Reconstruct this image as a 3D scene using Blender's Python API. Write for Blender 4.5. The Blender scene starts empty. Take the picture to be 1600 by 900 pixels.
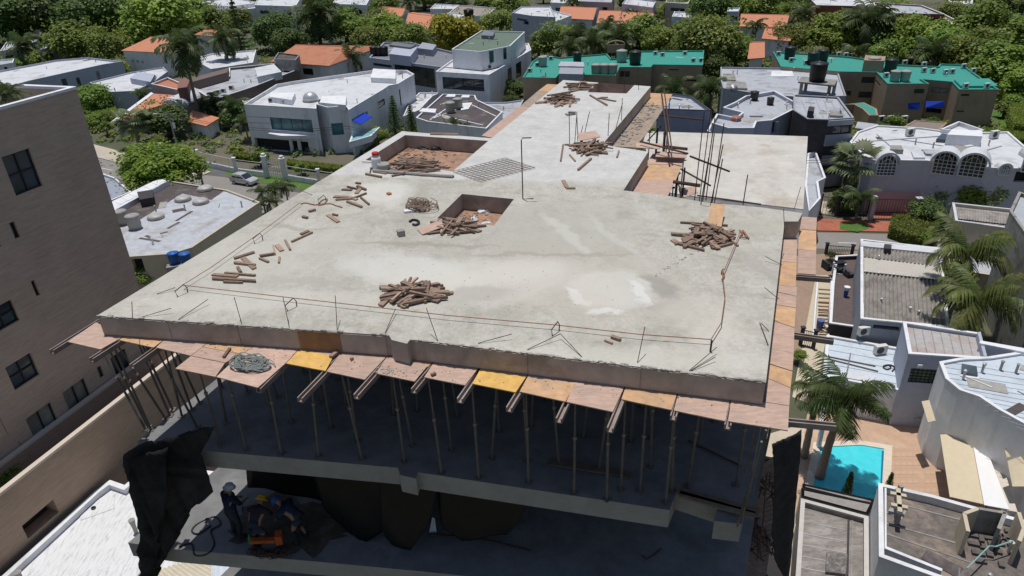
import bpy, bmesh, math, random
import numpy as np
from mathutils import Vector, Matrix
from mathutils.geometry import tessellate_polygon, delaunay_2d_cdt
random.seed(7)
SC = bpy.context.scene
COL = SC.collection

# ------------------------------------------------------------------ camera
F_PX, CAM_H = 1100.0, 34.0                      # focal length in photo pixels, drone height
cam_d = bpy.data.cameras.new('camera'); cam = bpy.data.objects.new('camera', cam_d); COL.objects.link(cam)
cam_d.sensor_width = 36.0; cam_d.lens = F_PX / 1600 * 36; cam_d.clip_start = 0.3; cam_d.clip_end = 6000
_dn = Vector((75, -2050, -F_PX)).normalized()   # plumb line in camera axes (gives pitch 28 deg, roll 2 deg)
_z = -_dn; _f = Vector((0, 0, -1)); _y = (_f - _f.dot(_z) * _z).normalized(); _x = _y.cross(_z)
ROT = Matrix((_x, _y, _z))
cam.matrix_world = Matrix.Translation((0, 0, CAM_H)) @ ROT.to_4x4()
SC.camera = cam
# ------------------------------------------------------------------ world, sun, exposure
SUN = Vector((-0.07, 0.13, 1.0)).normalized()   # towards the sun: almost overhead, slightly beyond the building
w = bpy.data.worlds.new('World'); SC.world = w; w.use_nodes = True
nt = w.node_tree; bg = nt.nodes['Background']
sky = nt.nodes.new('ShaderNodeTexSky'); sky.sky_type = 'NISHITA'; sky.sun_disc = False
sky.sun_elevation = math.asin(SUN.z); sky.sun_rotation = math.atan2(SUN.x, SUN.y)
sky.air_density = 1.0; sky.dust_density = 1.0
nt.links.new(sky.outputs[0], bg.inputs[0]); bg.inputs[1].default_value = 0.08
sl = bpy.data.lights.new('sun', 'SUN'); sl.energy = 4.0; sl.angle = math.radians(0.5); sl.color = (1.0, 0.96, 0.9)
so = bpy.data.objects.new('sun', sl); COL.objects.link(so); so.rotation_euler = SUN.to_track_quat('Z', 'Y').to_euler()
SC.view_settings.view_transform = 'Standard'; SC.view_settings.look = 'None'
SC.view_settings.exposure = -0.28; SC.view_settings.gamma = 1.0
SC.cycles.max_bounces = 5; SC.cycles.diffuse_bounces = 3; SC.cycles.transparent_max_bounces = 6

# ------------------------------------------------------------------ survey helpers
def ray(px, py): return ROT @ Vector((px - 800, -(py - 450), -F_PX))
def P(px, py, z=0.0):
    'point of the place seen at that photo pixel, given the height z it lies at'
    d = ray(px, py); t = (z - CAM_H) / d.z
    return Vector((d.x * t, d.y * t, z))
def RW(px, py, A, B):
    'same for a point on the upright plane through A and B: distance along AB, height'
    A = Vector(A[:2]); B = Vector(B[:2]); t = (B - A).normalized(); n = Vector((-t.y, t.x))
    d = ray(px, py); s = A.dot(n) / Vector((d.x, d.y)).dot(n)
    q = Vector((d.x * s, d.y * s)); return (q - A).dot(t), CAM_H + d.z * s
def mpp(p): return (Vector(p) - Vector((0, 0, CAM_H))).length / F_PX   # metres per photo pixel there

# ------------------------------------------------------------------ materials
MATS = {}
def new_mat(name):
    m = bpy.data.materials.new(name); m.use_nodes = True; return m, m.node_tree, m.node_tree.nodes['Principled BSDF']
def nd(nt, typ, **kw):
    n = nt.nodes.new(typ)
    for k, v in kw.items():
        if k.startswith('_'): setattr(n, k[1:], v)
        else: n.inputs[k.replace('_', ' ')].default_value = v
    return n
def mixc(nt, fac, a, b, typ='MIX'):
    n = nt.nodes.new('ShaderNodeMix'); n.data_type = 'RGBA'; n.blend_type = typ
    for s, v in ((0, fac), (6, a), (7, b)):
        if hasattr(v, 'links'): nt.links.new(v, n.inputs[s])
        elif s == 0: n.inputs[0].default_value = v
        else: n.inputs[s].default_value = (*v[:3], 1)
    return n.outputs[2]
def mrange(nt, src, a, b, c=0, d=1):
    n = nt.nodes.new('ShaderNodeMapRange'); nt.links.new(src, n.inputs[0])
    for i, v in enumerate((a, b, c, d)): n.inputs[1 + i].default_value = v
    return n.outputs[0]
def noise(nt, vec, scale, detail=4, rough=.6, dist=0):
    n = nd(nt, 'ShaderNodeTexNoise', Scale=scale, Detail=detail, Roughness=rough, Distortion=dist)
    if vec is not None: nt.links.new(vec, n.inputs['Vector'])
    return n.outputs[0]
def M(name, col, rough=.8, var=.25, scale=3.0, stain=None, stain_s=.5, stain_amt=.5, bump=.15, metal=0, spec=.3,
      stretch=None, rand=0.0, rot=0.0, coord='Object', wave=None, waxis='X', wamt=.25, uv=False):
    'base colour with fine grain, stains of another colour, optional ribs'
    if name in MATS: return MATS[name]
    m, nt, b = new_mat(name); L = nt.links
    tc = nt.nodes.new('ShaderNodeTexCoord'); v = tc.outputs['UV' if uv else coord]
    if stretch:
        mp = nd(nt, 'ShaderNodeMapping'); mp.inputs['Scale'].default_value = stretch; mp.inputs['Rotation'].default_value = (0, 0, rot); L.new(v, mp.inputs[0]); vs = mp.outputs[0]
    else: vs = v
    n1 = noise(nt, vs, scale, 6, .65)
    c = mixc(nt, mrange(nt, n1, .3, .7), [x * (1 - var) for x in col], [min(1, x * (1 + var)) for x in col])
    if stain:
        n2 = noise(nt, vs, stain_s, 7, .7, .4)
        c = mixc(nt, mrange(nt, n2, .5, .68, 0, stain_amt), c, stain)
    hgt = n1
    if wave:
        wv = nd(nt, 'ShaderNodeTexWave', Scale=wave, Distortion=.15, Detail=1); wv.bands_direction = waxis; L.new(v, wv.inputs[0])
        c = mixc(nt, mrange(nt, wv.outputs[1], 0, .45, wamt, 0), c, [x * .35 for x in col]); hgt = wv.outputs[1]
    if rand:
        oi = nt.nodes.new('ShaderNodeObjectInfo')
        hs = nd(nt, 'ShaderNodeHueSaturation'); L.new(c, hs.inputs['Color'])
        L.new(mrange(nt, oi.outputs['Random'], 0, 1, 1 - rand, 1 + rand), hs.inputs['Value'])
        c = hs.outputs[0]
    L.new(c, b.inputs['Base Color'])
    b.inputs['Roughness'].default_value = rough; b.inputs['Metallic'].default_value = metal
    b.inputs['Specular IOR Level'].default_value = spec
    if bump:
        bp = nd(nt, 'ShaderNodeBump', Strength=bump, Distance=.03); L.new(hgt, bp.inputs['Height']); L.new(bp.outputs[0], b.inputs['Normal'])
    MATS[name] = m; return m
def M_brick(name, c1, c2, mortar, w=.25, h=.07):
    m, nt, b = new_mat(name); L = nt.links
    uv = nt.nodes.new('ShaderNodeTexCoord').outputs['UV']
    bt = nd(nt, 'ShaderNodeTexBrick', Scale=1.0); bt.inputs['Brick Width'].default_value = w; bt.inputs['Row Height'].default_value = h
    bt.inputs['Mortar Size'].default_value = .006; bt.inputs['Color1'].default_value = (*c1, 1); bt.inputs['Color2'].default_value = (*c2, 1); bt.inputs['Mortar'].default_value = (*mortar, 1)
    L.new(uv, bt.inputs[0])
    n = noise(nt, uv, .55, 6, .65)
    mp = nd(nt, 'ShaderNodeMapping'); mp.inputs['Scale'].default_value = (.6, 6, 1); L.new(uv, mp.inputs[0])
    n2 = noise(nt, mp.outputs[0], 1.6, 5, .7)
    c = mixc(nt, mrange(nt, n, .32, .7, 0, .6), bt.outputs[0], [x * .62 for x in c1])
    c = mixc(nt, mrange(nt, n2, .4, .7, 0, .55), c, [min(1, x * 1.35) for x in c2])
    L.new(c, b.inputs['Base Color']); b.inputs['Roughness'].default_value = .9
    bp = nd(nt, 'ShaderNodeBump', Strength=.4, Distance=.01); L.new(bt.outputs['Fac'], bp.inputs['Height']); bp.invert = True; L.new(bp.outputs[0], b.inputs['Normal'])
    MATS[name] = m; return m
def M_glass(name, col, rough=.06):
    m, nt, b = new_mat(name)
    n = noise(nt, nt.nodes.new('ShaderNodeTexCoord').outputs['Object'], .8, 3)
    nt.links.new(mixc(nt, mrange(nt, n, .35, .7), [x * .6 for x in col], [x * 1.3 for x in col]), b.inputs['Base Color'])
    b.inputs['Roughness'].default_value = rough; b.inputs['Specular IOR Level'].default_value = .6; MATS[name] = m; return m
def M_leaf(name, dark, light, dry=None, scale=.9):
    m, nt, b = new_mat(name); L = nt.links
    tc = nt.nodes.new('ShaderNodeTexCoord').outputs['Object']
    n = noise(nt, tc, scale * 2.2, 3); n2 = noise(nt, tc, 11, 2)
    oi = nt.nodes.new('ShaderNodeObjectInfo').outputs['Random']
    c = mixc(nt, mrange(nt, n, .35, .68), dark, light)
    c = mixc(nt, mrange(nt, n2, .45, .75, 0, .6), c, dry or [x * 1.5 for x in light])
    hs = nd(nt, 'ShaderNodeHueSaturation'); L.new(c, hs.inputs['Color'])
    L.new(mrange(nt, oi, 0, 1, .95, 1.6), hs.inputs['Value']); L.new(mrange(nt, oi, 0, 1, .485, .515), hs.inputs['Hue'])
    L.new(hs.outputs[0], b.inputs['Base Color']); b.inputs['Roughness'].default_value = .5; b.inputs['Specular IOR Level'].default_value = .35
    tr = nd(nt, 'ShaderNodeBsdfTranslucent'); L.new(hs.outputs[0], tr.inputs[0])
    mx = nd(nt, 'ShaderNodeMixShader'); mx.inputs[0].default_value = .4
    L.new(b.outputs[0], mx.inputs[1]); L.new(tr.outputs[0], mx.inputs[2]); L.new(mx.outputs[0], nt.nodes['Material Output'].inputs[0])
    MATS[name] = m; return m

# ------------------------------------------------------------------ mesh builder
class MB:
    def __init__(s): s.v = []; s.f = []; s.uv = {}
    def face(s, pts, uvs=None):
        n = len(s.v); s.v += [tuple(p) for p in pts]; s.f.append(tuple(range(n, n + len(pts))))
        if uvs: s.uv[len(s.f) - 1] = uvs
        return s
    def box(s, c, size, rz=0, m=None):
        hx, hy, hz = [x / 2 for x in size]; r = Matrix.Rotation(rz, 3, 'Z'); c = Vector(c); n = len(s.v)
        for dz in (-hz, hz):
            for dx, dy in ((-hx, -hy), (hx, -hy), (hx, hy), (-hx, hy)):
                q = c + r @ Vector((dx, dy, dz)); s.v.append(tuple(m @ q if m else q))
        for f in ((3, 2, 1, 0), (4, 5, 6, 7), (0, 1, 5, 4), (1, 2, 6, 5), (2, 3, 7, 6), (3, 0, 4, 7)): s.f.append(tuple(n + i for i in f))
        return s
    def beam(s, p, q, w, h, up=(0, 0, 1)):
        p = Vector(p); q = Vector(q); d = (q - p).normalized(); up = Vector(up)
        if abs(d.dot(up)) > .98: up = Vector((1, 0, 0))
        a = d.cross(up).normalized(); b = a.cross(d); n = len(s.v)
        for e in (p, q):
            for i, j in ((-1, -1), (1, -1), (1, 1), (-1, 1)): s.v.append(tuple(e + a * i * w / 2 + b * j * h / 2))
        for f in ((3, 2, 1, 0), (4, 5, 6, 7), (0, 1, 5, 4), (1, 2, 6, 5), (2, 3, 7, 6), (3, 0, 4, 7)): s.f.append(tuple(n + i for i in f))
        return s
    def tube(s, pts, r, n=6, cap=True):
        pts = [Vector(p) for p in pts]; k = len(pts); base = len(s.v); rs = r if isinstance(r, (list, tuple)) else [r] * k
        for i, p in enumerate(pts):
            d = (pts[min(i + 1, k - 1)] - pts[max(i - 1, 0)]).normalized()
            a = d.cross(Vector((0, 0, 1)) if abs(d.z) < .95 else Vector((1, 0, 0))).normalized(); b = d.cross(a)
            for j in range(n):
                t = 2 * math.pi * j / n; s.v.append(tuple(p + (a * math.cos(t) + b * math.sin(t)) * rs[i]))
        for i in range(k - 1):
            for j in range(n): s.f.append((base + i * n + j, base + i * n + (j + 1) % n, base + (i + 1) * n + (j + 1) % n, base + (i + 1) * n + j))
        if cap:
            s.f.append(tuple(base + j for j in range(n))[::-1]); s.f.append(tuple(base + (k - 1) * n + j for j in range(n)))
        return s
    def lathe(s, c, prof, n=16):
        c = Vector(c); b = len(s.v)
        for r, z in prof:
            for j in range(n): t = 2 * math.pi * j / n; s.v.append((c.x + r * math.cos(t), c.y + r * math.sin(t), c.z + z))
        for i in range(len(prof) - 1):
            for j in range(n): s.f.append((b + i * n + j, b + i * n + (j + 1) % n, b + (i + 1) * n + (j + 1) % n, b + (i + 1) * n + j))
        if prof[0][0] > 0: s.f.append(tuple(b + j for j in range(n))[::-1])
        if prof[-1][0] > 0: s.f.append(tuple(b + (len(prof) - 1) * n + j for j in range(n)))
        return s
    def prism(s, pts, z0, z1, cap0=True):
        pts = ccw(pts); n = len(pts); b = len(s.v)
        s.v += [(p[0], p[1], z0) for p in pts] + [(p[0], p[1], z1) for p in pts]
        for i in range(n): s.f.append((b + i, b + (i + 1) % n, b + n + (i + 1) % n, b + n + i))
        s.f.append(tuple(b + n + i for i in range(n)))
        if cap0: s.f.append(tuple(b + i for i in range(n))[::-1])
        return s
    def slab(s, pts, t):
        'sheet through 3d points with thickness t downward'
        pts = [Vector(p) for p in pts]; nn = (pts[1] - pts[0]).cross(pts[2] - pts[0])
        if nn.z < 0: pts = pts[::-1]
        n = len(pts); b = len(s.v)
        s.v += [tuple(p - Vector((0, 0, t))) for p in pts] + [tuple(p) for p in pts]
        for i in range(n): s.f.append((b + i, b + (i + 1) % n, b + n + (i + 1) % n, b + n + i))
        s.f.append(tuple(b + n + i for i in range(n))); s.f.append(tuple(b + i for i in range(n))[::-1])
        return s
    def mesh(s, name, mat, off=None, smooth=False):
        me = bpy.data.meshes.new(name); v = s.v
        if off is not None: v = [(a - off[0], b - off[1], c - off[2]) for a, b, c in v]
        me.from_pydata(v, [], s.f)
        if s.uv:
            ul = me.uv_layers.new(name='UVMap')
            for fi, uvs in s.uv.items():
                for k, li in enumerate(me.polygons[fi].loop_indices): ul.data[li].uv = uvs[k]
        if mat: me.materials.append(mat)
        if smooth: me.polygons.foreach_set('use_smooth', [True] * len(me.polygons))
        me.update(); return me
    def build(s, name, mat, parent=None, smooth=False, base=None):
        'as a part (world coordinates made local to its parent) or as a thing of its own'
        if parent is not None:
            root = parent
            off = Vector(root.matrix_world.translation) if root.parent is None else Vector((0, 0, 0))
            while root.parent is not None: root = root.parent
            off = Vector(root.location)
            o = bpy.data.objects.new(name, s.mesh(name, mat, off, smooth)); COL.objects.link(o); o.parent = parent
            return o
        if base is None:
            a = np.array(s.v); base = (float(a[:, 0].mean()), float(a[:, 1].mean()), float(a[:, 2].min()))
        o = bpy.data.objects.new(name, s.mesh(name, mat, base, smooth)); COL.objects.link(o); o.location = base
        return o
def ccw(pts):
    a = sum(pts[i - 1][0] * pts[i][1] - pts[i][0] * pts[i - 1][1] for i in range(len(pts)))
    return list(pts) if a > 0 else list(pts)[::-1]
def inset(pts, d):
    n = len(pts); out = []
    for i in range(n):
        p0, p1, p2 = [Vector(pts[k % n][:2]) for k in (i - 1, i, i + 1)]
        t1 = (p1 - p0).normalized(); t2 = (p2 - p1).normalized()
        n1 = Vector((-t1.y, t1.x)); n2 = Vector((-t2.y, t2.x)); m = n1 + n2
        if m.length < .3: m = n1
        m.normalize(); k = max(.45, m.dot(n1)); out.append(p1 + m * (d / k))
    return out
def tag(o, label, cat=None, group=None):
    o['label'] = label
    if cat: o['category'] = cat
    if group: o['group'] = group
    return o
def root(name, loc, label, cat, group=None, rz=0):
    o = bpy.data.objects.new(name, None); COL.objects.link(o); o.location = loc; o.rotation_euler.z = rz; o.empty_display_size = .3
    tag(o, label, cat, group); bpy_roots.append(o); return o
bpy_roots = []
def struct(o, kind='structure'): o['kind'] = kind; return o
def link(name, me, parent=None):
    o = bpy.data.objects.new(name, me); COL.objects.link(o)
    if parent is not None: o.parent = parent
    return o
def copy_tree(o, parent=None):
    c = o.copy(); COL.objects.link(c)
    if parent is not None: c.parent = parent
    for ch in list(o.children):
        copy_tree(ch, c)
    return c
def flat(name, px, z, mat, thick=0.0, base_z=0.0):
    pts = [P(x, y, z) for x, y in px]; mb = MB()
    if thick: mb.prism(pts, z - thick, z)
    else: mb.face([(p.x, p.y, z) for p in ccw(pts)])
    return struct(mb.build(name, mat))
# ------------------------------------------------------------------ palette
white = M('white_paint', (.74, .75, .78), var=.06, stain=(.46, .46, .45), stain_amt=.6, stain_s=.5, stretch=(1, 1, .4))
lilac = M('lilac_paint', (.55, .52, .58), var=.05, stain=(.42, .4, .44), stain_amt=.5)
pinkw = M('pink_paint', (.6, .42, .42), var=.06, stain=(.45, .32, .32))
greyw = M('grey_paint', (.33, .35, .4), var=.08, stain=(.25, .26, .3))
bluew = M('slate_blue_paint', (.24, .27, .38), var=.08, stain=(.35, .37, .45), stain_amt=.4)
bluegrey = M('blue_grey_paint', (.42, .45, .54), var=.06, stain=(.32, .34, .4))
darkw = M('charcoal_cladding', (.055, .05, .055), var=.2)
tan = M('tan_render', (.36, .27, .19), var=.08, stain=(.22, .17, .13), stain_amt=.55, stain_s=.35, stretch=(1, 1, .35))
brownw = M('brown_render', (.17, .125, .11), var=.1, stain=(.1, .08, .075))
brickr = M('red_brick', (.27, .085, .06), var=.15, stain=(.2, .07, .06))
cream = M('cream_render', (.55, .48, .36), var=.06, stain=(.42, .36, .28))
oldc = M('weathered_concrete', (.3, .29, .27), var=.2, stain=(.1, .095, .09), stain_amt=.8, stain_s=.5)
roofw = M('white_roof_coat', (.6, .615, .645), var=.08, stain=(.36, .365, .375), stain_amt=.75, stain_s=.3, scale=1.2)
roofg = M('grey_roof_felt', (.42, .44, .48), var=.1, stain=(.2, .2, .21), stain_amt=.85, stain_s=.3)
roofd = M('dark_roof_felt', (.09, .075, .075), var=.2, stain=(.26, .23, .22), stain_amt=.6, stain_s=.45)
roofb = M('pale_blue_roof', (.54, .61, .68), var=.08, stain=(.34, .38, .42), stain_amt=.7, stain_s=.35)
rooft = M('teal_roof', (.04, .3, .245), var=.16, stain=(.1, .27, .23), stain_amt=.75, stain_s=.4, rough=.75)
roofgr = M('green_roof', (.13, .18, .14), var=.15, stain=(.2, .24, .18))
rgrey2 = M('grey_green_roof', (.17, .18, .19), var=.1, stain=(.1, .12, .11))
tile = M('terracotta_tile', (.5, .215, .125), var=.2, stain=(.36, .13, .075), stain_amt=.7, stain_s=.5, wave=2.4, wamt=.3, bump=.5)
tile2 = M('bright_terracotta_tile', (.6, .255, .15), var=.12, stain=(.45, .2, .13), stain_amt=.5, stain_s=.4, wave=2.4, wamt=.3, bump=.5)
glass = M_glass('dark_glass', (.03, .04, .05)); tglass = M_glass('teal_glass', (.03, .16, .21), .05)
bglass = M_glass('blue_grey_glass', (.07, .09, .11)); curtain = M_glass('curtained_glass', (.27, .28, .25), .1)
framed = M('dark_frame', (.03, .03, .032), var=.1, rough=.5); framew = M('white_frame', (.7, .7, .72), var=.04, rough=.5)
voidm = M('dark_interior', (.03, .028, .027), var=.3)
steel = M('galvanised_steel', (.42, .43, .44), var=.15, rough=.45, metal=.6, stain=(.25, .2, .16), stain_amt=.4)
acw = M('ac_casing', (.66, .65, .62), var=.06, rough=.5, stain=(.45, .42, .38)); acd = M('ac_grille', (.06, .06, .065), var=.2, rough=.6)
blackp = M('black_plastic', (.028, .028, .03), var=.2, rough=.45); bluep = M('blue_plastic', (.02, .12, .42), var=.1, rough=.45)
greyp = M('grey_fibre_cement', (.36, .35, .33), var=.15, stain=(.2, .19, .18)); blueaw = M('blue_awning_fabric', (.015, .06, .55), var=.1, rough=.7, wave=3)
beigeaw = M('beige_awning_fabric', (.62, .53, .38), var=.05, rough=.8); whiteaw = M('white_awning_fabric', (.8, .8, .8), var=.03)
asphalt = M('worn_asphalt', (.25, .235, .225), var=.1, stain=(.33, .31, .29), stain_s=.15); walk = M('pavement_concrete', (.5, .44, .36), var=.1, stain=(.4, .35, .3), stain_s=.3)
redpave = M('red_paving', (.4, .135, .085), var=.2, stain=(.3, .13, .1), stain_s=.4); patio = M('terracotta_patio', (.5, .34, .24), var=.12, stain=(.6, .45, .34), stain_s=.5, stain_amt=.8, scale=1.5)
grass = M('grass', (.07, .15, .025), var=.35, scale=4, stain=(.2, .2, .07), stain_s=.3); soil = M('dry_soil', (.28, .2, .14), var=.2, stain=(.1, .13, .05), stain_s=.08, stain_amt=.9)
paint = M('road_paint', (.7, .7, .68), var=.1); darkpave = M('dark_paving', (.12, .12, .13), var=.12, stain=(.18, .17, .17))
ply = M('pink_plywood', (.5, .35, .28), var=.2, scale=5, stretch=(1, 3, 1), rand=.12, stain=(.36, .29, .25), stain_s=1.6, stain_amt=.75, rough=.75)
plyy = M('yellow_plywood', (.66, .41, .12), var=.18, scale=5, stain=(.55, .34, .14), stain_s=1.5, rough=.6, rand=.06)
plyo = M('orange_plywood', (.56, .35, .2), var=.2, scale=5, stain=(.4, .3, .23), stain_s=1.6, stain_amt=.75, rough=.7, rand=.06)
timber = M('weathered_timber', (.235, .165, .125), var=.35, scale=7, stretch=(1, 6, 6), rand=.4, stain=(.42, .33, .26), stain_s=1.2, stain_amt=.6)
timberl = M('pale_timber', (.38, .27, .2), var=.25, scale=7, stretch=(1, 6, 6), rand=.25)
propm = M('rusty_prop_steel', (.17, .15, .13), var=.3, rough=.7, metal=.2, stain=(.3, .24, .2)); rebar = M('rusty_rebar', (.085, .05, .04), var=.3, rough=.8)
channel = M('joist_steel', (.3, .24, .215), var=.2, rough=.6, metal=.3, stain=(.42, .38, .36), stain_amt=.6); netm = M('black_shade_net', (.032, .031, .031), var=.6, rough=.95, spec=.08, scale=1.5)
tarpm = M('black_tarpaulin', (.006, .006, .0075), var=.4, rough=.5, spec=.3)
def see_through(m, a):
    nt = m.node_tree; tr = nt.nodes.new('ShaderNodeBsdfTransparent'); mx = nt.nodes.new('ShaderNodeMixShader'); mx.inputs[0].default_value = a
    nt.links.new(nt.nodes['Principled BSDF'].outputs[0], mx.inputs[1]); nt.links.new(tr.outputs[0], mx.inputs[2]); nt.links.new(mx.outputs[0], nt.nodes['Material Output'].inputs[0])
see_through(netm, .05)
fascia = M('formed_concrete', (.41, .35, .305), var=.2, scale=2, stain=(.23, .19, .165), stain_s=1.1, stain_amt=.75, bump=.3)
fasciaL = M('grey_formed_concrete', (.34, .32, .29), var=.1, scale=2, stain=(.22, .19, .16), stain_s=1.0, bump=.3)
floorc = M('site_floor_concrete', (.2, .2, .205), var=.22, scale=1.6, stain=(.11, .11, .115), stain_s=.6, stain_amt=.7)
bark = M('bark', (.16, .12, .09), var=.3, scale=6); palmb = M('palm_bark', (.22, .19, .16), var=.3, scale=5, stretch=(1, 1, 6))
leafA = M_leaf('leaf_mid_green', (.10, .165, .03), (.2, .265, .05)); leafB = M_leaf('leaf_bright_green', (.13, .19, .03), (.23, .28, .055))
leafC = M_leaf('leaf_dark_green', (.055, .1, .028), (.12, .18, .045)); leafY = M_leaf('leaf_yellow_green', (.2, .24, .02), (.42, .4, .03))
leafO = M_leaf('leaf_olive', (.11, .155, .035), (.2, .235, .05)); leafP = M_leaf('palm_leaf', (.055, .09, .025), (.14, .165, .045), (.27, .25, .09))
leafX = M_leaf('dead_palm_leaf', (.16, .11, .05), (.28, .2, .1))
leafPd = M_leaf('palm_leaf_dark', (.035, .06, .02), (.075, .11, .035), (.15, .16, .06)); leafF = M_leaf('fan_palm_leaf', (.07, .105, .045), (.16, .2, .09), (.28, .26, .14))
# ================================================================== ground and street
ZS, TH, Z2, Z3 = 27.2, 0.45, 24.05, 20.9        # top slab, slab thickness, the two floors below
gm, gnt, gb = new_mat('town_ground')
gp = gnt.nodes.new('ShaderNodeNewGeometry').outputs['Position']
g1 = noise(gnt, gp, .035, 6, .6); g2 = noise(gnt, gp, .5, 5, .7)
gc = mixc(gnt, mrange(gnt, g1, .4, .56), (.05, .07, .03), (.15, .13, .1)); gc = mixc(gnt, mrange(gnt, g2, .35, .7, 0, .5), gc, (.1, .1, .06))
gnt.links.new(gc, gb.inputs['Base Color']); gb.inputs['Roughness'].default_value = .95
mb = MB(); n = 48
mb.face([(1800 * math.cos(2 * math.pi * i / n), 200 + 1800 * math.sin(2 * math.pi * i / n), 0) for i in range(n)])
struct(mb.build('ground', gm))
flat('road', [(60, 226), (152, 244), (200, 257), (300, 271.5), (352, 277), (400, 291), (480, 303), (640, 332), (900, 360), (1270, 363), (1400, 366), (1620, 392), (1620, 430), (1400, 392), (1270, 388), (900, 400), (640, 385), (400, 330), (280, 306), (160, 272), (60, 250)], .008, asphalt)
flat('pavement', [(60, 205), (145, 225), (215, 243), (330, 268), (300, 280), (215, 262), (150, 245), (60, 226)], .13, walk, .12)
flat('pavement', [(1277, 341), (1330, 344), (1440, 347), (1440, 363), (1400, 362), (1277, 360)], .13, redpave, .12)
flat('driveway', [(300, 250), (420, 268), (500, 280), (470, 297), (400, 285), (352, 275), (322, 270)], .016, darkpave)
flat('driveway', [(1357, 316), (1415, 316), (1430, 345), (1357, 343)], .02, redpave)
flat('driveway', [(1280, 314), (1300, 314), (1305, 338), (1280, 338)], .02, walk)
flat('lawn', [(1310, 316), (1355, 318), (1352, 336), (1308, 334)], .024, grass)
flat('lawn', [(355, 264), (430, 275), (500, 284), (490, 298), (420, 288), (353, 273)], .024, grass)
flat('lawn', [(290, 252), (326, 257), (332, 266), (306, 270), (292, 262)], .024, grass)
flat('verge', [(1312, 348), (1352, 348), (1358, 357), (1340, 362), (1312, 358)], .15, grass)
flat('lawn', [(0, 198), (60, 205), (100, 215), (20, 215)], .02, grass)
flat('lawn', [(1545, 175), (1575, 215), (1600, 210), (1600, 170)], .02, grass)
flat('yard', [(1160, 690), (1262, 660), (1262, 960), (1120, 960)], .02, M('yard_concrete', (.56, .47, .37), var=.08, stain=(.45, .38, .3)))
flat('yard', [(1240, 400), (1345, 392), (1345, 520), (1240, 560)], .016, M('yard_tiles', (.33, .23, .17), var=.12, stain=(.22, .17, .14)))
flat('pavement', [(1275, 430), (1238, 620), (1285, 640), (1300, 430)], .02, cream)
flat('sandy_road', [(1502, 28), (1560, 18), (1580, 34), (1525, 50), (1495, 38)], .02, walk)
# road centre dashes
for a, b in (((155, 262), (176, 266)), ((1310, 379), (1338, 380))):
    p, q = P(*a, .02), P(*b, .02); d = (q - p).normalized().cross(Vector((0, 0, 1))) * .07
    struct(MB().face([p - d, q - d, q + d, p + d]).build('road_marking', paint))

# ================================================================== the unfinished building
B = root('unfinished_building', P(620, 533, 0), 'unfinished concrete building with a bare grey roof slab and open shored floors below', 'building')
def pp(lst, z): return [P(x, y, z) for x, y in lst]
TOP = [(152, 493), (608, 524), (612, 531), (636, 537), (641, 530), (1197, 597), (1226, 346), (1247, 346), (1254, 333), (1190, 324), (1100, 316), (1044, 306), (974, 297.5),
       (1013, 237), (941, 226), (1017, 135), (880, 125), (768, 216), (628, 205)]
PITS = [[(722, 303), (803, 311), (772, 352), (683, 341)], [(633, 211), (763, 220), (707, 268), (571, 250)], [(935, 129), (991, 133), (979, 146), (918, 144)]]
# slab surface material: screed in several shades, dark seams, white dried laitance, rust
sm, snt, sb = new_mat('roof_slab_concrete'); L = snt.links
pos = snt.nodes.new('ShaderNodeNewGeometry').outputs['Position']
wn = nd(snt, 'ShaderNodeTexNoise', Scale=.9, Detail=5, Roughness=.65); L.new(pos, wn.inputs['Vector'])
vm = snt.nodes.new('ShaderNodeVectorMath'); vm.operation = 'MULTIPLY_ADD'; L.new(wn.outputs[1], vm.inputs[0]); vm.inputs[1].default_value = (1.1, 1.1, 0); vm.inputs[2].default_value = (-.55, -.55, 0)
va = snt.nodes.new('ShaderNodeVectorMath'); L.new(pos, va.inputs[0]); L.new(vm.outputs[0], va.inputs[1]); WP = va.outputs[0]
nA = noise(snt, pos, .5, 8, .68, .5); nB = noise(snt, pos, 2.3, 7, .7); nC = noise(snt, pos, 14, 5, .7)
mp = nd(snt, 'ShaderNodeMapping'); mp.inputs['Rotation'].default_value = (0, 0, math.radians(20)); mp.inputs['Scale'].default_value = (.8, .12, 1); L.new(pos, mp.inputs[0])
nS = noise(snt, mp.outputs[0], 2.2, 6, .65)
c = mixc(snt, mrange(snt, nA, .32, .66), (.40, .385, .335), (.545, .525, .47))
c = mixc(snt, mrange(snt, nS, .45, .7, 0, .45), c, (.62, .605, .56))
c = mixc(snt, mrange(snt, nB, .5, .7, 0, .8), c, (.34, .325, .28))
nF = noise(snt, pos, 5.5, 8, .8, .6); c = mixc(snt, mrange(snt, nF, .56, .64, 0, .45), c, (.27, .26, .225)); nG = noise(snt, pos, .95, 8, .75, 1.2); c = mixc(snt, mrange(snt, nG, .54, .66, 0, .55), c, (.33, .315, .265)); nW = noise(snt, pos, 1.3, 8, .7, 1.0); c = mixc(snt, mrange(snt, nW, .58, .7, 0, .5), c, (.64, .625, .59))
c = mixc(snt, mrange(snt, nC, .3, .6, .3, 0), c, (.2, .19, .17))
def blob(c, px, py, rx, ry, rot, col, amt, soft=.45):
    p = P(px, py, ZS); k = mpp(p)
    m = nd(snt, 'ShaderNodeMapping', _vector_type='TEXTURE'); m.inputs['Location'].default_value = p; m.inputs['Rotation'].default_value = (0, 0, math.radians(rot))
    m.inputs['Scale'].default_value = (rx, ry, 50); L.new(WP, m.inputs[0])
    ln = snt.nodes.new('ShaderNodeVectorMath'); ln.operation = 'LENGTH'; L.new(m.outputs[0], ln.inputs[0])
    return mixc(snt, mrange(snt, ln.outputs['Value'], 1, 1 - soft, 0, amt), c, col)
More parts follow.
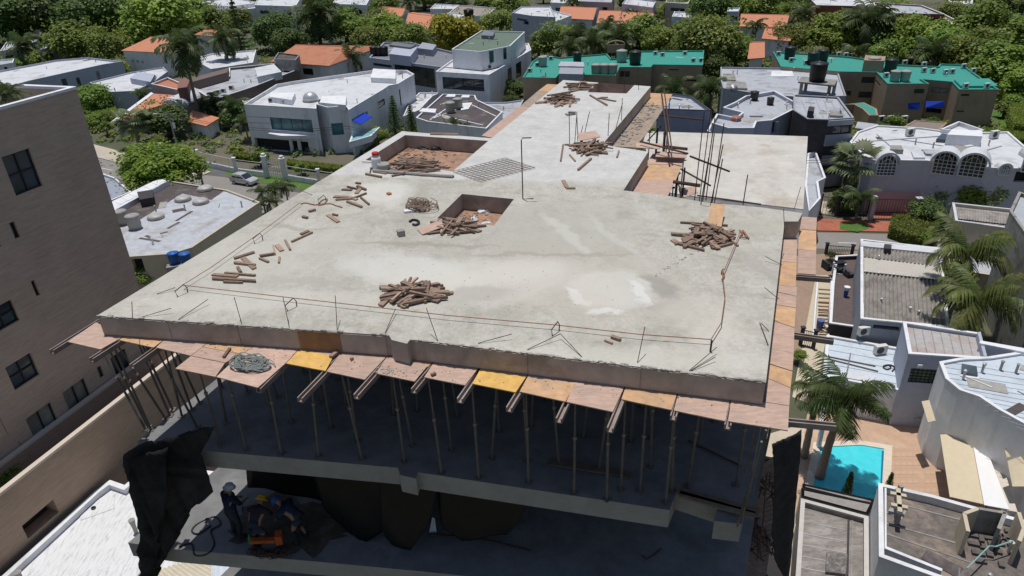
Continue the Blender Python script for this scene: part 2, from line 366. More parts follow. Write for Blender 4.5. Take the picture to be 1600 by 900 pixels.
for a in [(400, 400, 3.2, 2.2, 20, (.5, .49, .44), .5), (900, 420, 2.2, 3.0, 20, (.47, .44, .38), .55), (870, 350, 2.8, 2.0, 20, (.42, .41, .365), .55),
          (640, 425, .9, 2.2, 60, (.61, .6, .56), .7), (740, 425, 2.4, .8, 5, (.6, .585, .54), .55), (780, 440, 2.3, 1.0, 10, (.6, .575, .52), .6), (930, 440, .75, 1.0, 15, (.54, .49, .42), .22), (960, 450, 1.0, 1.1, 10, (.64, .63, .595), .5, .35), (905, 462, .16, .5, 25, (.7, .69, .665), .6), (945, 487, .5, .13, -8, (.7, .69, .665), .6), (925, 470, .5, .45, 0, (.55, .51, .44), .3),
          (1000, 460, .15, .6, 10, (.7, .69, .665), .6), (1040, 450, .28, .75, 20, (.32, .3, .27), .8), (1060, 480, .6, .3, 10, (.38, .355, .32), .6), (880, 365, .22, 1.8, 20, (.58, .57, .53), .5), (965, 370, .18, 1.9, 20, (.56, .55, .52), .4),
          (655, 383, 2.2, .13, -8, (.34, .32, .27), .8), (460, 355, 1.6, .15, -10, (.37, .35, .3), .7), (860, 398, 2.6, .1, -8, (.36, .33, .29), .7), (470, 440, 1.5, .2, -4, (.4, .38, .34), .6), (740, 460, 1.0, .35, 5, (.37, .35, .31), .5),
          (600, 300, 1.0, 1.2, 20, (.66, .65, .61), .6), (450, 470, 4, .5, -4, (.57, .56, .5), .5), (1010, 560, 3, .45, -6, (.58, .57, .5), .5), (1100, 500, .9, 1.2, 20, (.56, .53, .47), .5),
          (980, 335, .3, .4, 20, (.34, .33, .29), .6), (1195, 420, .25, 2.0, 20, (.38, .36, .32), .6), (1190, 355, 1.0, .6, 10, (.44, .42, .36), .6), (440, 385, .45, .45, 0, (.45, .43, .39), .4)]:
    c = blob(c, *a)
# chalky white pour of the wing behind
p = P(815, 284, ZS); m = nd(snt, 'ShaderNodeMapping', _vector_type='TEXTURE'); m.inputs['Location'].default_value = p; m.inputs['Rotation'].default_value = (0, 0, math.radians(-12)); L.new(WP, m.inputs[0])
sx = snt.nodes.new('ShaderNodeSeparateXYZ'); L.new(m.outputs[0], sx.inputs[0])
c2 = mixc(snt, mrange(snt, nB, .32, .68), (.5, .495, .48), (.63, .625, .615)); c2 = mixc(snt, mrange(snt, nA, .52, .68, 0, .6), c2, (.42, .405, .37)); c2 = mixc(snt, mrange(snt, nC, .3, .55, .3, 0), c2, (.3, .29, .27))
c = mixc(snt, mrange(snt, sx.outputs[1], -.12, .2), c, c2)
L.new(c, sb.inputs['Base Color']); sb.inputs['Roughness'].default_value = .9; sb.inputs['Specular IOR Level'].default_value = .2
bp = nd(snt, 'ShaderNodeBump', Strength=.35, Distance=.03); L.new(nB, bp.inputs['Height']); L.new(bp.outputs[0], sb.inputs['Normal'])

def plate(name, outer, holes, z, th, mat, parent, smat=None):
    'slab with openings, top face and soffit filled between the edge loops'
    loops = [ccw(outer)] + [ccw(h)[::-1] for h in holes]
    flatp = [p for l in loops for p in l]; top = MB(); top.v = [(p[0], p[1], z) for p in flatp]; edges = []; k = 0
    for l in loops: edges += [(k + i, k + (i + 1) % len(l)) for i in range(len(l))]; k += len(l)
    cv, _e, tris, ov, _oe, _of = delaunay_2d_cdt([Vector((p[0], p[1])) for p in flatp], edges, [], 0, 1e-5); top.v = [(q[0], q[1], z) for q in cv]
    def inside(x, y, l):
        r = False
        for i in range(len(l)):
            a, b = l[i - 1], l[i]
            if (a[1] > y) != (b[1] > y) and x < (b[0] - a[0]) * (y - a[1]) / (b[1] - a[1]) + a[0]: r = not r
        return r
    for t in tris:
        cx, cy = sum(cv[i][0] for i in t) / 3, sum(cv[i][1] for i in t) / 3
        if not inside(cx, cy, loops[0]) or any(inside(cx, cy, h) for h in loops[1:]): continue
        a, b, c_ = [cv[i] for i in t]; s = (b[0] - a[0]) * (c_[1] - a[1]) - (b[1] - a[1]) * (c_[0] - a[0])
        top.f.append(tuple(t) if s > 0 else tuple(t)[::-1])
    o = top.build(name, mat, parent)
    sd = MB(); sd.v = [(p[0], p[1], z) for p in flatp] + [(p[0], p[1], z - th) for p in flatp]; N = len(flatp); k = 0
    for l in loops:
        for i in range(len(l)): a, b = k + i, k + (i + 1) % len(l); sd.f.append((a, a + N, b + N, b))
        k += len(l)
    nb = len(sd.v); sd.v += [(q[0], q[1], z - th) for q in cv]
    for t in top.f: sd.f.append(tuple(i + nb for i in t)[::-1])
    return o, sd
top_pts = pp(TOP, ZS)
slab, sides = plate('roof_slab', top_pts, [pp(h, ZS) for h in PITS], ZS, TH, sm, B)
sides.build('slab_edge', fascia, B)
# formed joints on the fascia: shutter boards cast proud in front of the edge
def edge_panel(x1, y1, x2, y2, mat, name='edge_panel', d=.012, z0=ZS - TH + .02, z1=ZS - .03):
    p, q = P(x1, y1, ZS), P(x2, y2, ZS); t = (q - p).normalized(); nrm = Vector((t.y, -t.x, 0))
    a, b = p + t * .012, q - t * .012
    MB().prism([a, b, b + nrm * d, a + nrm * d], z0, z1).build(name, mat, B)
fo = M('rust_stained_concrete', (.27, .16, .09), var=.25, scale=2, stain=(.17, .11, .085), stain_amt=.8)
def along(i0, i1, s): 
    a, b = Vector(TOP[i0]), Vector(TOP[i1]); return a.lerp(b, s)
for s0, s1, mt in ((0, .24, fascia), (.24, .48, fascia), (.48, .685, fascia), (.685, .83, fo), (.83, .99, fascia)):
    a, b = along(0, 1, s0), along(0, 1, s1); edge_panel(a.x, a.y, b.x, b.y, mt)
for s0, s1 in ((.01, .33), (.33, .65), (.65, 1)):
    a, b = along(4, 5, s0), along(4, 5, s1); edge_panel(a.x, a.y, b.x, b.y, fascia)
crust = MB()
for k in range(260):
    i0 = random.choice((0, 4, 4)); a, b = Vector((*top_pts[i0][:2], 0)), Vector((*top_pts[i0 + 1][:2], 0)); t = random.random(); p = a.lerp(b, t); d = (b - a).normalized(); nrm = Vector((d.y, -d.x, 0)); s_ = random.uniform(.015, .06)
    crust.box((p.x + nrm.x * random.uniform(-.03, .015), p.y + nrm.y * random.uniform(-.03, .015), ZS - random.uniform(-.004, .03)), (s_ * 2.2, s_ * .8, s_ * .55), math.atan2(d.y, d.x) + random.uniform(-.3, .3))
o = crust.build('mortar_crust', fasciaL, B); o['kind'] = 'stuff'
# pit floors: plywood formwork showing at the bottom, littered
dirt = M('dirty_plywood', (.36, .22, .15), var=.3, scale=4, stain=(.2, .16, .13), stain_s=1.2, stain_amt=.8)
for h in PITS:
    pts = inset(ccw(pp(h, ZS)), -.15); MB().prism(pts, ZS - TH - .06, ZS - TH - .01).build('pit_floor', dirt, B)
# floors below
F2 = [(215, 690), (305, 703), (622, 731), (625, 742), (650, 748), (653, 738), (1046, 797), (1057, 769), (1122, 790), (1116, 814), (1159, 819)]
FAR = [P(1262, 214, Z2), P(1010, 206, Z2)]
tw = [P(1017, 135, ZS), P(880, 125, ZS)]
F2w = pp(F2, Z2) + [P(1254, 336, Z2)] + [FAR[0], FAR[1]] + [Vector((*p[:2], Z2)) for p in tw] + [Vector((*P(640, 212, ZS)[:2], Z2))]
terr = M('terrace_concrete', (.56, .54, .5), var=.12, scale=1.6, stain=(.4, .33, .26), stain_s=.45, stain_amt=.85)
f2o, s2 = plate('floor_slab', F2w, [], Z2, TH, floorc, B); s2.build('slab_edge', fasciaL, B)
# sunlit terrace screed laid on the part of that floor with nothing above
mb = MB(); mb.prism([P(1005, 222, Z2), FAR[1], FAR[0], P(1255, 328, Z2), P(1100, 310, Z2), P(1030, 300, Z2)], Z2, Z2 + .03); mb.build('terrace_screed', terr, B)
F3 = [(200, 848), (272, 858), (500, 878), (660, 893), (900, 918), (1160, 935)]
F3w = pp(F3, Z3) + [Vector((*P(1254, 336, Z2)[:2], Z3)), Vector((*FAR[0][:2], Z3)), Vector((*tw[0][:2], Z3)), Vector((*tw[1][:2], Z3)), Vector((*P(640, 212, ZS)[:2], Z3))]
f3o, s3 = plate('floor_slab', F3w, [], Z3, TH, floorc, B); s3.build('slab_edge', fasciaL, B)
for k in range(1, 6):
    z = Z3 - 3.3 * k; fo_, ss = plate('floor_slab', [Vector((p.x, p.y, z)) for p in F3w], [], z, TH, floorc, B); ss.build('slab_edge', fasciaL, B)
# columns, set back under the slabs; rear walls close the dark storeys
ax = (P(635, 207, ZS) - P(152, 493, ZS)); ax.z = 0; ax.normalize(); lx = (P(1197, 597, ZS) - P(152, 493, ZS)); lx.z = 0; W_ = lx.length; lx.normalize()
O = P(152, 493, ZS)
for iu, u in enumerate((.12, .42, .72, .93)):
    for v in (4.2, 8.5):
        b = O + lx * (u * W_) + ax * v
        for z0, z1 in ((0, Z3 - TH), (Z3, Z2 - TH), (Z2, ZS - TH)):
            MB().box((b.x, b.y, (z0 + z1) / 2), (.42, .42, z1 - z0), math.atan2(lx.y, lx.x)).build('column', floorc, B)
for z0, z1 in ((Z3, Z2 - TH), (Z2, ZS - TH)):
    a = O + lx * .4 + ax * 6.5; b = O + lx * (W_ - .6) + ax * 6.5
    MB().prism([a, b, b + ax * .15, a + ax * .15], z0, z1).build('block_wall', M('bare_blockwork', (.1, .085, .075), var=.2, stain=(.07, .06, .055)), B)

# ------------------------------------------------------------------ formwork deck round the slab
D = root('formwork_deck', P(700, 580, ZS - TH), 'ledge of pink and yellow plywood formwork boards on steel joists under the roof slab edge', 'formwork')
ZB = ZS - TH
def board(px, mat, name='plywood_board', dz=0):
    pts = [P(x, y, ZB) for x, y in px]; pts = inset(ccw(pts), .008); k = random.uniform(-.004, .004) + dz
    MB().prism(pts, ZB - .022 + k, ZB - .002 + k).build(name, mat, D)
FB = [([(150, 503), (105, 534), (157, 546), (196, 524)], ply), ([(196, 524), (185, 531), (240, 543), (258, 529)], plyo), ([(258, 529), (243, 543), (298, 556), (327, 534)], ply),
      ([(327, 534), (316, 542), (376, 553), (400, 540)], plyo), ([(316, 542), (298, 556), (352, 567), (376, 553)], ply), ([(298, 556), (273, 576), (337, 589), (352, 567)], ply),
      ([(400, 540), (376, 553), (337, 589), (403, 606), (446, 568), (468, 545)], ply), ([(468, 545), (446, 568), (509, 580), (522, 556)], plyy), ([(468, 543), (468, 546), (522, 557), (534, 548)], ply),
      ([(534, 548), (509, 580), (570, 593), (605, 556)], ply), ([(605, 556), (586, 583), (648, 596), (668, 572), (640, 558)], ply), ([(640, 558), (668, 574), (679, 563)], plyo),
      ([(679, 563), (662, 589), (727, 602), (750, 572)], ply), ([(750, 576), (737, 599), (806, 613), (823, 588)], plyy), ([(750, 572), (750, 577), (823, 589), (826, 580)], ply),
      ([(823, 590), (811, 612), (884, 628), (900, 598)], plyo), ([(826, 580), (823, 591), (900, 599), (900, 590)], ply), ([(900, 591), (884, 628), (958, 644), (978, 601)], ply),
      ([(978, 601), (970, 624), (1050, 641), (1060, 611)], plyo), ([(1060, 611), (1052, 641), (1134, 658), (1142, 621)], ply), ([(1142, 621), (1137, 658), (1232, 673), (1234, 634), (1195, 628)], ply)]
for px, mt in FB: board(px, mt)
RB = [([(1195, 628), (1234, 634), (1236, 606), (1198, 590)], ply), ([(1198, 590), (1236, 606), (1239, 580), (1201, 568)], plyo), ([(1201, 568), (1239, 580), (1241, 552), (1203, 544)], ply), ([(1203, 544), (1241, 552), (1242, 512), (1206, 500)], ply),
      ([(1206, 500), (1242, 512), (1244, 481), (1208, 475)], plyo), ([(1208, 475), (1244, 481), (1245, 463), (1210, 455)], ply), ([(1210, 455), (1245, 463), (1246, 448), (1212, 445)], ply),
      ([(1212, 445), (1244, 448), (1245, 410), (1216, 408)], plyo), ([(1216, 408), (1245, 410), (1246, 371), (1222, 368)], ply), ([(1246, 427), (1275, 429), (1276, 392), (1247, 389)], ply), ([(1247, 389), (1276, 392), (1276, 360), (1248, 358)], plyo), ([(1248, 358), (1276, 360), (1277, 340), (1249, 338)], ply)]
for px, mt in RB: board(px, mt)
dusty = M('mortar_splashed_plywood', (.36, .28, .22), var=.3, scale=3, stain=(.27, .25, .22), stain_s=1.5, stain_amt=.9)
TB = [([(752, 212), (771, 216), (800, 192), (783, 188)], ply), ([(783, 188), (800, 192), (830, 168), (813, 165)], ply), ([(813, 165), (830, 168), (858, 143), (840, 142)], dusty), ([(840, 142), (858, 143), (874, 132), (855, 131)], plyo),
      ([(1016, 145), (1051, 147), (1040, 165), (1003, 163)], plyo), ([(1003, 163), (1040, 165), (1017, 200), (977, 198)], dusty), ([(977, 198), (1017, 200), (993, 231), (950, 228)], dusty),
      ([(1020, 240), (1073, 240), (1066, 258), (1008, 256)], ply), ([(1008, 256), (1066, 258), (1056, 282), (996, 279)], plyo), ([(996, 279), (1056, 282), (1044, 306), (980, 300)], ply)]
for px, mt in TB: board(px, mt)
for i, (a, b) in enumerate([((80, 547), (160, 497)), ((142, 560), (240, 497)), ((205, 570), (300, 502)), ((403, 607), (480, 532)), ((468, 622), (550, 537)), ((556, 617), (620, 545)), ((646, 608), (690, 555)), ((718, 623), (765, 555)),
             ((795, 637), (835, 572)), ((873, 654), (908, 580)), ((953, 669), (985, 590)), ((1052, 650), (1066, 600)), ((1137, 664), (1148, 612)), ((1306, 663), (1190, 652)), ((1303, 530), (1200, 515)), ((1298, 434), (1215, 428))]):
    p, q = P(*a, ZB - .03), P(*b, ZB - .03); d = (q - p).normalized(); s = d.cross(Vector((0, 0, 1))).normalized()
    m = MB()
    for sg in (-1, 1): m.beam(p + s * .042 * sg - Vector((0, 0, .05)), q + s * .042 * sg - Vector((0, 0, .05)), .022, .1)
    m.beam(p - Vector((0, 0, .088)), q - Vector((0, 0, .088)), .07, .02); m.build('joist', channel, D)
# bearers under the deck, front to back soffit boards darken the storey
for v in (.5, 1.7, 3.1, 4.5, 6):
    a = O + lx * .3 + ax * v; b = O + lx * (W_ - .4) + ax * v * 1.0
    MB().beam((a.x, a.y, ZB - .17), (b.x, b.y, ZB - .17), .07, .1).build('bearer', channel, D)

# ------------------------------------------------------------------ shoring props
def make_prop():
    r = root('shoring_prop', (0, 0, 0), '', 'shoring prop', 'steel props under the roof slab'); h = ZB - .2 - Z2
    MB().tube([(0, 0, 0), (0, 0, h * .56)], .026, 8).build('outer_tube', propm, r)
    MB().tube([(0, 0, h * .5), (0, 0, h - .02)], .019, 8).build('inner_tube', propm, r)
    MB().lathe((0, 0, h * .53), [(.034, 0), (.042, .03), (.034, .06)], 10).build('collar', channel, r)
    MB().box((0, 0, .008), (.14, .14, .016)).build('base_plate', propm, r); MB().box((0, 0, h - .01), (.14, .14, .016)).build('head_plate', propm, r)
    return r
prop0 = make_prop(); props = []
def put_prop(x, y, z, lab, tx=0, ty=0, s=1):
    o = prop0 if not props else copy_tree(prop0)
    o.location = (x, y, z); o.rotation_euler = (tx, ty, random.uniform(0, 3)); o.scale = (1, 1, s); o['label'] = lab; props.append(o); return o
pl = 'rusty steel shoring prop deep in the shade under the slab, behind the front row'
ORD = 'first second third fourth fifth sixth seventh eighth ninth tenth eleventh twelfth thirteenth fourteenth fifteenth sixteenth'.split()
front = [(345, 697, 0), (385, 705, .1), (440, 712, -.04), (498, 716, .08), (566, 720, -.05), (632, 724, 0), (690, 742, .03), (748, 750, 0), (826, 757, 0), (897, 773, 0), (948, 783, .02), (970, 768, 0), (1000, 770, 0), (1040, 788, 0), (1050, 770, -.06), (1150, 760, 0)]
for k, (x, y, t) in enumerate(sorted(front)):
    p = P(x, y - 3, Z2); put_prop(p.x, p.y, Z2, 'rusty shoring prop along the front of the shored floor, %s from the left' % ORD[k], 0, t)
for v in (1.0, 1.9, 3.0, 4.2, 5.6):
    for k in range(14):
        b = O + lx * (W_ * (k + .5 + random.uniform(-.3, .3)) / 14.5) + ax * (v + random.uniform(-.2, .2))
        put_prop(b.x, b.y, Z2, pl, random.uniform(-.05, .05), random.uniform(-.09, .09))
ll = 'rusty shoring prop leaning in the cluster at the left corner of the shored floor'
for x, y, tx, ty in ((228, 672, -.16, -.28), (232, 668, 0, -.12), (236, 672, .02, -.06), (259, 655, .1, -.16), (266, 650, -.02, -.1), (270, 640, .05, -.08), (300, 640, 0, -.04), (312, 630, .04, -.1), (308, 668, 0, -.16)):
    p = P(x, y, Z2); put_prop(p.x, p.y, Z2, ll, tx, ty).rotation_euler.z = 0
# legs under the boards along the tower and the stair opening
tl = 'shoring prop standing on the sunlit rear terrace under a plywood landing'
for x, y in ((1049, 148), (1043, 160), (1030, 180), (1018, 199), (1005, 216), (1071, 242), (1063, 262), (1055, 284), (1046, 303)):
    p = P(x, y, ZB); put_prop(p.x - .05, p.y, Z2 + .03, tl)
# ================================================================== things lying on the roof slab
def plank_mesh(l, w, h, mat):
    mb = MB(); k = [random.uniform(-.03, .03) for _ in range(4)]
    v = [(-l/2+k[0], -w/2, 0), (l/2+k[1], -w/2, 0), (l/2+k[2], w/2, 0), (-l/2+k[3], w/2, 0)]; b = random.uniform(-.006, .006)
    mb.v = v + [(x, y, h + (b if i % 2 else 0)) for i, (x, y, _) in enumerate(v)]
    mb.f = [(3, 2, 1, 0), (4, 5, 6, 7), (0, 1, 5, 4), (1, 2, 6, 5), (2, 3, 7, 6), (3, 0, 4, 7)]
    return mb.mesh('timber_offcut', mat)
PK = [plank_mesh(1, w, h, m) for w, h, m in ((.05, .045, timber), (.09, .035, timber), (.07, .05, timber), (.11, .03, timberl), (.045, .04, timberl), (.13, .03, timber), (.06, .06, timber))]
def plank(x, y, z, l, rz, ry, lab, grp, me=None):
    o = link('timber_offcut', me or random.choice(PK)); o.location = (x, y, z); o.scale = (l, 1, 1); o.rotation_euler = (random.uniform(-.2, .2) if ry else 0, ry, rz)
    tag(o, lab, 'timber', grp); return o
def pile(px, py, rx, ry, n, hgt, lab, grp, lmin=.3, lmax=.75, main=None, z=ZS):
    c = P(px, py, z); k = mpp(c)
    for i in range(n):
        a = random.uniform(0, 6.28); r = math.sqrt(random.random()) * (.95 if i < n * .65 else .55)
        q = P(px + rx * r * math.cos(a), py + ry * r * math.sin(a), z); l = random.uniform(lmin, lmax)
        ang = ((main or .3) + random.choice((0, 0, .9, -.7)) + random.gauss(0, .3)) if random.random() < .75 else random.uniform(0, 3.14)
        lay = i / n; zz = .01 + lay * hgt * (1 - .75 * r)
        out = Vector((q.x - c.x, q.y - c.y)); s = 1 if out.dot(Vector((math.cos(ang), math.sin(ang)))) > 0 else -1
        plank(q.x, q.y, z + zz, l, ang, (s * min(.2, zz / l * .9) + random.uniform(-.05, .05)) if lay > .2 else 0, lab, grp)
pile(645, 461, 44, 14, 62, .17, 'grey brown timber offcut in the big heap near the front edge of the slab', 'timber heap near the front edge', .3, .9, .25)
pile(712, 357, 34, 12, 44, .16, 'timber offcut in the heap at the front of the square middle pit', 'timber heap by the middle pit', .3, .7)
pile(1104, 371, 38, 15, 52, .2, 'timber offcut in the splayed heap on the right side of the slab', 'timber heap on the right', .35, .85, 1.0)
pile(925, 234, 30, 9, 44, .2, 'timber offcut in the heap beside the stair opening with standing rebars', 'timber heap by the stair opening', .4, 1.0)
pile(643, 262, 42, 11, 48, .18, 'timber offcut in the long heap at the lip of the left pit', 'timber heap at the left pit', .4, 1.1, .1)
pile(876, 158, 22, 7, 44, .28, 'timber offcut in the tall heap on the far wing of the roof', 'timber heap on the far wing', .5, 1.2)
pile(905, 137, 17, 5, 30, .18, 'timber offcut in the low heap beside the farthest pit', 'timber heap by the far pit', .5, 1.2)
def strew(lst, lab, grp, z=ZS):
    for x1, y1, x2, y2, wpx, me in lst:
        p, q = P(x1, y1, z), P(x2, y2, z); c = (p + q) / 2; d = q - p
        plank(c.x, c.y, z + .004, d.length, math.atan2(d.y, d.x), 0, lab, grp, PK[me])
strew([(331, 437, 401, 441, 6, 2), (333, 430, 372, 433, 6, 1), (352, 428, 400, 432, 5, 0), (366, 405, 398, 395, 5, 1), (366, 412, 400, 416, 6, 2), (380, 404, 398, 421, 4, 3), (372, 420, 377, 428, 4, 6), (350, 442, 380, 443, 4, 0)],
      'timber offcut in the loose row on the left of the slab behind the string line', 'timber strewn along the left edge')
strew([(406, 402, 430, 398, 5, 2), (406, 405, 420, 411, 4, 0), (427, 385, 430, 399, 4, 4), (433, 384, 441, 393, 4, 3), (446, 377, 454, 392, 4, 0), (456, 379, 489, 364, 4, 0), (470, 367, 483, 362, 4, 1), (436, 412, 437, 403, 3, 4)],
      'short timber stick scattered on the left of the slab beyond the row of offcuts', 'timber sticks on the left')
strew([(535, 297, 550, 298, 5, 1), (543, 293, 560, 297, 4, 0), (558, 292, 572, 298, 4, 2), (557, 303, 564, 294, 6, 3), (522, 308, 545, 309, 5, 5), (525, 313, 552, 311, 5, 1), (550, 312, 573, 303, 4, 0), (542, 316, 566, 325, 5, 2), (564, 310, 577, 321, 4, 0), (556, 287, 564, 288, 3, 0), (546, 309, 558, 313, 5, 3)],
      'timber offcut in the loose scatter between the coiled rope and the wire tangle', 'timber scatter near the left edge')
strew([(513, 337, 529, 348, 7, 3), (520, 336, 528, 338, 3, 0), (483, 332, 493, 329, 5, 2), (473, 340, 481, 342, 4, 2)], 'lone piece of timber lying on bare slab to the left of the wire tangle', 'lone pieces of timber')
strew([(876, 253, 880, 227, 4, 0), (903, 267, 924, 249, 5, 6), (885, 295, 899, 295, 4, 1), (880, 283, 886, 294, 4, 3), (964, 247, 967, 237, 4, 0), (890, 243, 899, 253, 3, 4)], 'stray timber stick lying near the stair opening heap', 'timber sticks near the stair opening')
strew([(922, 150, 949, 166, 5, 6), (935, 154, 962, 159, 5, 1), (938, 153, 950, 153, 4, 5)], 'dark timber batten lying in front of the farthest pit', 'battens by the far pit')
strew([(955, 528, 970, 533, 5, 2), (945, 533, 957, 538, 4, 4)], 'small timber scrap by the string line near the front edge', 'timber scraps at the string line')
strew([(571, 273, 597, 278, 6, 2), (612, 276, 640, 271, 6, 1), (655, 275, 710, 277, 6, 2), (585, 269, 604, 272, 6, 1)], 'long squared timber lying in front of the heap at the left pit', 'battens at the left pit')
strew([(1051, 376, 1057, 380, 6, 5), (1058, 382, 1101, 393, 6, 2), (1063, 349, 1138, 354, 6, 0), (1127, 364, 1153, 386, 5, 0), (1112, 390, 1143, 382, 5, 2)], 'timber batten at the foot of the splayed heap on the right', 'battens of the right heap')
def sheet(px, mat, lab, z=ZS, lift=(.03, .03, .03, .03)):
    pts = [P(x, y, z) + Vector((0, 0, l)) for (x, y), l in zip(px, lift)]
    o = MB().slab(pts, .018).build('plywood_sheet', mat); tag(o, lab, 'plywood', 'plywood scraps on the slab'); return o
sheet([(652, 360), (690, 351), (694, 361), (660, 368)], ply, 'pink plywood scrap leaning on the left of the middle pit heap', lift=(.03, .14, .12, .03))
sheet([(1109, 335), (1131, 338), (1127, 358), (1105, 355)], plyo, 'orange plywood scrap sticking up at the back of the right heap', lift=(.3, .3, .06, .06))
sheet([(901, 222), (930, 219), (938, 226), (906, 231)], ply, 'pink plywood scrap on top of the heap by the stair opening', lift=(.3, .32, .26, .24))
sheet([(672, 208), (716, 209), (716, 212), (672, 211)], timber, 'brown board lying on the back lip of the left pit')
# wire loops, rebar starter bars
def smooth(p, k=5):
    if len(p) < 4: return p
    q = [p[0]] + list(p) + [p[-1]]; out = []
    for i in range(1, len(q) - 2):
        for j in range(k):
            t = j / k; a, b, c, d = q[i - 1], q[i], q[i + 1], q[i + 2]
            out.append(.5 * ((2 * b) + (c - a) * t + (2 * a - 5 * b + 4 * c - d) * t * t + (3 * b - a - 3 * c + d) * t ** 3))
    return out + [q[-2]]
def rod(pts, r, name, mat, lab, cat, grp=None, n=5):
    if name in ('rope', 'hose', 'cable', 'rope_knot', 'hose_piece'): pts = smooth(pts)
    o = MB().tube(pts, r, n).build(name, mat); tag(o, lab, cat, grp); return o
def up(px, py, z, h): p = P(px, py, z); return p + Vector((0, 0, h))
sg = 'thin rebar stubs along the edges'
for i, (x1, y1, x2, y2, h) in enumerate([(208, 512, 206, 472, 0), (452, 512, 449, 470, .45), (527, 517, 530, 468, .5), (602, 521, 619, 484, .1), (684, 533, 670, 489, .5), (996, 567, 1005, 520, .5), (747, 537, 800, 524, .1), (824, 547, 875, 524, .1), (909, 558, 875, 523, .1), (1077, 580, 1119, 545, .12), (1080, 580, 1117, 560, .08), (279, 500, 327, 469, .1), (222, 496, 270, 483, .1), (378, 507, 374, 470, .45), (245, 460, 275, 450, .05), (1201, 518, 1188, 507, .1), (1217, 468, 1192, 452, .2), (1222, 415, 1195, 402, .1), (1226, 366, 1217, 330, .7), (1240, 330, 1246, 292, .5), (408, 312, 450, 298, .1), (488, 305, 470, 297, .1), (1187, 505, 1200, 540, .02)]):
    rod([P(x1, y1, ZS) + Vector((0, 0, .01)), P(x2, y2 + h * 60, ZS) + Vector((0, 0, h + .01))], .007, 'rebar_stub', rebar, 'thin dark rebar bent out of the edge of the roof slab', 'rebar', sg)
# hoop ties holding the string
for i, (x, y, lab) in enumerate([(285, 460, 'bent rebar hoop at the left front corner holding the string line'), (456, 482, 'bent rebar hoop second from the left along the front string'), (868, 520, 'bent rebar hoop at the middle right of the front string'), (404, 378, 'bent rebar hoop along the left edge string'), (504, 317, 'bent rebar hoop beside the coiled rope on the left')]):
    p = P(x, y, ZS); a = .9; d = Vector((math.cos(a), math.sin(a), 0)) * .13
    rod([p - d * .8, p - d + Vector((0, 0, .13)), p + d * .6 + Vector((0, 0, .2)), p + d + Vector((0, 0, .1)), p + d * .9], .011, 'rebar_hoop', rebar, lab, 'rebar hoop', 'rebar hoops holding the string')
rod([P(1110, 550, ZS), P(1110, 550, ZS) + Vector((0, 0, .24))], .018, 'corner_peg', rebar, 'short dark iron peg where the string line turns at the right front', 'peg')
line = M('dirty_string', (.3, .15, .09), var=.2)
s = lambda l: [P(x, y, ZS) + Vector((0, 0, .1)) for x, y in l]
rod(s([(287, 452), (456, 472), (700, 500), (868, 515), (1000, 530), (1110, 538)]), .009, 'string_line', line, 'reddish string stretched along the front of the slab between hoops', 'string')
rod(s([(1110, 538), (1126, 512), (1132, 470), (1128, 436), (1145, 395), (1156, 368)]), .009, 'string_line', line, 'reddish string running back from the corner peg along the right side', 'string')
rod(s([(287, 452), (330, 425), (404, 372), (440, 345), (470, 322)]) , .008, 'string_line', line, 'string running back along the left edge of the slab to the rope coil', 'string')
rod([P(x, y, ZS) + Vector((0, 0, .02)) for x, y in [(470, 320), (478, 318), (495, 321), (503, 314), (512, 312), (506, 320), (497, 321), (515, 319), (525, 322), (535, 325)]], .013, 'rope', line, 'loose brown rope curled on the slab at the left edge', 'rope')
rod([P(x, y, ZS) + Vector((0, 0, .05)) for x, y in [(1128, 440), (1131, 432), (1127, 428), (1130, 424)]], .02, 'rope_knot', line, 'ragged knot on the right hand string', 'rope')
rod([P(x, y, ZS) + Vector((0, 0, .04)) for x, y in [(1155, 362), (1160, 367), (1156, 372), (1166, 373), (1160, 362), (1170, 375)]], .016, 'rope_knot', line, 'frayed rope end beside the splayed timber heap', 'rope')
# tall bent bar and starter bars
p = P(817, 311, ZS); rod([p + Vector((.28, -.02, .01)), p, p + Vector((0, 0, 1.6)), p + Vector((.03, 0, 1.66)), p + Vector((.26, 0, 1.66))], .016, 'rebar_post', rebar, 'tall bent rebar post standing alone in the middle of the slab', 'rebar')
cg = 'column starter bars by the stair opening'
for i, (x, y, h, tx, ty) in enumerate([(1086, 289, 2.0, .06, 0), (1096, 262, 2.2, .12, 0), (1098, 315, 2.15, .12, .1), (1103, 313, 1.75, .05, .05), (1095, 320, 1.25, .08, 0), (1112, 321, 2.1, .1, .05), (1116, 318, 1.15, .12, .1), (1110, 322, 1.6, .15, 0), (1161, 320, .8, .02, 0)]):
    z = ZS if y > 300 else ZS - 1.2; q = P(x, y, ZS)
    rod([q - Vector((0, 0, 0 if y > 300 else 2.6)), q + Vector((tx, ty, h))], .014, 'starter_bar', rebar, 'tall rusty starter bar rising by the stair opening', 'rebar', cg)
for i, (x, y, h, tx) in enumerate([(890, 228, 1.1, -.02), (898, 224, .95, .06), (903, 222, 1.0, -.05), (911, 219, .95, .2), (950, 212, .75, .02), (962, 202, .9, .2), (998, 140, .9, -.1), (975, 145, .9, 0), (906, 215, .4, .1), (971, 188, .8, .0)]):
    q = P(x, y, ZS); rod([q, q + Vector((tx, 0, h))], .012, 'starter_bar', rebar, 'thin starter bar standing on the far wing of the slab', 'rebar', 'starter bars on the far wing')
q = P(891, 226, ZS) + Vector((0, 0, 1.0)); tag(MB().box(q, (.3, .18, .05), .3).box(q + Vector((.05, 0, .06)), (.22, .1, .05), -.4).build('mortar_board', greyp), 'grey scrap of board stuck on the starter bars of the far wing', 'board')
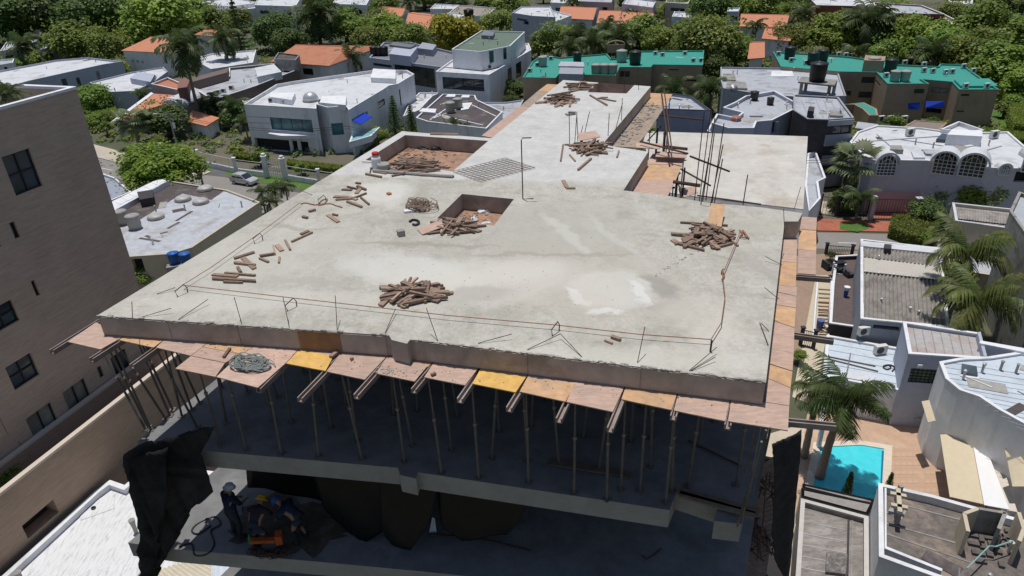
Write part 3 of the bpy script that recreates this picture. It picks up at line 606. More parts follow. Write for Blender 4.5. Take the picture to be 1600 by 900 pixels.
rod([P(x, y, ZS) + Vector((0, 0, .03)) for x, y in ((1089, 307), (1140, 314), (1189, 321))], .022, 'steel_pipe', rebar, 'dark pipe lying on the back edge of the slab beside the starter bars', 'pipe')
# scaffold by the stair opening
S = root('scaffold', P(1045, 250, Z2), 'rusty tube scaffold standing in the stair opening between slab and terrace', 'scaffold')
def tb(name, a, b, r=.028): MB().tube([a, b], r, 6).build(name, rebar, S)
tb('brace', P(1032, 172, ZS) + Vector((0, 0, .6)), P(1046, 238, ZS), .03); tb('brace', P(1036, 165, ZS) + Vector((0, 0, .6)), P(1050, 236, ZS), .022)
tb('ledger', P(1030, 180, ZS) , P(1099, 187, ZS), .035); tb('ledger', P(1000, 221, ZS) , P(1075, 240, ZS), .03)
tb('ledger', P(1040, 229, ZS - .1), P(1074, 233, ZS - .1), .05); tb('ledger', P(1052, 284, ZS - .1), P(1094, 290, ZS - .1), .05)
for a, b in ((1040, 205), (1046, 300), (1028, 200), (1058, 270), (1070, 262)):
    q = P(a, b, ZS - .5); tb('standard', Vector((q.x, q.y, Z2 + .03)), q)
for a, b, c_, d in ((1012, 220, 1034, 196), (1052, 262, 1064, 300), (1046, 296, 1062, 270)): tb('brace', P(a, b, ZS - 1.6), P(c_, d, ZS - .5), .025)
tb('ledger', P(1060, 262, ZS - 1.2), P(1110, 290, ZS - 1.2), .03); tb('ledger', P(1078, 244, ZS - .8), P(1140, 268, ZS - 1.4), .035)
sheet([(993, 224), (1036, 226), (1030, 234), (994, 232)], ply, 'pink plywood landing between the two lower boards of the stair opening', z=ZS - .15)
sheet([(1060, 296), (1086, 292), (1090, 302), (1064, 312)], ply, 'pink plywood sheet lying on the terrace under the stair opening', z=ZS - 1.5)
sheet([(1027, 238), (1074, 240), (1072, 248), (1024, 246)], ply, 'pink plywood board laid across the head of the stair landing', z=ZS - .3)
# welded mesh panel, drum, pipe, rope heaps, rubbish
G = root('welded_mesh_panel', P(765, 264, ZS), 'rusty welded wire mesh sheet lying flat on the white part of the slab', 'wire mesh')
a, b, c_, d = [P(x, y, ZS + .03) for x, y in ((708, 268), (790, 247), (836, 262), (752, 284))]
for i in range(13): t = i / 12; MB().tube([a.lerp(b, t), d.lerp(c_, t)], .0075, 4).build('wire', rebar, G)
for i in range(9): t = i / 8; MB().tube([a.lerp(d, t) + Vector((0, 0, .01)), b.lerp(c_, t) + Vector((0, 0, .01))], .0075, 4).build('wire', rebar, G)
q = P(589, 263, ZS); J = root('fuel_can', q, 'white plastic can with a red lid standing at the left pit', 'can')
MB().lathe(q, [(.13, 0), (.15, .02), (.15, .3), (.13, .36), (.06, .4), (.06, .44)], 16).build('body', white, J, True); MB().lathe(q + Vector((0, 0, .42)), [(.1, 0), (.11, .05), (.09, .09), (0, .1)], 14).build('lid', M('red_plastic', (.55, .04, .04), var=.1), J, True)
q = P(600, 266, ZS); tag(MB().lathe(q, [(.17, 0), (.19, .2), (.17, .22), (.165, .03)], 16).build('bucket', greyp, smooth=True, base=q), 'grey cement bucket beside the white can', 'bucket')
rod([P(x, y, ZS) + Vector((0, 0, .04)) for x, y in ((578, 272), (582, 262), (590, 258), (584, 256), (566, 255))], .012, 'cable', blackp, 'dark cable curling round the white can', 'cable')
rod([P(583, 269, ZS) + Vector((0, 0, .05)), P(708, 278, ZS) + Vector((0, 0, .05))], .045, 'pvc_pipe', greyp, 'long pale pipe lying under the heap at the left pit', 'pipe', n=8)
def tangle(name, px, py, rx, ry, n, r, mat, lab, cat, z=ZS, hz=.15, seed=3):
    rd = random.Random(seed); mb = MB()
    for i in range(n):
        a0 = rd.uniform(0, 6.28); k = rd.uniform(.45, 1); sw = rd.uniform(2, 5); ox, oy = rd.uniform(-.3, .3), rd.uniform(-.3, .3); pts = []
        for j in range(10):
            a = a0 + sw * j / 9
            pts.append(P(px + rx * (ox + k * .7 * math.cos(a)), py + ry * (oy + k * .7 * math.sin(a)), z) + Vector((0, 0, .02 + hz * rd.random())))
        mb.tube(pts, r, 4)
    return tag(mb.build(name, mat), lab, cat)
tangle('wire_tangle', 658, 325, 30, 10, 26, .012, M('tan_wire', (.26, .19, .15), var=.3), 'tangled heap of tying wire and sacking on the slab', 'wire')
q = P(640, 331, ZS); tag(MB().box(q + Vector((0, 0, .03)), (.28, .14, .05), .3).box(q + Vector((.1, .05, .05)), (.16, .1, .05), -.4).build('sack', white), 'crumpled white sack at the foot of the wire tangle', 'sack')
tangle('rope_coil', 392, 570, 42, 15, 30, .011, M('grey_green_rope', (.24, .28, .27), var=.3), 'coil of grey green rope on the pink boards at the left of the formwork ledge', 'rope', z=ZB, hz=.08, seed=8)
rod([P(x, y, ZS) + Vector((0, 0, .03)) for x, y in ((640, 348), (645, 345), (652, 346), (655, 350), (650, 353), (645, 352))], .03, 'hose_piece', blackp, 'short dark curved hose lying left of the middle pit', 'hose')
q = P(627, 368, ZS); tag(MB().box(q + Vector((0, 0, .07)), (.17, .15, .14), .4).build('concrete_lump', oldc), 'dark grey concrete block alone on the slab left of the middle pit', 'block')
q = P(608, 304, ZS); tag(MB().box(q + Vector((0, 0, .03)), (.1, .12, .05), .7).build('brick_shard', tile), 'small red brick shard on the slab', 'brick')
def bag(px, py, z, rx, ry, h, mat, lab, name='plastic_bag', seed=1):
    rd = random.Random(seed); c0 = P(px, py, z); k = mpp(c0); mb = MB(); n = 12; prof = ((1, 0), (1.05, .3), (.75, .75), (.35, 1.0))
    rows = [[(c0.x + rx * k * r * math.cos(6.283 * j / n) * rd.uniform(.75, 1.2), c0.y + ry * k * 1.6 * r * math.sin(6.283 * j / n) * rd.uniform(.75, 1.2), z + h * t * rd.uniform(.6, 1.2)) for j in range(n)] for r, t in prof]
    for a, b in zip(rows, rows[1:]):
        for j in range(n): mb.face([a[j], a[(j + 1) % n], b[(j + 1) % n], b[j]])
    mb.face(rows[-1]); return tag(mb.build(name, mat), lab, 'bag')
zp = ZS - TH - .01
bag(666, 232, zp, 14, 4, .12, blackp, 'black plastic sheet crumpled in the left pit', seed=2); bag(684, 234, zp, 10, 3.5, .14, blackp, 'smaller black plastic lump at the right in the left pit', seed=3)
bag(652, 228, zp, 9, 3, .06, white, 'white sheet beside the black plastic in the left pit', seed=4)
bag(757, 331, zp, 12, 3.5, .08, white, 'white paper litter at the back of the middle pit', seed=5); bag(760, 349, zp, 8, 2.5, .05, white, 'white paper litter at the right front of the middle pit', seed=6); bag(741, 345, zp, 6, 3.5, .14, white, 'crumpled white bag in the middle pit next to the timber', seed=7)
bag(967, 144, zp, 9, 3, .25, white, 'white sack lying in the farthest pit', seed=8)
def chips(name, px_list, z, mat, n, size, lab):
    mb = MB(); poly = [P(x, y, z) for x, y in px_list]; a, b, c_, d = poly
    for i in range(n):
        q = a.lerp(b, random.random()).lerp(d.lerp(c_, random.random()), random.random()); s_ = size * random.uniform(.4, 1.3)
        mb.box((q.x, q.y, z + s_ * .2), (s_ * 1.6, s_, s_ * .5), random.uniform(0, 3))
    o = mb.build(name, mat); o['kind'] = 'stuff'; tag(o, lab); return o
chips('rubble', [(700, 335), (755, 330), (790, 345), (700, 360)], zp, dirt, 60, .05, 'wood chips and rubble littering the floor of the middle pit')
chips('rubble', [(620, 230), (740, 228), (700, 262), (600, 256)], zp, dirt, 90, .06, 'wood chips and rubble littering the floor of the left pit')
chips('rubble', [(1000, 160), (1035, 162), (985, 228), (955, 226)], ZB, oldc, 120, .06, 'dried mortar crumbs on the dirty boards beside the far wing')
chips('sawdust', [(1090, 395), (1105, 380), (1010, 440), (1020, 430)], ZS, oldc, 40, .02, 'crumbs of mortar on the right part of the slab')
chips('crumbs', [(250, 480), (1100, 560), (1180, 380), (480, 330)], ZS, oldc, 220, .011, 'mortar crumbs scattered over the slab')
chips('chips', [(590, 571), (655, 580), (640, 590), (580, 582)], ZB, greyp, 60, .02, 'grey gravel spilt on the plywood in front of the notch')
chips('mortar_spatter', [(160, 520), (1190, 632), (1200, 650), (150, 535)], ZB, oldc, 110, .014, 'mortar spatter and grit on the front formwork boards')
strew([(350, 560, 360, 546, 3, 0), (517, 560, 527, 552, 3, 2), (548, 563, 552, 561, 3, 0), (674, 588, 681, 585, 3, 0)], 'small stick left on the front formwork boards', 'sticks on the formwork', z=ZB)

# ------------------------------------------------------------------ black nets
def net(name, grid, A, Bp, amp, lab, parent=None, mat=None, sub=6, cat='net', seed=1, off=0.0, fold=5.0):
    A = Vector(A[:2]); Bp = Vector(Bp[:2]); t = (Bp - A).normalized(); nn = Vector((t.y, -t.x)); rd = random.Random(seed)
    uz = [[RW(x, y, A, Bp) for x, y in row] for row in grid]; R_, C_ = len(uz), len(uz[0]); ph = rd.uniform(0, 6)
    def s_(i, j):
        i0, j0 = min(int(i), R_ - 2), min(int(j), C_ - 2); a, b = i - i0, j - j0
        f = lambda k: (uz[i0][j0][k] * (1 - a) + uz[i0 + 1][j0][k] * a) * (1 - b) + (uz[i0][j0 + 1][k] * (1 - a) + uz[i0 + 1][j0 + 1][k] * a) * b
        return f(0), f(1)
    nr, nc = (R_ - 1) * sub, (C_ - 1) * sub; mb = MB(); vs = []
    for i in range(nr + 1):
        for j in range(nc + 1):
            u, z = s_(i / sub, j / sub); d = off + amp * (math.sin(fold * u + ph + .8 * math.sin(1.3 * z)) * .6 + .4 * math.sin(2.3 * fold * u + 1.7 * z + ph)) * (i / nr * .8 + .2) + amp * .07 * rd.uniform(-1, 1)
            q = A + t * u + nn * d; vs.append((q.x, q.y, z))
    mb.v = vs
    for i in range(nr):
        for j in range(nc): k = i * (nc + 1) + j; mb.f.append((k, k + 1, k + nc + 2, k + nc + 1))
    o = mb.build(name, mat or netm, parent, True)
    md = o.modifiers.new('thickness', 'SOLIDIFY'); md.thickness = .012
    if parent is None: tag(o, lab, cat)
    return o
fa, fb = P(152, 493, ZS), P(1197, 597, ZS)
net('shade_net', [[(214, 690), (235, 676), (268, 668), (312, 656), (356, 644)], [(210, 722), (240, 726), (276, 730), (312, 725), (330, 690)], [(228, 764), (250, 770), (282, 774), (318, 760), (348, 750)], [(243, 800), (254, 806), (272, 806), (288, 800), (318, 772)], [(238, 836), (251, 842), (263, 848), (274, 850), (280, 846)], [(248, 860), (254, 866), (260, 868), (264, 868), (266, 866)], [(232, 925), (238, 922), (244, 915), (248, 908), (252, 900)]],
    fa, fb, .26, 'torn black shade net hanging in folds from the left front corner of the building', sub=8, seed=4, off=.4)
net('shade_net', [[(232, 688), (262, 676), (292, 668)], [(232, 735), (262, 740), (290, 738)], [(246, 775), (264, 782), (284, 780)], [(249, 810), (260, 816), (276, 812)], [(246, 850), (256, 856), (268, 852)], [(238, 905), (244, 900), (252, 894)]],
    fa, fb, .2, 'inner bunched layer of black shade net at the left front corner', sub=8, seed=6, off=.65, fold=9)
ra = Vector((4.6, 8.6, 0)); rb = Vector((6.5, 9.6, 0))
net('shade_net', [[(1214, 700), (1236, 690), (1259, 676)], [(1216, 735), (1236, 735), (1257, 738)], [(1214, 785), (1232, 792), (1253, 800)], [(1207, 835), (1228, 850), (1250, 850)], [(1216, 880), (1226, 900), (1242, 930)]], ra, rb, .1,
    'black shade net strip hanging down the right side of the building', seed=9, sub=8, off=-.1, mat=M('grey_black_net', (.04, .038, .04), var=.3, rough=.95, spec=.1, scale=6))
ta = O + ax * .9; tb_ = ta + lx * W_
tc_ = O + ax * 1.6; net('tarpaulin', [[(385, 690), (450, 700), (520, 705)], [(385, 735), (450, 742), (522, 752)], [(388, 760), (440, 772), (525, 786)]], tc_, tc_ + lx * W_, .1, 'added black sheet darkening the space behind the workers on the lower floor', seed=14, fold=2.0, cat='tarpaulin', mat=tarpm)  # extra sheet, added only to darken the background behind the workers
net('tarpaulin', [[(490, 700), (530, 702), (570, 705), (600, 710), (630, 716)], [(492, 745), (525, 755), (565, 760), (605, 765), (632, 770)], [(505, 795), (530, 806), (566, 812), (602, 808), (622, 792)], [(515, 812), (542, 836), (570, 847), (598, 832), (620, 806)]], ta, tb_, .12, 'black tarpaulin sagging onto the lower floor, leftmost of three', seed=11, fold=2.0, cat='tarpaulin', mat=tarpm)
net('tarpaulin', [[(595, 706), (620, 710), (650, 716), (690, 725)], [(598, 765), (620, 772), (650, 775), (684, 770)], [(600, 808), (620, 818), (652, 816), (676, 800)], [(604, 828), (618, 842), (648, 845), (668, 818)]], ta, tb_, .12, 'black tarpaulin sagging onto the lower floor, middle of three', seed=12, fold=2.0, cat='tarpaulin', mat=tarpm, off=.15)
net('tarpaulin', [[(685, 725), (720, 732), (760, 740), (800, 748), (830, 752)], [(684, 775), (720, 782), (760, 788), (798, 792), (822, 790)], [(688, 812), (720, 826), (760, 830), (795, 826), (814, 808)], [(694, 824), (722, 843), (758, 840), (790, 842), (810, 818)]], ta, tb_, .12, 'black tarpaulin sagging onto the lower floor, rightmost of three', seed=13, fold=2.0, cat='tarpaulin', mat=tarpm)
q = P(677, 832, Z3); tag(MB().slab([q + Vector(v) for v in ((-.1, 0, 0), (.08, 0, 0), (.06, .1, .35), (0, .1, .4))], .02).build('white_sheet', white), 'small white sheet standing between two black tarpaulins', 'sheet')
rod([P(x, y, Z3) + Vector((0, 0, .02)) for x, y in ((280, 855), (300, 850), (305, 868), (325, 866), (335, 850), (330, 830), (345, 820), (335, 808), (310, 818), (300, 830), (310, 835), (330, 822))], .022, 'hose', blackp, 'black hose looping over the lower floor near the workers', 'hose')
rod([P(x, y, Z3) + Vector((0, 0, .02)) for x, y in ((670, 836), (760, 845), (830, 862))], .03, 'steel_pipe', rebar, 'dark pipe lying on the lower floor beside the tarpaulins', 'pipe')
for i, (x, y, a, b, lab) in enumerate([(1056, 766, 1186, 800, 'brown plank bridging the gap in the shored floor, back one'), (1062, 772, 1180, 806, 'brown plank bridging the gap in the shored floor, front one'), (860, 722, 985, 742, 'plank lying on the shored floor near the middle')]):
    p, q = P(x, y, Z2 + .05), P(a, b, Z2 + .05); tag(MB().beam(p, q, .16, .045).build('scaffold_plank', timber), lab, 'plank')
rod([P(1075, 690, Z2) + Vector((0, 0, .03)), P(1158, 730, Z2) + Vector((0, 0, .03))], .02, 'steel_pipe', rebar, 'dark rod lying on the shored floor at the right', 'pipe')
rod([P(x, y, Z3) + Vector((0, 0, .02)) for x, y in ((1003, 868), (1010, 875), (1022, 868), (1033, 858))], .015, 'hooked_bar', rebar, 'hooked bar on the lower floor below the gap', 'rebar')
# right flank: raking tubes and rebar ladders
def tubes(lst, r, name, lab, cat, grp):
    for (x1, y1, z1, x2, y2, z2) in lst: rod([P(x1, y1, z1), P(x2, y2, z2)], r, name, propm, lab, cat, grp, 6)
tubes([(1197, 672, ZB, 1152, 822, Z2), (1190, 690, ZB, 1160, 808, Z2 + .3), (1182, 660, ZB, 1166, 740, Z2 + 1.2), (1204, 668, ZB, 1180, 780, Z2 + .8)], .02, 'raking_tube', 'raking steel tube at the right front corner of the shored floor', 'steel tube', 'raking tubes at the right corner')
def ladder(px1, py1, z1, px2, py2, z2, wd, n, lab):
    a, b = P(px1, py1, z1), P(px2, py2, z2); r = root('rebar_ladder', b, lab, 'rebar cage', 'rebar ladders on the right flank'); s_ = Vector((.95, .3, 0)) * wd / 2
    for k in (-1, 1): MB().tube([a + s_ * k, b + s_ * k], .016, 5).build('rail', rebar, r)
    for i in range(n): c0 = a.lerp(b, (i + .5) / n); MB().tube([c0 - s_, c0 + s_], .01, 4).build('rung', rebar, r)
ladder(1212, 735, 22.6, 1205, 800, 21.0, .45, 9, 'rebar ladder hanging on the right flank, upper one'); ladder(1206, 800, 20.6, 1194, 872, 19.0, .45, 9, 'rebar ladder hanging on the right flank, lower one')
ladder(1200, 745, 19, 1180, 900, 16, .3, 12, 'rebar ladder deeper down beside the right flank')

for i, (x, y, z, lab) in enumerate(((1200, 770, 20.4, 'upper bundle of rusty offcuts lying against the right flank'), (1190, 850, 18.8, 'lower bundle of rusty offcuts lying against the right flank'))):
    q = P(x, y, z); mb = MB(); rd = random.Random(i)
    for k in range(26): d = Vector((rd.uniform(-.25, .25), rd.uniform(-.45, .45), rd.uniform(0, .3))); e = Vector((rd.uniform(-.2, .2), rd.uniform(-.3, .3), rd.uniform(-.1, .1))); mb.tube([q + d - e, q + d + e], .018, 4)
    tag(mb.build('rust_bundle', rebar), lab, 'rebar bundle')
tb0 = root('flank_tray', P(1204, 810, 19.6), 'narrow shaded plank tray along the right flank carrying rusty bundles', 'tray')
a_, b_ = P(1206, 715, 20.0), P(1176, 905, 18.2); MB().beam(a_, b_, .62, .05).build('tray_board', timber, tb0)
for k in range(5): c_ = a_.lerp(b_, k / 4); MB().beam(c_ + Vector((-.45, -.12, -.05)), c_ + Vector((.45, .12, -.05)), .07, .07).build('bearer', rebar, tb0)

# ------------------------------------------------------------------ workers
skin = M('skin', (.3, .17, .11), var=.08, rough=.55)
def person(loc, rz, J, cloth, helmet, lab, trousers):
    r = root('person', loc, lab, 'person'); r.rotation_euler.z = rz
    names = list(J); idx = {n: i for i, n in enumerate(names)}
    E = [('pelvis', 'waist'), ('waist', 'chest'), ('chest', 'neck'), ('neck', 'head'), ('head', 'crown'), ('chest', 'shL'), ('shL', 'elL'), ('elL', 'wrL'), ('chest', 'shR'), ('shR', 'elR'), ('elR', 'wrR'),
         ('pelvis', 'hpL'), ('hpL', 'knL'), ('knL', 'anL'), ('anL', 'toL'), ('pelvis', 'hpR'), ('hpR', 'knR'), ('knR', 'anR'), ('anR', 'toR')]
    rad = dict(pelvis=.13, waist=.12, chest=.15, neck=.055, head=.085, crown=.07, shL=.075, shR=.075, elL=.045, elR=.045, wrL=.03, wrR=.03, hpL=.095, hpR=.095, knL=.06, knR=.06, anL=.042, anR=.042, toL=.035, toR=.035)
    V = [Vector(J[n]) for n in names]; R_ = [rad[n] for n in names]; ed = [(idx[a], idx[b]) for a, b in E]
    for sd, sg in (('L', -1), ('R', 1)):
        wv = Vector(J['wr' + sd]); el = Vector(J['el' + sd]); d = (wv - el).normalized(); sx_ = d.cross(Vector((0, 0, 1))); sx_ = sx_.normalized() if sx_.length > .1 else Vector((1, 0, 0))
        V.append(wv + d * .05); R_.append(.032); palm = len(V) - 1; ed.append((idx['wr' + sd], palm))
        for k in range(4):
            V.append(wv + d * .09 + sx_ * (k - 1.5) * .022); R_.append(.012); ed.append((palm, len(V) - 1))
            V.append(V[-1] + d * (.05 + .01 * (k in (1, 2))) + Vector((0, 0, -.015))); R_.append(.009); ed.append((len(V) - 2, len(V) - 1))
        V.append(wv + d * .07 + sx_ * .05); R_.append(.012); ed.append((palm, len(V) - 1))
    me = bpy.data.meshes.new('body'); me.from_pydata([tuple(v) for v in V], ed, []); o = bpy.data.objects.new('body', me); COL.objects.link(o); o.parent = r
    for mt in (skin, cloth, trousers): me.materials.append(mt)
    md = o.modifiers.new('skin', 'SKIN'); md.use_smooth_shade = True; o.modifiers.new('sub', 'SUBSURF').levels = 1
    for i, v in enumerate(me.skin_vertices[0].data): v.radius = (R_[i], R_[i]); v.use_root = (i == idx['pelvis'])
    # clothing: shirt and trousers as looser shells round the same joints
    def shell(name, chain, k, mt):
        mb = MB()
        for ch in chain: mb.tube([J[n] for n in ch], [rad[n] * k for n in ch], 10)
        mb.build2 = None; oo = bpy.data.objects.new(name, mb.mesh(name, mt, None, True)); COL.objects.link(oo); oo.parent = r
    shell('shirt', [('pelvis', 'waist', 'chest', 'neck'), ('chest', 'shL', 'elL'), ('chest', 'shR', 'elR')], 1.22, cloth)
    shell('trousers', [('waist', 'pelvis'), ('pelvis', 'hpL', 'knL', 'anL'), ('pelvis', 'hpR', 'knR', 'anR')], 1.25, trousers)
    shell('boots', [('anL', 'toL'), ('anR', 'toR')], 1.5, blackp)
    r.scale = (.9, .9, .9)
    h = Vector(J['head']); cr = (Vector(J['crown']) - h).normalized(); m = Matrix.Translation(h + cr * .03) @ cr.to_track_quat('Z', 'Y').to_matrix().to_4x4()
    mb = MB().lathe((0, 0, 0), [(.165, 0), (.165, .012), (.128, .014), (.125, .06), (.1, .11), (.05, .138), (0, .145)], 16); mb.v = [tuple(m @ Vector(v)) for v in mb.v]
    oo = bpy.data.objects.new('hard_hat', mb.mesh('hard_hat', helmet, None, True)); COL.objects.link(oo); oo.parent = r
    fw = Vector((0, 1, -.2)); mb = MB().box(h + Vector((0, .09, -.03)), (.025, .03, .04)); 
    for sx_ in (-.03, .03): mb.box(h + Vector((sx_, .08, .0)), (.02, .012, .012))
    oo = bpy.data.objects.new('face', mb.mesh('face', skin, None, True)); COL.objects.link(oo); oo.parent = r
    return r
stand = dict(pelvis=(0, 0, .95), waist=(0, .02, 1.12), chest=(0, .06, 1.34), neck=(0, .1, 1.5), head=(0, .14, 1.6), crown=(0, .16, 1.69), shL=(-.19, .06, 1.4), elL=(-.25, .16, 1.15), wrL=(-.16, .36, 1.05), shR=(.19, .06, 1.4), elR=(.25, .18, 1.15), wrR=(.14, .38, 1.08), hpL=(-.1, 0, .9), knL=(-.12, .04, .5), anL=(-.13, 0, .09), toL=(-.14, .14, .04), hpR=(.1, 0, .9), knR=(.12, .05, .5), anR=(.14, -.02, .09), toR=(.15, .13, .04))
stoop = dict(pelvis=(0, -.12, .88), waist=(0, .02, 1.0), chest=(0, .22, 1.15), neck=(0, .36, 1.24), head=(0, .44, 1.27), crown=(0, .52, 1.32), shL=(-.19, .22, 1.16), elL=(-.24, .34, .92), wrL=(-.14, .5, .76), shR=(.19, .24, 1.16), elR=(.24, .38, .92), wrR=(.12, .54, .78), hpL=(-.1, -.1, .85), knL=(-.13, .06, .48), anL=(-.14, -.04, .09), toL=(-.15, .1, .04), hpR=(.1, -.1, .85), knR=(.14, .08, .48), anR=(.16, -.1, .09), toR=(.17, .04, .04))
bs = M('blue_shirt', (.014, .022, .06), var=.15); dsx = M('dark_shirt', (.035, .03, .035), var=.2); jn = M('dark_trousers', (.03, .035, .05), var=.2)
yel = M('yellow_helmet', (.75, .45, .02), var=.05, rough=.4); whl = M('white_helmet', (.6, .66, .75), var=.05, rough=.4); orange = M('orange_machine_paint', (.42, .09, .02), var=.25, rough=.6)
person(P(372, 838, Z3), -.6, stand, bs, whl, 'person in blue shirt and pale hard hat standing at the left of the lower floor', jn)
person(P(410, 858, Z3), -.2, stoop, dsx, yel, 'person in dark clothes and yellow hard hat stooping over the orange machine', jn)
person(P(470, 845, Z3), 1.2, stoop, bs, M('blue_helmet', (.05, .1, .3), var=.05), 'person in a blue shirt bending down to the right of the yellow hard hat', jn)
q = P(425, 856, Z3); K = root('cutting_machine', q, 'orange wheeled machine on the dark lower floor beside the workers', 'machine')
MB().beam(q + Vector((-.55, -.1, .45)), q + Vector((.25, -.15, .5)), .16, .12).build('frame', orange, K); MB().box(q + Vector((.35, -.1, .55)), (.2, .3, .34), .2).build('engine_cover', orange, K); MB().box(q + Vector((.05, -.05, .3)), (.5, .3, .25), .1).build('motor', darkw, K)
for sx_ in (-.25, .3): MB().tube([q + Vector((sx_, -.28, .13)), q + Vector((sx_, -.2, .13))], .13, 12).build('wheel', blackp, K)
for sx_ in (-.5, .25): MB().beam(q + Vector((sx_, -.1, 0)), q + Vector((sx_, -.1, .45)), .05, .05).build('leg', darkw, K)
K.scale = (.75, .75, .75)
mb = MB(); mb.prism([P(450 + (84 + 16 * math.sin(5 * a) + random.uniform(-14, 14)) * math.cos(a), 822 + (46 + 9 * math.sin(7 * a + 1) + random.uniform(-7, 7)) * math.sin(a), Z3) for a in np.linspace(0, 6.1, 44)], Z3 - .01, Z3 + .012); o = mb.build('painted_shade_patch', M('painted_floor_shade', (.075, .06, .045), var=.4, scale=5, stain=(.2, .17, .14), stain_s=1.5)); o['kind'] = 'stuff'; tag(o, 'dark brown patch of painted shade round the workers on the lower floor')  # litter-brown floor patch; the deep shade round the workers is in its colour
q = P(393, 850, Z3); tag(MB().lathe(q, [(.04, 0), (.05, .03), (.05, .2), (.02, .26), (.02, .3)], 10).build('bottle', M('green_plastic', (.03, .35, .12), var=.1), base=q), 'green bottle standing on the lower floor in front of the workers', 'bottle')
tangle('wire_tangle', 420, 868, 45, 12, 16, .012, rebar, 'tangle of dark wire on the lower floor at the feet of the workers', 'wire', z=Z3, seed=21)
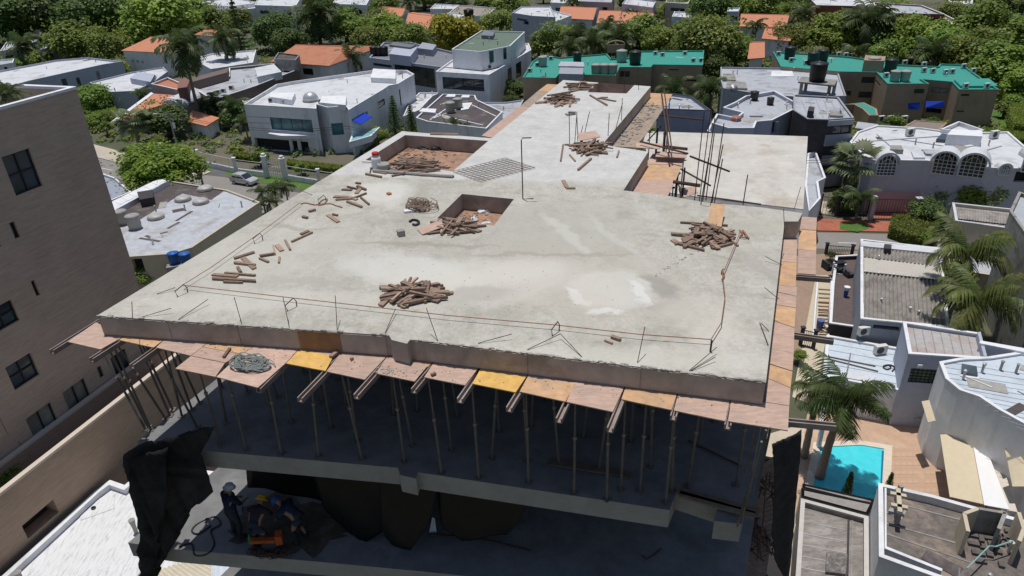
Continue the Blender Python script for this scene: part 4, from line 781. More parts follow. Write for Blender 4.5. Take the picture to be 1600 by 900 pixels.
# ================================================================== houses
class House:
    def __init__(s, name, label, pts, z, wall, roof, par=.45, cop=None, cat='house', zb=0.0, px=True, th=.18, wins=(), group=None):
        if px: pts = [P(x, y, z) for x, y in pts]
        s.pts = [Vector((p[0], p[1], 0)) for p in pts]; s.z = z; s.zr = z - par
        c = sum(s.pts, Vector()) / len(pts); s.root = root(name, (c.x, c.y, zb), label, cat, group); s.wallm = wall
        ar = sum(s.pts[i - 1].x * s.pts[i].y - s.pts[i].x * s.pts[i - 1].y for i in range(len(pts))); s.sg = 1 if ar > 0 else -1
        ops = {}
        for w_ in wins:
            e, a, b, kind = w_[:4]; A, Bq = s.edge(e); u0, z0 = RW(*a, A, Bq); u1, z1 = RW(*b, A, Bq); L_ = (Bq - A).length
            u0, u1 = sorted((min(max(u0, .1), L_ - .1), min(max(u1, .1), L_ - .1))); z0, z1 = sorted((min(max(z0, zb + .05), z - .2), min(max(z1, zb + .05), z - .2)))
            if u1 - u0 < .15 or z1 - z0 < .15: continue
            ops.setdefault(e, []).append((u0, u1, z0, z1, kind, w_[4] if len(w_) > 4 else 2, w_[5] if len(w_) > 5 else 1))
        mb = MB(); ccp = s.pts if s.sg > 0 else s.pts[::-1]
        for e in range(len(s.pts)): s.wall(mb, e, zb, z, ops.get(e, []))
        inn = inset(ccp, th); s.inn = inn; n = len(inn)
        if par > .02:
            for i in range(n):
                a, b = inn[i], inn[(i + 1) % n]; mb.face([(b.x, b.y, s.zr), (a.x, a.y, s.zr), (a.x, a.y, z), (b.x, b.y, z)])
        mb.build('wall', wall, s.root)
        if abs(ar) / 2 > 45 and cat != 'wall': s.litter()
        MB().face([(p.x, p.y, s.zr) for p in inn]).build('roof', roof, s.root)
        if par > .02:
            out = inset(ccp, -.03); i2 = inset(ccp, th + .03); m2 = MB(); zt = z + .05
            for i in range(n):
                j = (i + 1) % n; o0, o1, q0, q1 = out[i], out[j], i2[i], i2[j]
                m2.face([(o0.x, o0.y, zt), (o1.x, o1.y, zt), (q1.x, q1.y, zt), (q0.x, q0.y, zt)]); m2.face([(o0.x, o0.y, z - .06), (o1.x, o1.y, z - .06), (o1.x, o1.y, zt), (o0.x, o0.y, zt)])
                m2.face([(q1.x, q1.y, z - .06), (q0.x, q0.y, z - .06), (q0.x, q0.y, zt), (q1.x, q1.y, zt)])
            m2.build('coping', cop or wall, s.root)
    def litter(s):
        'vent stubs and felt patches scattered on the roof'
        pl = [(p.x, p.y) for p in inset(s.inn, .7)]; xs = [p[0] for p in pl]; ys = [p[1] for p in pl]; k = 0; tries = 0
        rd = random.Random(int(abs(sum(xs)) * 100)); pm = random.choice((roofg, roofw, oldc, greyp))
        while k < 9 and tries < 80:
            tries += 1; x, y = rd.uniform(min(xs), max(xs)), rd.uniform(min(ys), max(ys)); r = False
            for i in range(len(pl)):
                a, b = pl[i - 1], pl[i]
                if (a[1] > y) != (b[1] > y) and x < (b[0] - a[0]) * (y - a[1]) / (b[1] - a[1]) + a[0]: r = not r
            if not r: continue
            k += 1
            if k < 5: MB().lathe((x, y, s.zr), [(.08, 0), (.08, rd.uniform(.3, .7)), (.13, .72), (0, .8)], 8).build('vent_pipe', rd.choice((steel, greyp, white)), s.root)
            elif k < 8: MB().box((x, y, s.zr + .012 + .003 * k), (rd.uniform(.6, 2.2), rd.uniform(.4, 1.2), .02), rd.uniform(0, 3)).build('roof_patch', rd.choice((pm, roofd, greyp)), s.root)
            else: MB().tube([(x, y, s.zr + .06), (x + rd.uniform(-2, 2), y + rd.uniform(-2, 2), s.zr + .06)], .045, 5).build('roof_pipe', steel, s.root)
    def edge(s, e): return s.pts[e], s.pts[(e + 1) % len(s.pts)]
    def wall(s, mb, e, z0, z1, ops):
        A, Bq = s.edge(e); L_ = (Bq - A).length
        if L_ < 1e-3: return
        t = (Bq - A) / L_; nrm = Vector((t.y, -t.x, 0)) * s.sg
        us = sorted({0, L_, *[o[0] for o in ops], *[o[1] for o in ops]}); zs = sorted({z0, z1, *[o[2] for o in ops], *[o[3] for o in ops]})
        q = lambda u, z, d=0: (A.x + t.x * u - nrm.x * d, A.y + t.y * u - nrm.y * d, z)
        def quad(a, b, c, d, uv): mb.face([a, b, c, d] if s.sg > 0 else [d, c, b, a], uv if s.sg > 0 else uv[::-1])
        for i in range(len(us) - 1):
            for j in range(len(zs) - 1):
                um, zm = (us[i] + us[i + 1]) / 2, (zs[j] + zs[j + 1]) / 2
                if any(o[0] < um < o[1] and o[2] < zm < o[3] for o in ops): continue
                quad(q(us[i], zs[j]), q(us[i + 1], zs[j]), q(us[i + 1], zs[j + 1]), q(us[i], zs[j + 1]), [(us[i], zs[j]), (us[i + 1], zs[j]), (us[i + 1], zs[j + 1]), (us[i], zs[j + 1])])
        for u0, u1, a, b, kind, nx, nz in ops:
            d = .6 if kind == 'open' else .14
            for f in ((q(u0, a), q(u1, a), q(u1, a, d), q(u0, a, d)), (q(u1, b), q(u0, b), q(u0, b, d), q(u1, b, d)), (q(u0, b), q(u0, a), q(u0, a, d), q(u0, b, d)), (q(u1, a), q(u1, b), q(u1, b, d), q(u1, a, d))):
                mb.face(f if s.sg > 0 else f[::-1], [(0, 0), (.2, 0), (.2, .2), (0, .2)])
            fr = MB(); gm_ = dict(glass=glass, teal=tglass, blue=bglass, cur=curtain, open=voidm, white=glass, door=glass, grille=M_glass('green_glass', (.1, .17, .1)) if 'green_glass' not in MATS else MATS['green_glass'])[kind]; wdt = .05 if kind != 'grille' else .04
            fm = framew if kind == 'white' else framed
            if kind == 'open':
                MB().face([q(u0, a, d), q(u1, a, d), q(u1, b, d), q(u0, b, d)][::s.sg]).build('opening', gm_, s.root); continue
            m = d - .03
            for k in range(nx + 1): u = u0 + (u1 - u0) * k / nx; u = min(max(u, u0 + wdt / 2), u1 - wdt / 2); fr.beam(q(u, a, m), q(u, b, m), wdt, .06, nrm)
            for k in range(nz + 1): zz = a + (b - a) * k / nz; zz = min(max(zz, a + wdt / 2), b - wdt / 2); fr.beam(q(u0, zz, m - .004), q(u1, zz, m - .004), .06, wdt, (0, 0, 1))
            w_ = fr.build('window', fm, s.root); MB().face([q(u0, a, d - .005), q(u1, a, d - .005), q(u1, b, d - .005), q(u0, b, d - .005)][::s.sg]).build('pane', gm_, w_)
    def onwall(s, e, px, py, off=0.0):
        A, Bq = s.edge(e); u, z = RW(px, py, A, Bq); t = (Bq - A).normalized(); n_ = Vector((t.y, -t.x, 0)) * s.sg
        return A + t * u + n_ * off + Vector((0, 0, z)), t, n_
    def box(s, name, px, z, mat, zb=None): # block standing on the roof
        pts = [P(x, y, z) for x, y in px]; return MB().prism(pts, s.zr if zb is None else zb, z, False).build(name, mat, s.root)
    def seams(s, n, mat, a=0, r=.03, name='roof_seam', k0=.05, k1=.95):
        'raised laps across the roof from edge a to the opposite edge (quads)'
        A, Bq, C_, D_ = [Vector((*s.inn[(a + i) % len(s.inn)], 0)) for i in range(4)]
        for i in range(n):
            t = k0 + (k1 - k0) * (i + .5) / n; p = A.lerp(Bq, t); q = D_.lerp(C_, t); MB().beam((p.x, p.y, s.zr + .01), (q.x, q.y, s.zr + .01), r * 2, .03).build(name, mat, s.root)
def awning(px, zs, mat, label, grp=None, th=.05):
    o = MB().slab([P(x, y, z) for (x, y), z in zip(px, zs)], th).build('awning', mat); return tag(o, label, 'awning', grp)
def gable(name, label, quad, ze, hr, wall, roof, hip=.0, over=.4, cat='house', zb=0, group=None, wins=()):
    'quad: eave corners A B C D, ridge runs from the middle of DA to the middle of BC'
    A, Bq, C_, D_ = [P(x, y, ze) for x, y in quad]; c = (A + Bq + C_ + D_) / 4
    ins = inset(ccw([A, Bq, C_, D_]), over)
    h = House(name, label, [(p.x, p.y) for p in ins], ze - .02, wall, wall, par=0, px=False, cat=cat, zb=zb, group=group, wins=wins)
    m1, m2 = (A + D_) / 2, (Bq + C_) / 2; r1 = m1.lerp(m2, hip) + Vector((0, 0, hr)); r2 = m2.lerp(m1, hip) + Vector((0, 0, hr))
    for f in ((A, Bq, r2, r1), (C_, D_, r1, r2)): MB().slab(f, .14).build('roof', roof, h.root)
    for f in ((D_, A, r1), (Bq, C_, r2)):
        if hip > 0: MB().slab(f, .14).build('roof', roof, h.root)
        else: MB().face([p - Vector((0, 0, .1)) for p in f]).build('gable_wall', wall, h.root)
    MB().tube([r1 + Vector((0, 0, .03)), r2 + Vector((0, 0, .03))], .13, 6).build('ridge_tiles', roof, h.root)
    return h
def sheetroof(px, zs, mat, label, name='tiled_roof', th=.15, cat='roof'):
    r = [P(x, y, z) for (x, y), z in zip(px, zs)]; c = sum(r, Vector()) / len(r); R0 = root(name, (c.x, c.y, 0), label, cat)
    MB().slab(r, th).build('roof', mat, R0); b = inset(ccw(r), .35); zz = min(zs) - th - .02
    MB().prism(b, 0, zz, False).build('wall', white, R0); return R0
# ---- roof furniture prototypes
def make_ac():
    r = root('ac_unit', (0, 0, 0), '', 'air conditioner'); MB().box((0, 0, .42), (.9, .36, .68)).build('casing', acw, r)
    MB().tube([(-.12, -.19, .42), (-.12, -.2, .42)], .28, 16).build('fan_grille', acd, r)
    for x in (-.32, .32): MB().box((x, 0, .04), (.08, .4, .08)).build('foot', steel, r)
    return r
def make_tank(mat, r_=.55, h=1.2, lidm=None):
    r = root('water_tank', (0, 0, 0), '', 'water tank')
    MB().lathe((0, 0, 0), [(r_ * .9, 0), (r_ * .93, h * .3), (r_ * .97, h * .32), (r_ * .95, h * .6), (r_, h * .62), (r_, h * .9), (r_ * 1.03, h * .93)], 20).build('barrel', mat, r, True)
    MB().lathe((0, 0, h * .93), [(r_ * 1.06, 0), (r_ * 1.05, .06), (r_ * .5, .16), (r_ * .2, .17), (r_ * .18, .22), (0, .22)], 20).build('lid', lidm or mat, r, True); return r
AC0 = make_ac(); TK = {k: make_tank(m) for k, m in (('black', blackp), ('grey', greyp), ('blue', bluep))}; used = set()
def place(proto, px, py, z, label, group=None, s=1.0, rz=0.0):
    o = proto if proto.name not in used else copy_tree(proto); used.add(proto.name)
    o.location = P(px, py, z); o.rotation_euler.z = rz; o.scale = (s, s, s); o['label'] = label
    if group: o['group'] = group
    elif 'group' in o: del o['group']
    used.add(o.name); return o
def acs(lst, z, label, group, s=1.2, rz=.3):
    s *= .68
    for x, y in lst: place(AC0, x, y, z, label, group, s, rz)
def dome(px, py, z, rpx, mat, label, name='skylight_dome', flat_=.5):
    q = P(px, py, z); r = rpx * mpp(q); R0 = root(name, q, label, 'skylight', 'domed skylights')
    MB().lathe(q, [(r * 1.05, 0), (r * 1.05, r * .2), (r, r * .2)], 20).build('kerb', oldc, R0); MB().lathe(q + Vector((0, 0, r * .2)), [(r, 0), (r * .92, r * flat_ * .4), (r * .7, r * flat_ * .75), (r * .35, r * flat_ * .96), (0, r * flat_)], 20).build('dome', mat, R0, True)

# ---------------- left: tall brown block
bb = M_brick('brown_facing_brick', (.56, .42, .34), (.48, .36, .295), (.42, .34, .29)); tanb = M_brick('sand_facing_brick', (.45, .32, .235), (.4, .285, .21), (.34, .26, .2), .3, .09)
fa_ = math.radians(18); ft = Vector((math.sin(fa_), math.cos(fa_), 0)); a0 = P(118, 137, 28); a1 = a0 - ft * 22; nl = Vector((-ft.y, ft.x, 0))
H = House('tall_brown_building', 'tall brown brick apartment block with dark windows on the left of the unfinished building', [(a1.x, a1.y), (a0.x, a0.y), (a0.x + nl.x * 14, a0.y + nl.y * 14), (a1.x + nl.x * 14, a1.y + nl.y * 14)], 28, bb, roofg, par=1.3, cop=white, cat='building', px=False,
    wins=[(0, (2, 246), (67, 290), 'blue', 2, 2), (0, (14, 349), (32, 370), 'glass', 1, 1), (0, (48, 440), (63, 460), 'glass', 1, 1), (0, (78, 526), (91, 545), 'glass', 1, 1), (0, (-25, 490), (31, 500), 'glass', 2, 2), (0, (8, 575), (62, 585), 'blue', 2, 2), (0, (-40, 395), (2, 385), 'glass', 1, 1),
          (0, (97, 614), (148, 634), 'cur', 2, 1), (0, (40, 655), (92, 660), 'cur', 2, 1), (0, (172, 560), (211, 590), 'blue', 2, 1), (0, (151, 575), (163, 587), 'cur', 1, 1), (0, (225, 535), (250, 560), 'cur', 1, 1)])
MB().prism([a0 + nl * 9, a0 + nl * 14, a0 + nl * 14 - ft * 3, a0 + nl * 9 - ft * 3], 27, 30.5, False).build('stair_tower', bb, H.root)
pdA, pdB = a1 - nl * 1.7, a0 - nl * 1.7 + ft * 4
PD = House('podium', 'tan brick podium with a pale railing ledge below the tall brown block', [(pdA.x, pdA.y), (pdB.x, pdB.y), (pdB.x + nl.x * 1.6, pdB.y + nl.y * 1.6), (pdA.x + nl.x * 1.6, pdA.y + nl.y * 1.6)], 15.15, tanb, M('podium_tiles', (.3, .28, .27), var=.1), par=.95, cop=M('stone_coping', (.62, .53, .45), var=.06), cat='building', px=False,
    wins=[(0, (34, 822), (92, 800), 'open'), (0, (-10, 885), (8, 870), 'open')])
for a, b in ((38, 690), (68, 697)):
    q = P(a, b, 14.3); R0 = root('white_hood', q, 'white louvred vent hood on the podium ledge, %s one' % ('farther left' if a < 50 else 'nearer right'), 'vent'); MB().box(q + Vector((0, 0, .5)), (.6, .6, .55), .3).build('casing', white, R0); MB().box(q + Vector((.02, -.3, .5)), (.42, .06, .36), .3).build('louvre', acd, R0); MB().box(q + Vector((0, 0, .12)), (.5, .5, .22), .3).build('base', white, R0)
# white deck far below
dk = M('white_waterproof_deck', (.72, .73, .75), var=.05, stretch=(9, 1.6, 1), rot=math.radians(18), scale=1.8, stain=(.42, .43, .45), stain_s=1.1, stain_amt=.9)
DH = House('low_annex', 'low annex with streaky white flat roof between brown block and unfinished building', [(-60, 960), (150, 768), (172, 752), (195, 760), (234, 728), (400, 745), (380, 1000), (-120, 1000)], 12.3, white, dk, par=.25, cat='building')
q = P(152, 792, 12.06); tag(MB().box(q, (1.3, 1.0, .03), .5).build('roof_hatch', dk, base=q), 'square hatch plate on the streaky white deck', 'hatch'); tag(MB().lathe(q + Vector((-.1, -.1, .02)), [(.09, 0), (.1, .05), (.05, .06), (.05, .01)], 12).build('drain', blackp), 'round black drain on the square hatch', 'drain')
def corr(name, px, z, mat, n, amp, label, cat='roof', zs=None, cut=1, par=None, sheets=0):
    'corrugated sheets: waves run from edge AB to edge DC'
    zs = zs or [z] * 4; A, Bq, C_, D_ = [P(x, y, k) for (x, y), k in zip(px, zs)]; own = par
    if own is None: c0 = (A + Bq + C_ + D_) / 4; own = root(name, (c0.x, c0.y, 0), label, cat)
    S_ = max(1, sheets)
    for k in range(S_):
        for c_ in range(cut):
            m = MB(); N = max(4, int(n / S_) * 4); t0, t1 = k / S_, (k + 1) / S_; v0, v1 = c_ / cut, (c_ + 1) / cut + (.02 if c_ < cut - 1 else 0); jit = random.uniform(0, .015) + .012 * (c_ % 2)
            for i in range(N + 1):
                t = t0 + (t1 - t0) * i / N; w_ = amp * math.sin(2 * math.pi * i / 4)
                for vv in (v0, v1): m.v.append(tuple(A.lerp(Bq, t).lerp(D_.lerp(C_, t), min(1, vv)) + Vector((0, 0, w_ + jit + .02 * vv))))
            for i in range(N): m.f.append((2 * i, 2 * i + 2, 2 * i + 3, 2 * i + 1))
            o = m.build('corrugated_sheet', mat, own)
    return own
tin = M('cream_tin', (.66, .61, .5), var=.06, stain=(.45, .4, .32)); tinb = M('pale_tin', (.62, .68, .76), var=.05, stain=(.45, .48, .52))
corr('tin_roof', [(205, 905), (318, 868), (390, 900), (280, 990)], 12.2, tin, 16, .04, 'cream corrugated tin roof at the bottom edge left of the building', sheets=4)
corr('tin_roof', [(330, 868), (440, 880), (440, 960), (330, 960)], 12.9, tinb, 14, .03, 'pale blue tin roof peeping out under the lowest floor', sheets=3)
# ---------------- left: old flat roof with domes
roofold = M('patched_pale_roof', (.45, .47, .51), var=.15, stain=(.3, .27, .25), stain_s=.35, stain_amt=.95, scale=1.5)
H1 = House('flat_roofed_house', 'low house with patched pale flat roof, four skylight domes and two grey tanks, left', [(172, 322), (248, 281), (272, 284), (355, 297), (406, 316), (300, 387), (268, 397), (195, 402)], 4, cream, roofold, par=.15, wins=[(6, (205, 405), (228, 425), 'open')])
H1.box('parapet', [(168, 318), (248, 279), (264, 282), (176, 330)], 4.5, white); H1.box('tar_strip', [(172, 330), (270, 284), (350, 298), (330, 312), (285, 302), (215, 345), (176, 345)], 3.88, roofd, 3.86); H1.box('skylight_hood', [(214, 300), (238, 296), (240, 308), (218, 312)], 4.9, darkw)
for i in range(6): a = .1 + i * .15; x, y = 168 + 80 * a, 318 - 39 * a; H1.box('coping_block', [(x, y), (x + 9, y - 4.3), (x + 22, y), (x + 12, y + 5)], 4.55, white, 4.5)
for i, (a, b) in enumerate(((244, 341), (286, 313), (314, 317), (321, 297))): dome(a, b, 3.86, 11, M('dirty_dome', (.45, .43, .42), var=.2, rough=.4, stain=(.2, .18, .17)), 'low dirty skylight dome on the patched pale roof, %s' % ['nearest', 'middle left', 'middle right', 'farthest'][i], flat_=.45)
place(TK['grey'], 192, 350, 3.86, 'pale grey cylindrical tank on the patched roof, left one', 'grey tanks', 1.35); place(TK['grey'], 212, 357, 3.86, 'pale grey cylindrical tank on the patched roof, right one', 'grey tanks', 1.35)
_q = P(283, 411.5, 3.0); tag(MB().box((_q.x, _q.y, 1.495), (2.8, 1.1, 2.99), .3).build('barrel_stand', oldc), 'plain concrete stand carrying the two blue barrels beside the patched roof house', 'stand')
place(TK['blue'], 274, 411, 3.0, 'blue barrel with pale lid beside the slab edge on the left, left one', 'blue barrels', 1.0); place(TK['blue'], 292, 412, 3.0, 'blue barrel with pale lid beside the slab edge on the left, right one', 'blue barrels', 1.0)
for i, (a, b, c_, d_) in enumerate(((218, 372, 250, 377), (250, 365, 262, 362), (228, 368, 236, 372), (275, 345, 300, 330), (262, 357, 280, 347))): p, q = P(a, b, 3.87), P(c_, d_, 3.87); MB().beam(p, q, .35, .02).build('tar_patch', roofd, H1.root)
House('flat_roofed_house', 'small slate blue flat roof squeezed between the brown block and the round green tree', [(140, 280), (157, 270), (180, 278), (205, 300), (170, 315), (150, 312)], 3.2, white, M('slate_roof', (.3, .33, .4), var=.1), par=.25, cop=white)
# ---------------- white villa
V = House('white_villa', 'large white modern villa with a long flat roof and blue awning behind the street', [(381, 163), (494, 170), (494, 163), (512, 168), (541, 166), (545, 172), (600, 139), (607, 134), (622, 131), (647, 116), (636, 110), (590, 109), (460, 127), (432, 132)], 7.5, white, roofw, par=.5,
    wins=[(0, (421, 183), (490, 207), 'teal', 4, 1), (3, (505, 194), (538, 210), 'teal', 1, 1), (5, (590, 160), (602, 163), 'blue', 1, 1), (5, (568, 177), (575, 180), 'cur', 1, 1), (8, (608, 150), (628, 165), 'blue', 3, 2), (0, (397, 215), (486, 250), 'open')])
for bx, nm in (([(420, 151), (456, 156), (461, 145), (424, 144)], 'plant_room'), ([(499, 160), (540, 164), (541, 149), (504, 150)], 'plant_room'), ([(579, 121), (618, 123), (618, 109), (583, 107)], 'plant_room')): V.box(nm, bx, 7.9, white)
pA, t_, n_ = V.onwall(0, 438, 208, .0); m = MB()
lp = [V.onwall(0, x, y, 0)[0] for x, y in ((424, 206), (494, 206))]; Lx = lp[1] - lp[0]
m.prism([lp[0] + n_ * .02, lp[0] + n_ * .9, lp[0] + Lx * .35 + n_ * 1.6, lp[0] + Lx * .75 + n_ * .7, lp[1] + n_ * .02], lp[0].z - .5, lp[0].z, True).build('curved_balcony', white, V.root)
for k in (.42, .6, .99): c_ = lp[0] + Lx * k + n_ * .2; MB().tube([(c_.x, c_.y, 0), (c_.x, c_.y, lp[0].z - .5)], .3, 12).build('column', white, V.root)
for yy in (182, 191): a, b = V.onwall(0, 384, yy, .02)[0], V.onwall(0, 424, yy + 2, .02)[0]; MB().beam(a, b, .04, .06).build('groove', greyw, V.root)
pb = [P(x, y, 3.2) for x, y in ((549, 212), (594, 198), (580, 212), (545, 222))]; MB().prism(pb, 2.2, 3.2, True).build('side_terrace', white, V.root); MB().prism(inset(ccw(pb), .3), 3.2, 3.23, False).build('terrace_pool', M('terrace_glass', (.25, .5, .55), var=.1, rough=.1), V.root)
dome(486, 158, 7.0, 11.5, M('silver_dome', (.6, .61, .63), var=.05, rough=.35, metal=.5), 'silver hemispherical dome on the white villa roof', flat_=.95)
_p = [V.onwall(5, x, y, o_)[0] for x, y, o_ in ((549, 187, .04), (568, 176, .04), (571, 182, 1.2), (552, 194, 1.2))]
tag(MB().slab([_p[0], _p[1], _p[1] + (_p[2] - _p[1]) * 1.0, _p[0] + (_p[3] - _p[0]) * 1.0], .08).build('awning', blueaw), 'bright blue awning on the right side wall of the white villa', 'awning')
acs([(424, 160), (446, 162), (502, 162), (507, 161)], 7.0, 'beige air conditioner by a white plant room on the front of the villa roof', 'air conditioners on the villa front', 1.5); acs([(586, 122), (606, 124)], 7.0, 'beige air conditioner at the far right end of the villa roof', 'air conditioners on the villa back', 1.7)
# villa street wall: gate piers, railings
def fence(px, z0, h, mat, label, name='street_fence', posts=True, post_m=None, bars=0, base=.5, cat='fence', pr=.25, barm=None):
    pts = [P(x, y, z0) for x, y in px]; R0 = root(name, pts[0], label, cat)
    for a, b in zip(pts, pts[1:]):
        if base: MB().beam(a + Vector((0, 0, base / 2)), b + Vector((0, 0, base / 2)), .2, base).build('plinth', mat, R0)
        if bars:
            m = barm or framed; MB().beam(a + Vector((0, 0, h)), b + Vector((0, 0, h)), .06, .06).build('rail', m, R0); MB().beam(a + Vector((0, 0, base + .1)), b + Vector((0, 0, base + .1)), .05, .05).build('rail', m, R0)
            nn_ = max(2, int((b - a).length / bars))
            for i in range(1, nn_): c0 = a.lerp(b, i / nn_); MB().beam(c0 + Vector((0, 0, base)), c0 + Vector((0, 0, h)), .03, .03).build('bar', m, R0)
    if posts:
        for a in pts: MB().box(a + Vector((0, 0, h / 2 + .1)), (pr, pr, h + .2)).build('pier', post_m or mat, R0); MB().box(a + Vector((0, 0, h + .26)), (pr * 1.4, pr * 1.4, .12)).build('pier_cap', post_m or mat, R0)
    return R0
fence([(255, 247), (312, 258), (370, 271), (416, 277)], 0, 2.2, white, 'white street wall with white bars to the left of the villa gate', bars=1.4, base=.8, pr=.4, barm=framew); fence([(447, 281), (500, 290), (548, 297)], 0, 2.2, white, 'white street wall with white bars to the right of the villa gate', bars=1.4, base=.8, pr=.4, barm=framew)
GT = root('villa_gate', P(432, 279, 0), 'ornate pale wrought iron gate between two white lamp topped piers in front of the villa', 'gate'); a, b = P(418, 277, 0), P(446, 281, 0)
for k in range(9): c_ = a.lerp(b, k / 8); MB().beam(c_, c_ + Vector((0, 0, 2.2 + 1.0 * math.sin(math.pi * k / 8))), .06, .06).build('bar', acw, GT)
for k in (.25, .5, .75): c_ = a.lerp(b, k); MB().tube([c_ + Vector((.5 * math.cos(i), 0, 1.4 + .5 * math.sin(i))) for i in np.linspace(0, 6.28, 14)], .04, 4).build('scroll', acw, GT)
for px_ in (a, b): MB().box(px_ + Vector((0, 0, 1.6)), (.6, .6, 3.2)).build('pier', white, GT); MB().lathe(px_ + Vector((0, 0, 3.2)), [(.45, 0), (.45, .12), (.15, .2), (.3, .45), (0, .6)], 12).build('finial', white, GT)
# ---------------- behind the villa
dkroof = M('dark_grey_flat_roof', (.2, .21, .24), var=.1, stain=(.14, .15, .17))
Hm = House('grey_modern_house', 'grey modern house with a wide dark glazed upper front behind the white villa', [(577, 90), (682, 104), (712, 106), (720, 84), (640, 66), (600, 66)], 7, bluegrey, dkroof, par=.4, wins=[(0, (583, 98), (612, 106), 'glass', 1, 1), (0, (616, 99), (681, 138), 'glass', 5, 1)])
Hm.box('roof_room', [(608, 84), (641, 88), (652, 74), (620, 67)], 8.6, bluegrey); Hm.box('roof_room_top', [(608, 70), (641, 74), (650, 70), (615, 66)], 9.0, rgrey2, 8.6); Hm.box('cornice', [(652, 75), (676, 78), (682, 70), (660, 66)], 8.0, greyw)
for x in (585, 593, 601): place(TK['black'], x, 87, 6.6, 'black water tank in the row of three on the grey modern house', 'three black tanks in a row', 1.6)
Hw = House('white_modern_house', 'tall white modern house with big dark window right of the grey modern house', [(681, 112), (764, 117), (830, 78), (826, 68), (745, 66)], 7.2, white, roofw, par=.3, wins=[(0, (691, 120), (757, 143), 'glass', 4, 1), (1, (793, 108), (800, 125), 'glass', 1, 1), (1, (806, 100), (815, 118), 'glass', 1, 1)])
Ut = House('white_upper_storey', 'white upper storey block with a dull green roof on the white modern house', [(706, 77), (751, 81), (797, 72), (820, 50), (752, 48)], 10.5, white, roofgr, par=.25, zb=7.0, cat='house', wins=[(1, (764, 80), (772, 97), 'glass', 1, 1), (1, (786, 73), (792, 92), 'glass', 1, 1)]); Ut.box('roof_hatch', [(752, 55), (770, 56), (773, 50), (756, 48)], 11, dkroof)
acs([(757, 105), (766, 108), (776, 104)], 6.95, 'air conditioner on the white modern house terrace', 'air conditioners on the white terrace', 1.8)
Hd = House('dark_roofed_house', 'low house with dark felt roof, pale ribs and two grey tanks beyond the slab', [(650, 184), (692, 147), (742, 149), (745, 156), (785, 175), (760, 201), (668, 190)], 4, white, roofd, par=.25, cop=white)
for a, b in (((672, 187), (725, 152)), ((655, 172), (680, 178)), ((735, 163), (775, 182)), ((680, 178), (755, 196)), ((672, 188), (690, 176)), ((735, 163), (672, 187))): MB().beam(P(*a, 3.8), P(*b, 3.8), .2, .12).build('roof_rib', white, Hd.root)
Hd.box('skylight', [(655, 174), (680, 176), (682, 170), (660, 169)], 4.2, white); Hd.box('skylight', [(696, 151), (711, 151), (712, 147), (700, 147)], 4.2, white); Hd.box('skylight', [(720, 152), (733, 152), (734, 148), (723, 148)], 4.2, white); Hd.box('white_slab', [(720, 172), (732, 170), (738, 160), (722, 161)], 4.0, white)
place(TK['grey'], 704, 176, 3.75, 'grey tank on the dark felt roof, nearer one', 'tanks on the dark roof', 1.5); place(TK['grey'], 716, 170, 3.75, 'darker grey tank on the dark felt roof, farther one', 'tanks on the dark roof', 1.5)
House('side_wall_house', 'plain blue grey wall block between the dark roofed house and the slab', [(742, 160), (790, 160), (818, 156), (792, 210), (762, 206)], 2.8, bluegrey, roofg, par=.2)
House('white_low_house', 'low white roof strip between the villa and the dark roofed house', [(640, 160), (655, 145), (688, 145), (676, 150), (655, 172), (630, 182)], 3.0, white, roofw, par=.2)
# ---------------- left background
W1 = House('long_white_house', 'long low house with a white flat roof at the left edge beyond the brown block', [(-60, 155), (47, 126), (160, 101), (192, 96), (135, 90), (87, 94), (-60, 122)], 5.2, bluegrey, roofw, par=.35, wins=[(1, (95, 124), (107, 135), 'blue', 2, 1), (1, (118, 122), (128, 134), 'blue', 2, 1), (1, (149, 112), (158, 124), 'cur', 1, 1)])
awning([(111, 121), (130, 116), (132, 119), (113, 124)], [3.6, 3.6, 3.3, 3.3], white, 'small white canopy on the wall of the long white house')
W2 = House('white_stepped_house', 'white house with cluttered stepped flat roofs next to the long white house', [(140, 129), (205, 113), (255, 105), (262, 112), (240, 128), (212, 142), (172, 144)], 4.5, bluegrey, roofw, par=.25, wins=[(4, (186, 150), (194, 162), 'blue', 1, 1)])
W2.box('roof_room', [(203, 122), (235, 128), (242, 116), (215, 112)], 5.4, bluegrey)
R3 = sheetroof([(176, 190), (237, 146), (292, 150), (262, 166), (252, 174)], [3.2, 5.0, 5.0, 4.2, 3.2], tile2, 'pinkish house under a broad orange tiled slope with a white edge at left', 'orange_tiled_house', cat='house'); MB().slab([P(x, y, z) for x, y, z in ((172, 191, 3.25), (178, 191, 3.25), (240, 146, 5.1), (236, 144, 5.1))], .25).build('white_verge', white, R3)
pk = House('pink_parapet_house', 'pink gable parapet and brown chimney rising behind the orange tiled slope', [(236, 131), (276, 140), (290, 133), (262, 121)], 5.6, pinkw, tile, par=.4, cop=white); pk.box('chimney', [(277, 138), (292, 136), (297, 124), (281, 122)], 6.8, M('brown_red_render', (.24, .12, .1), var=.1), 0)
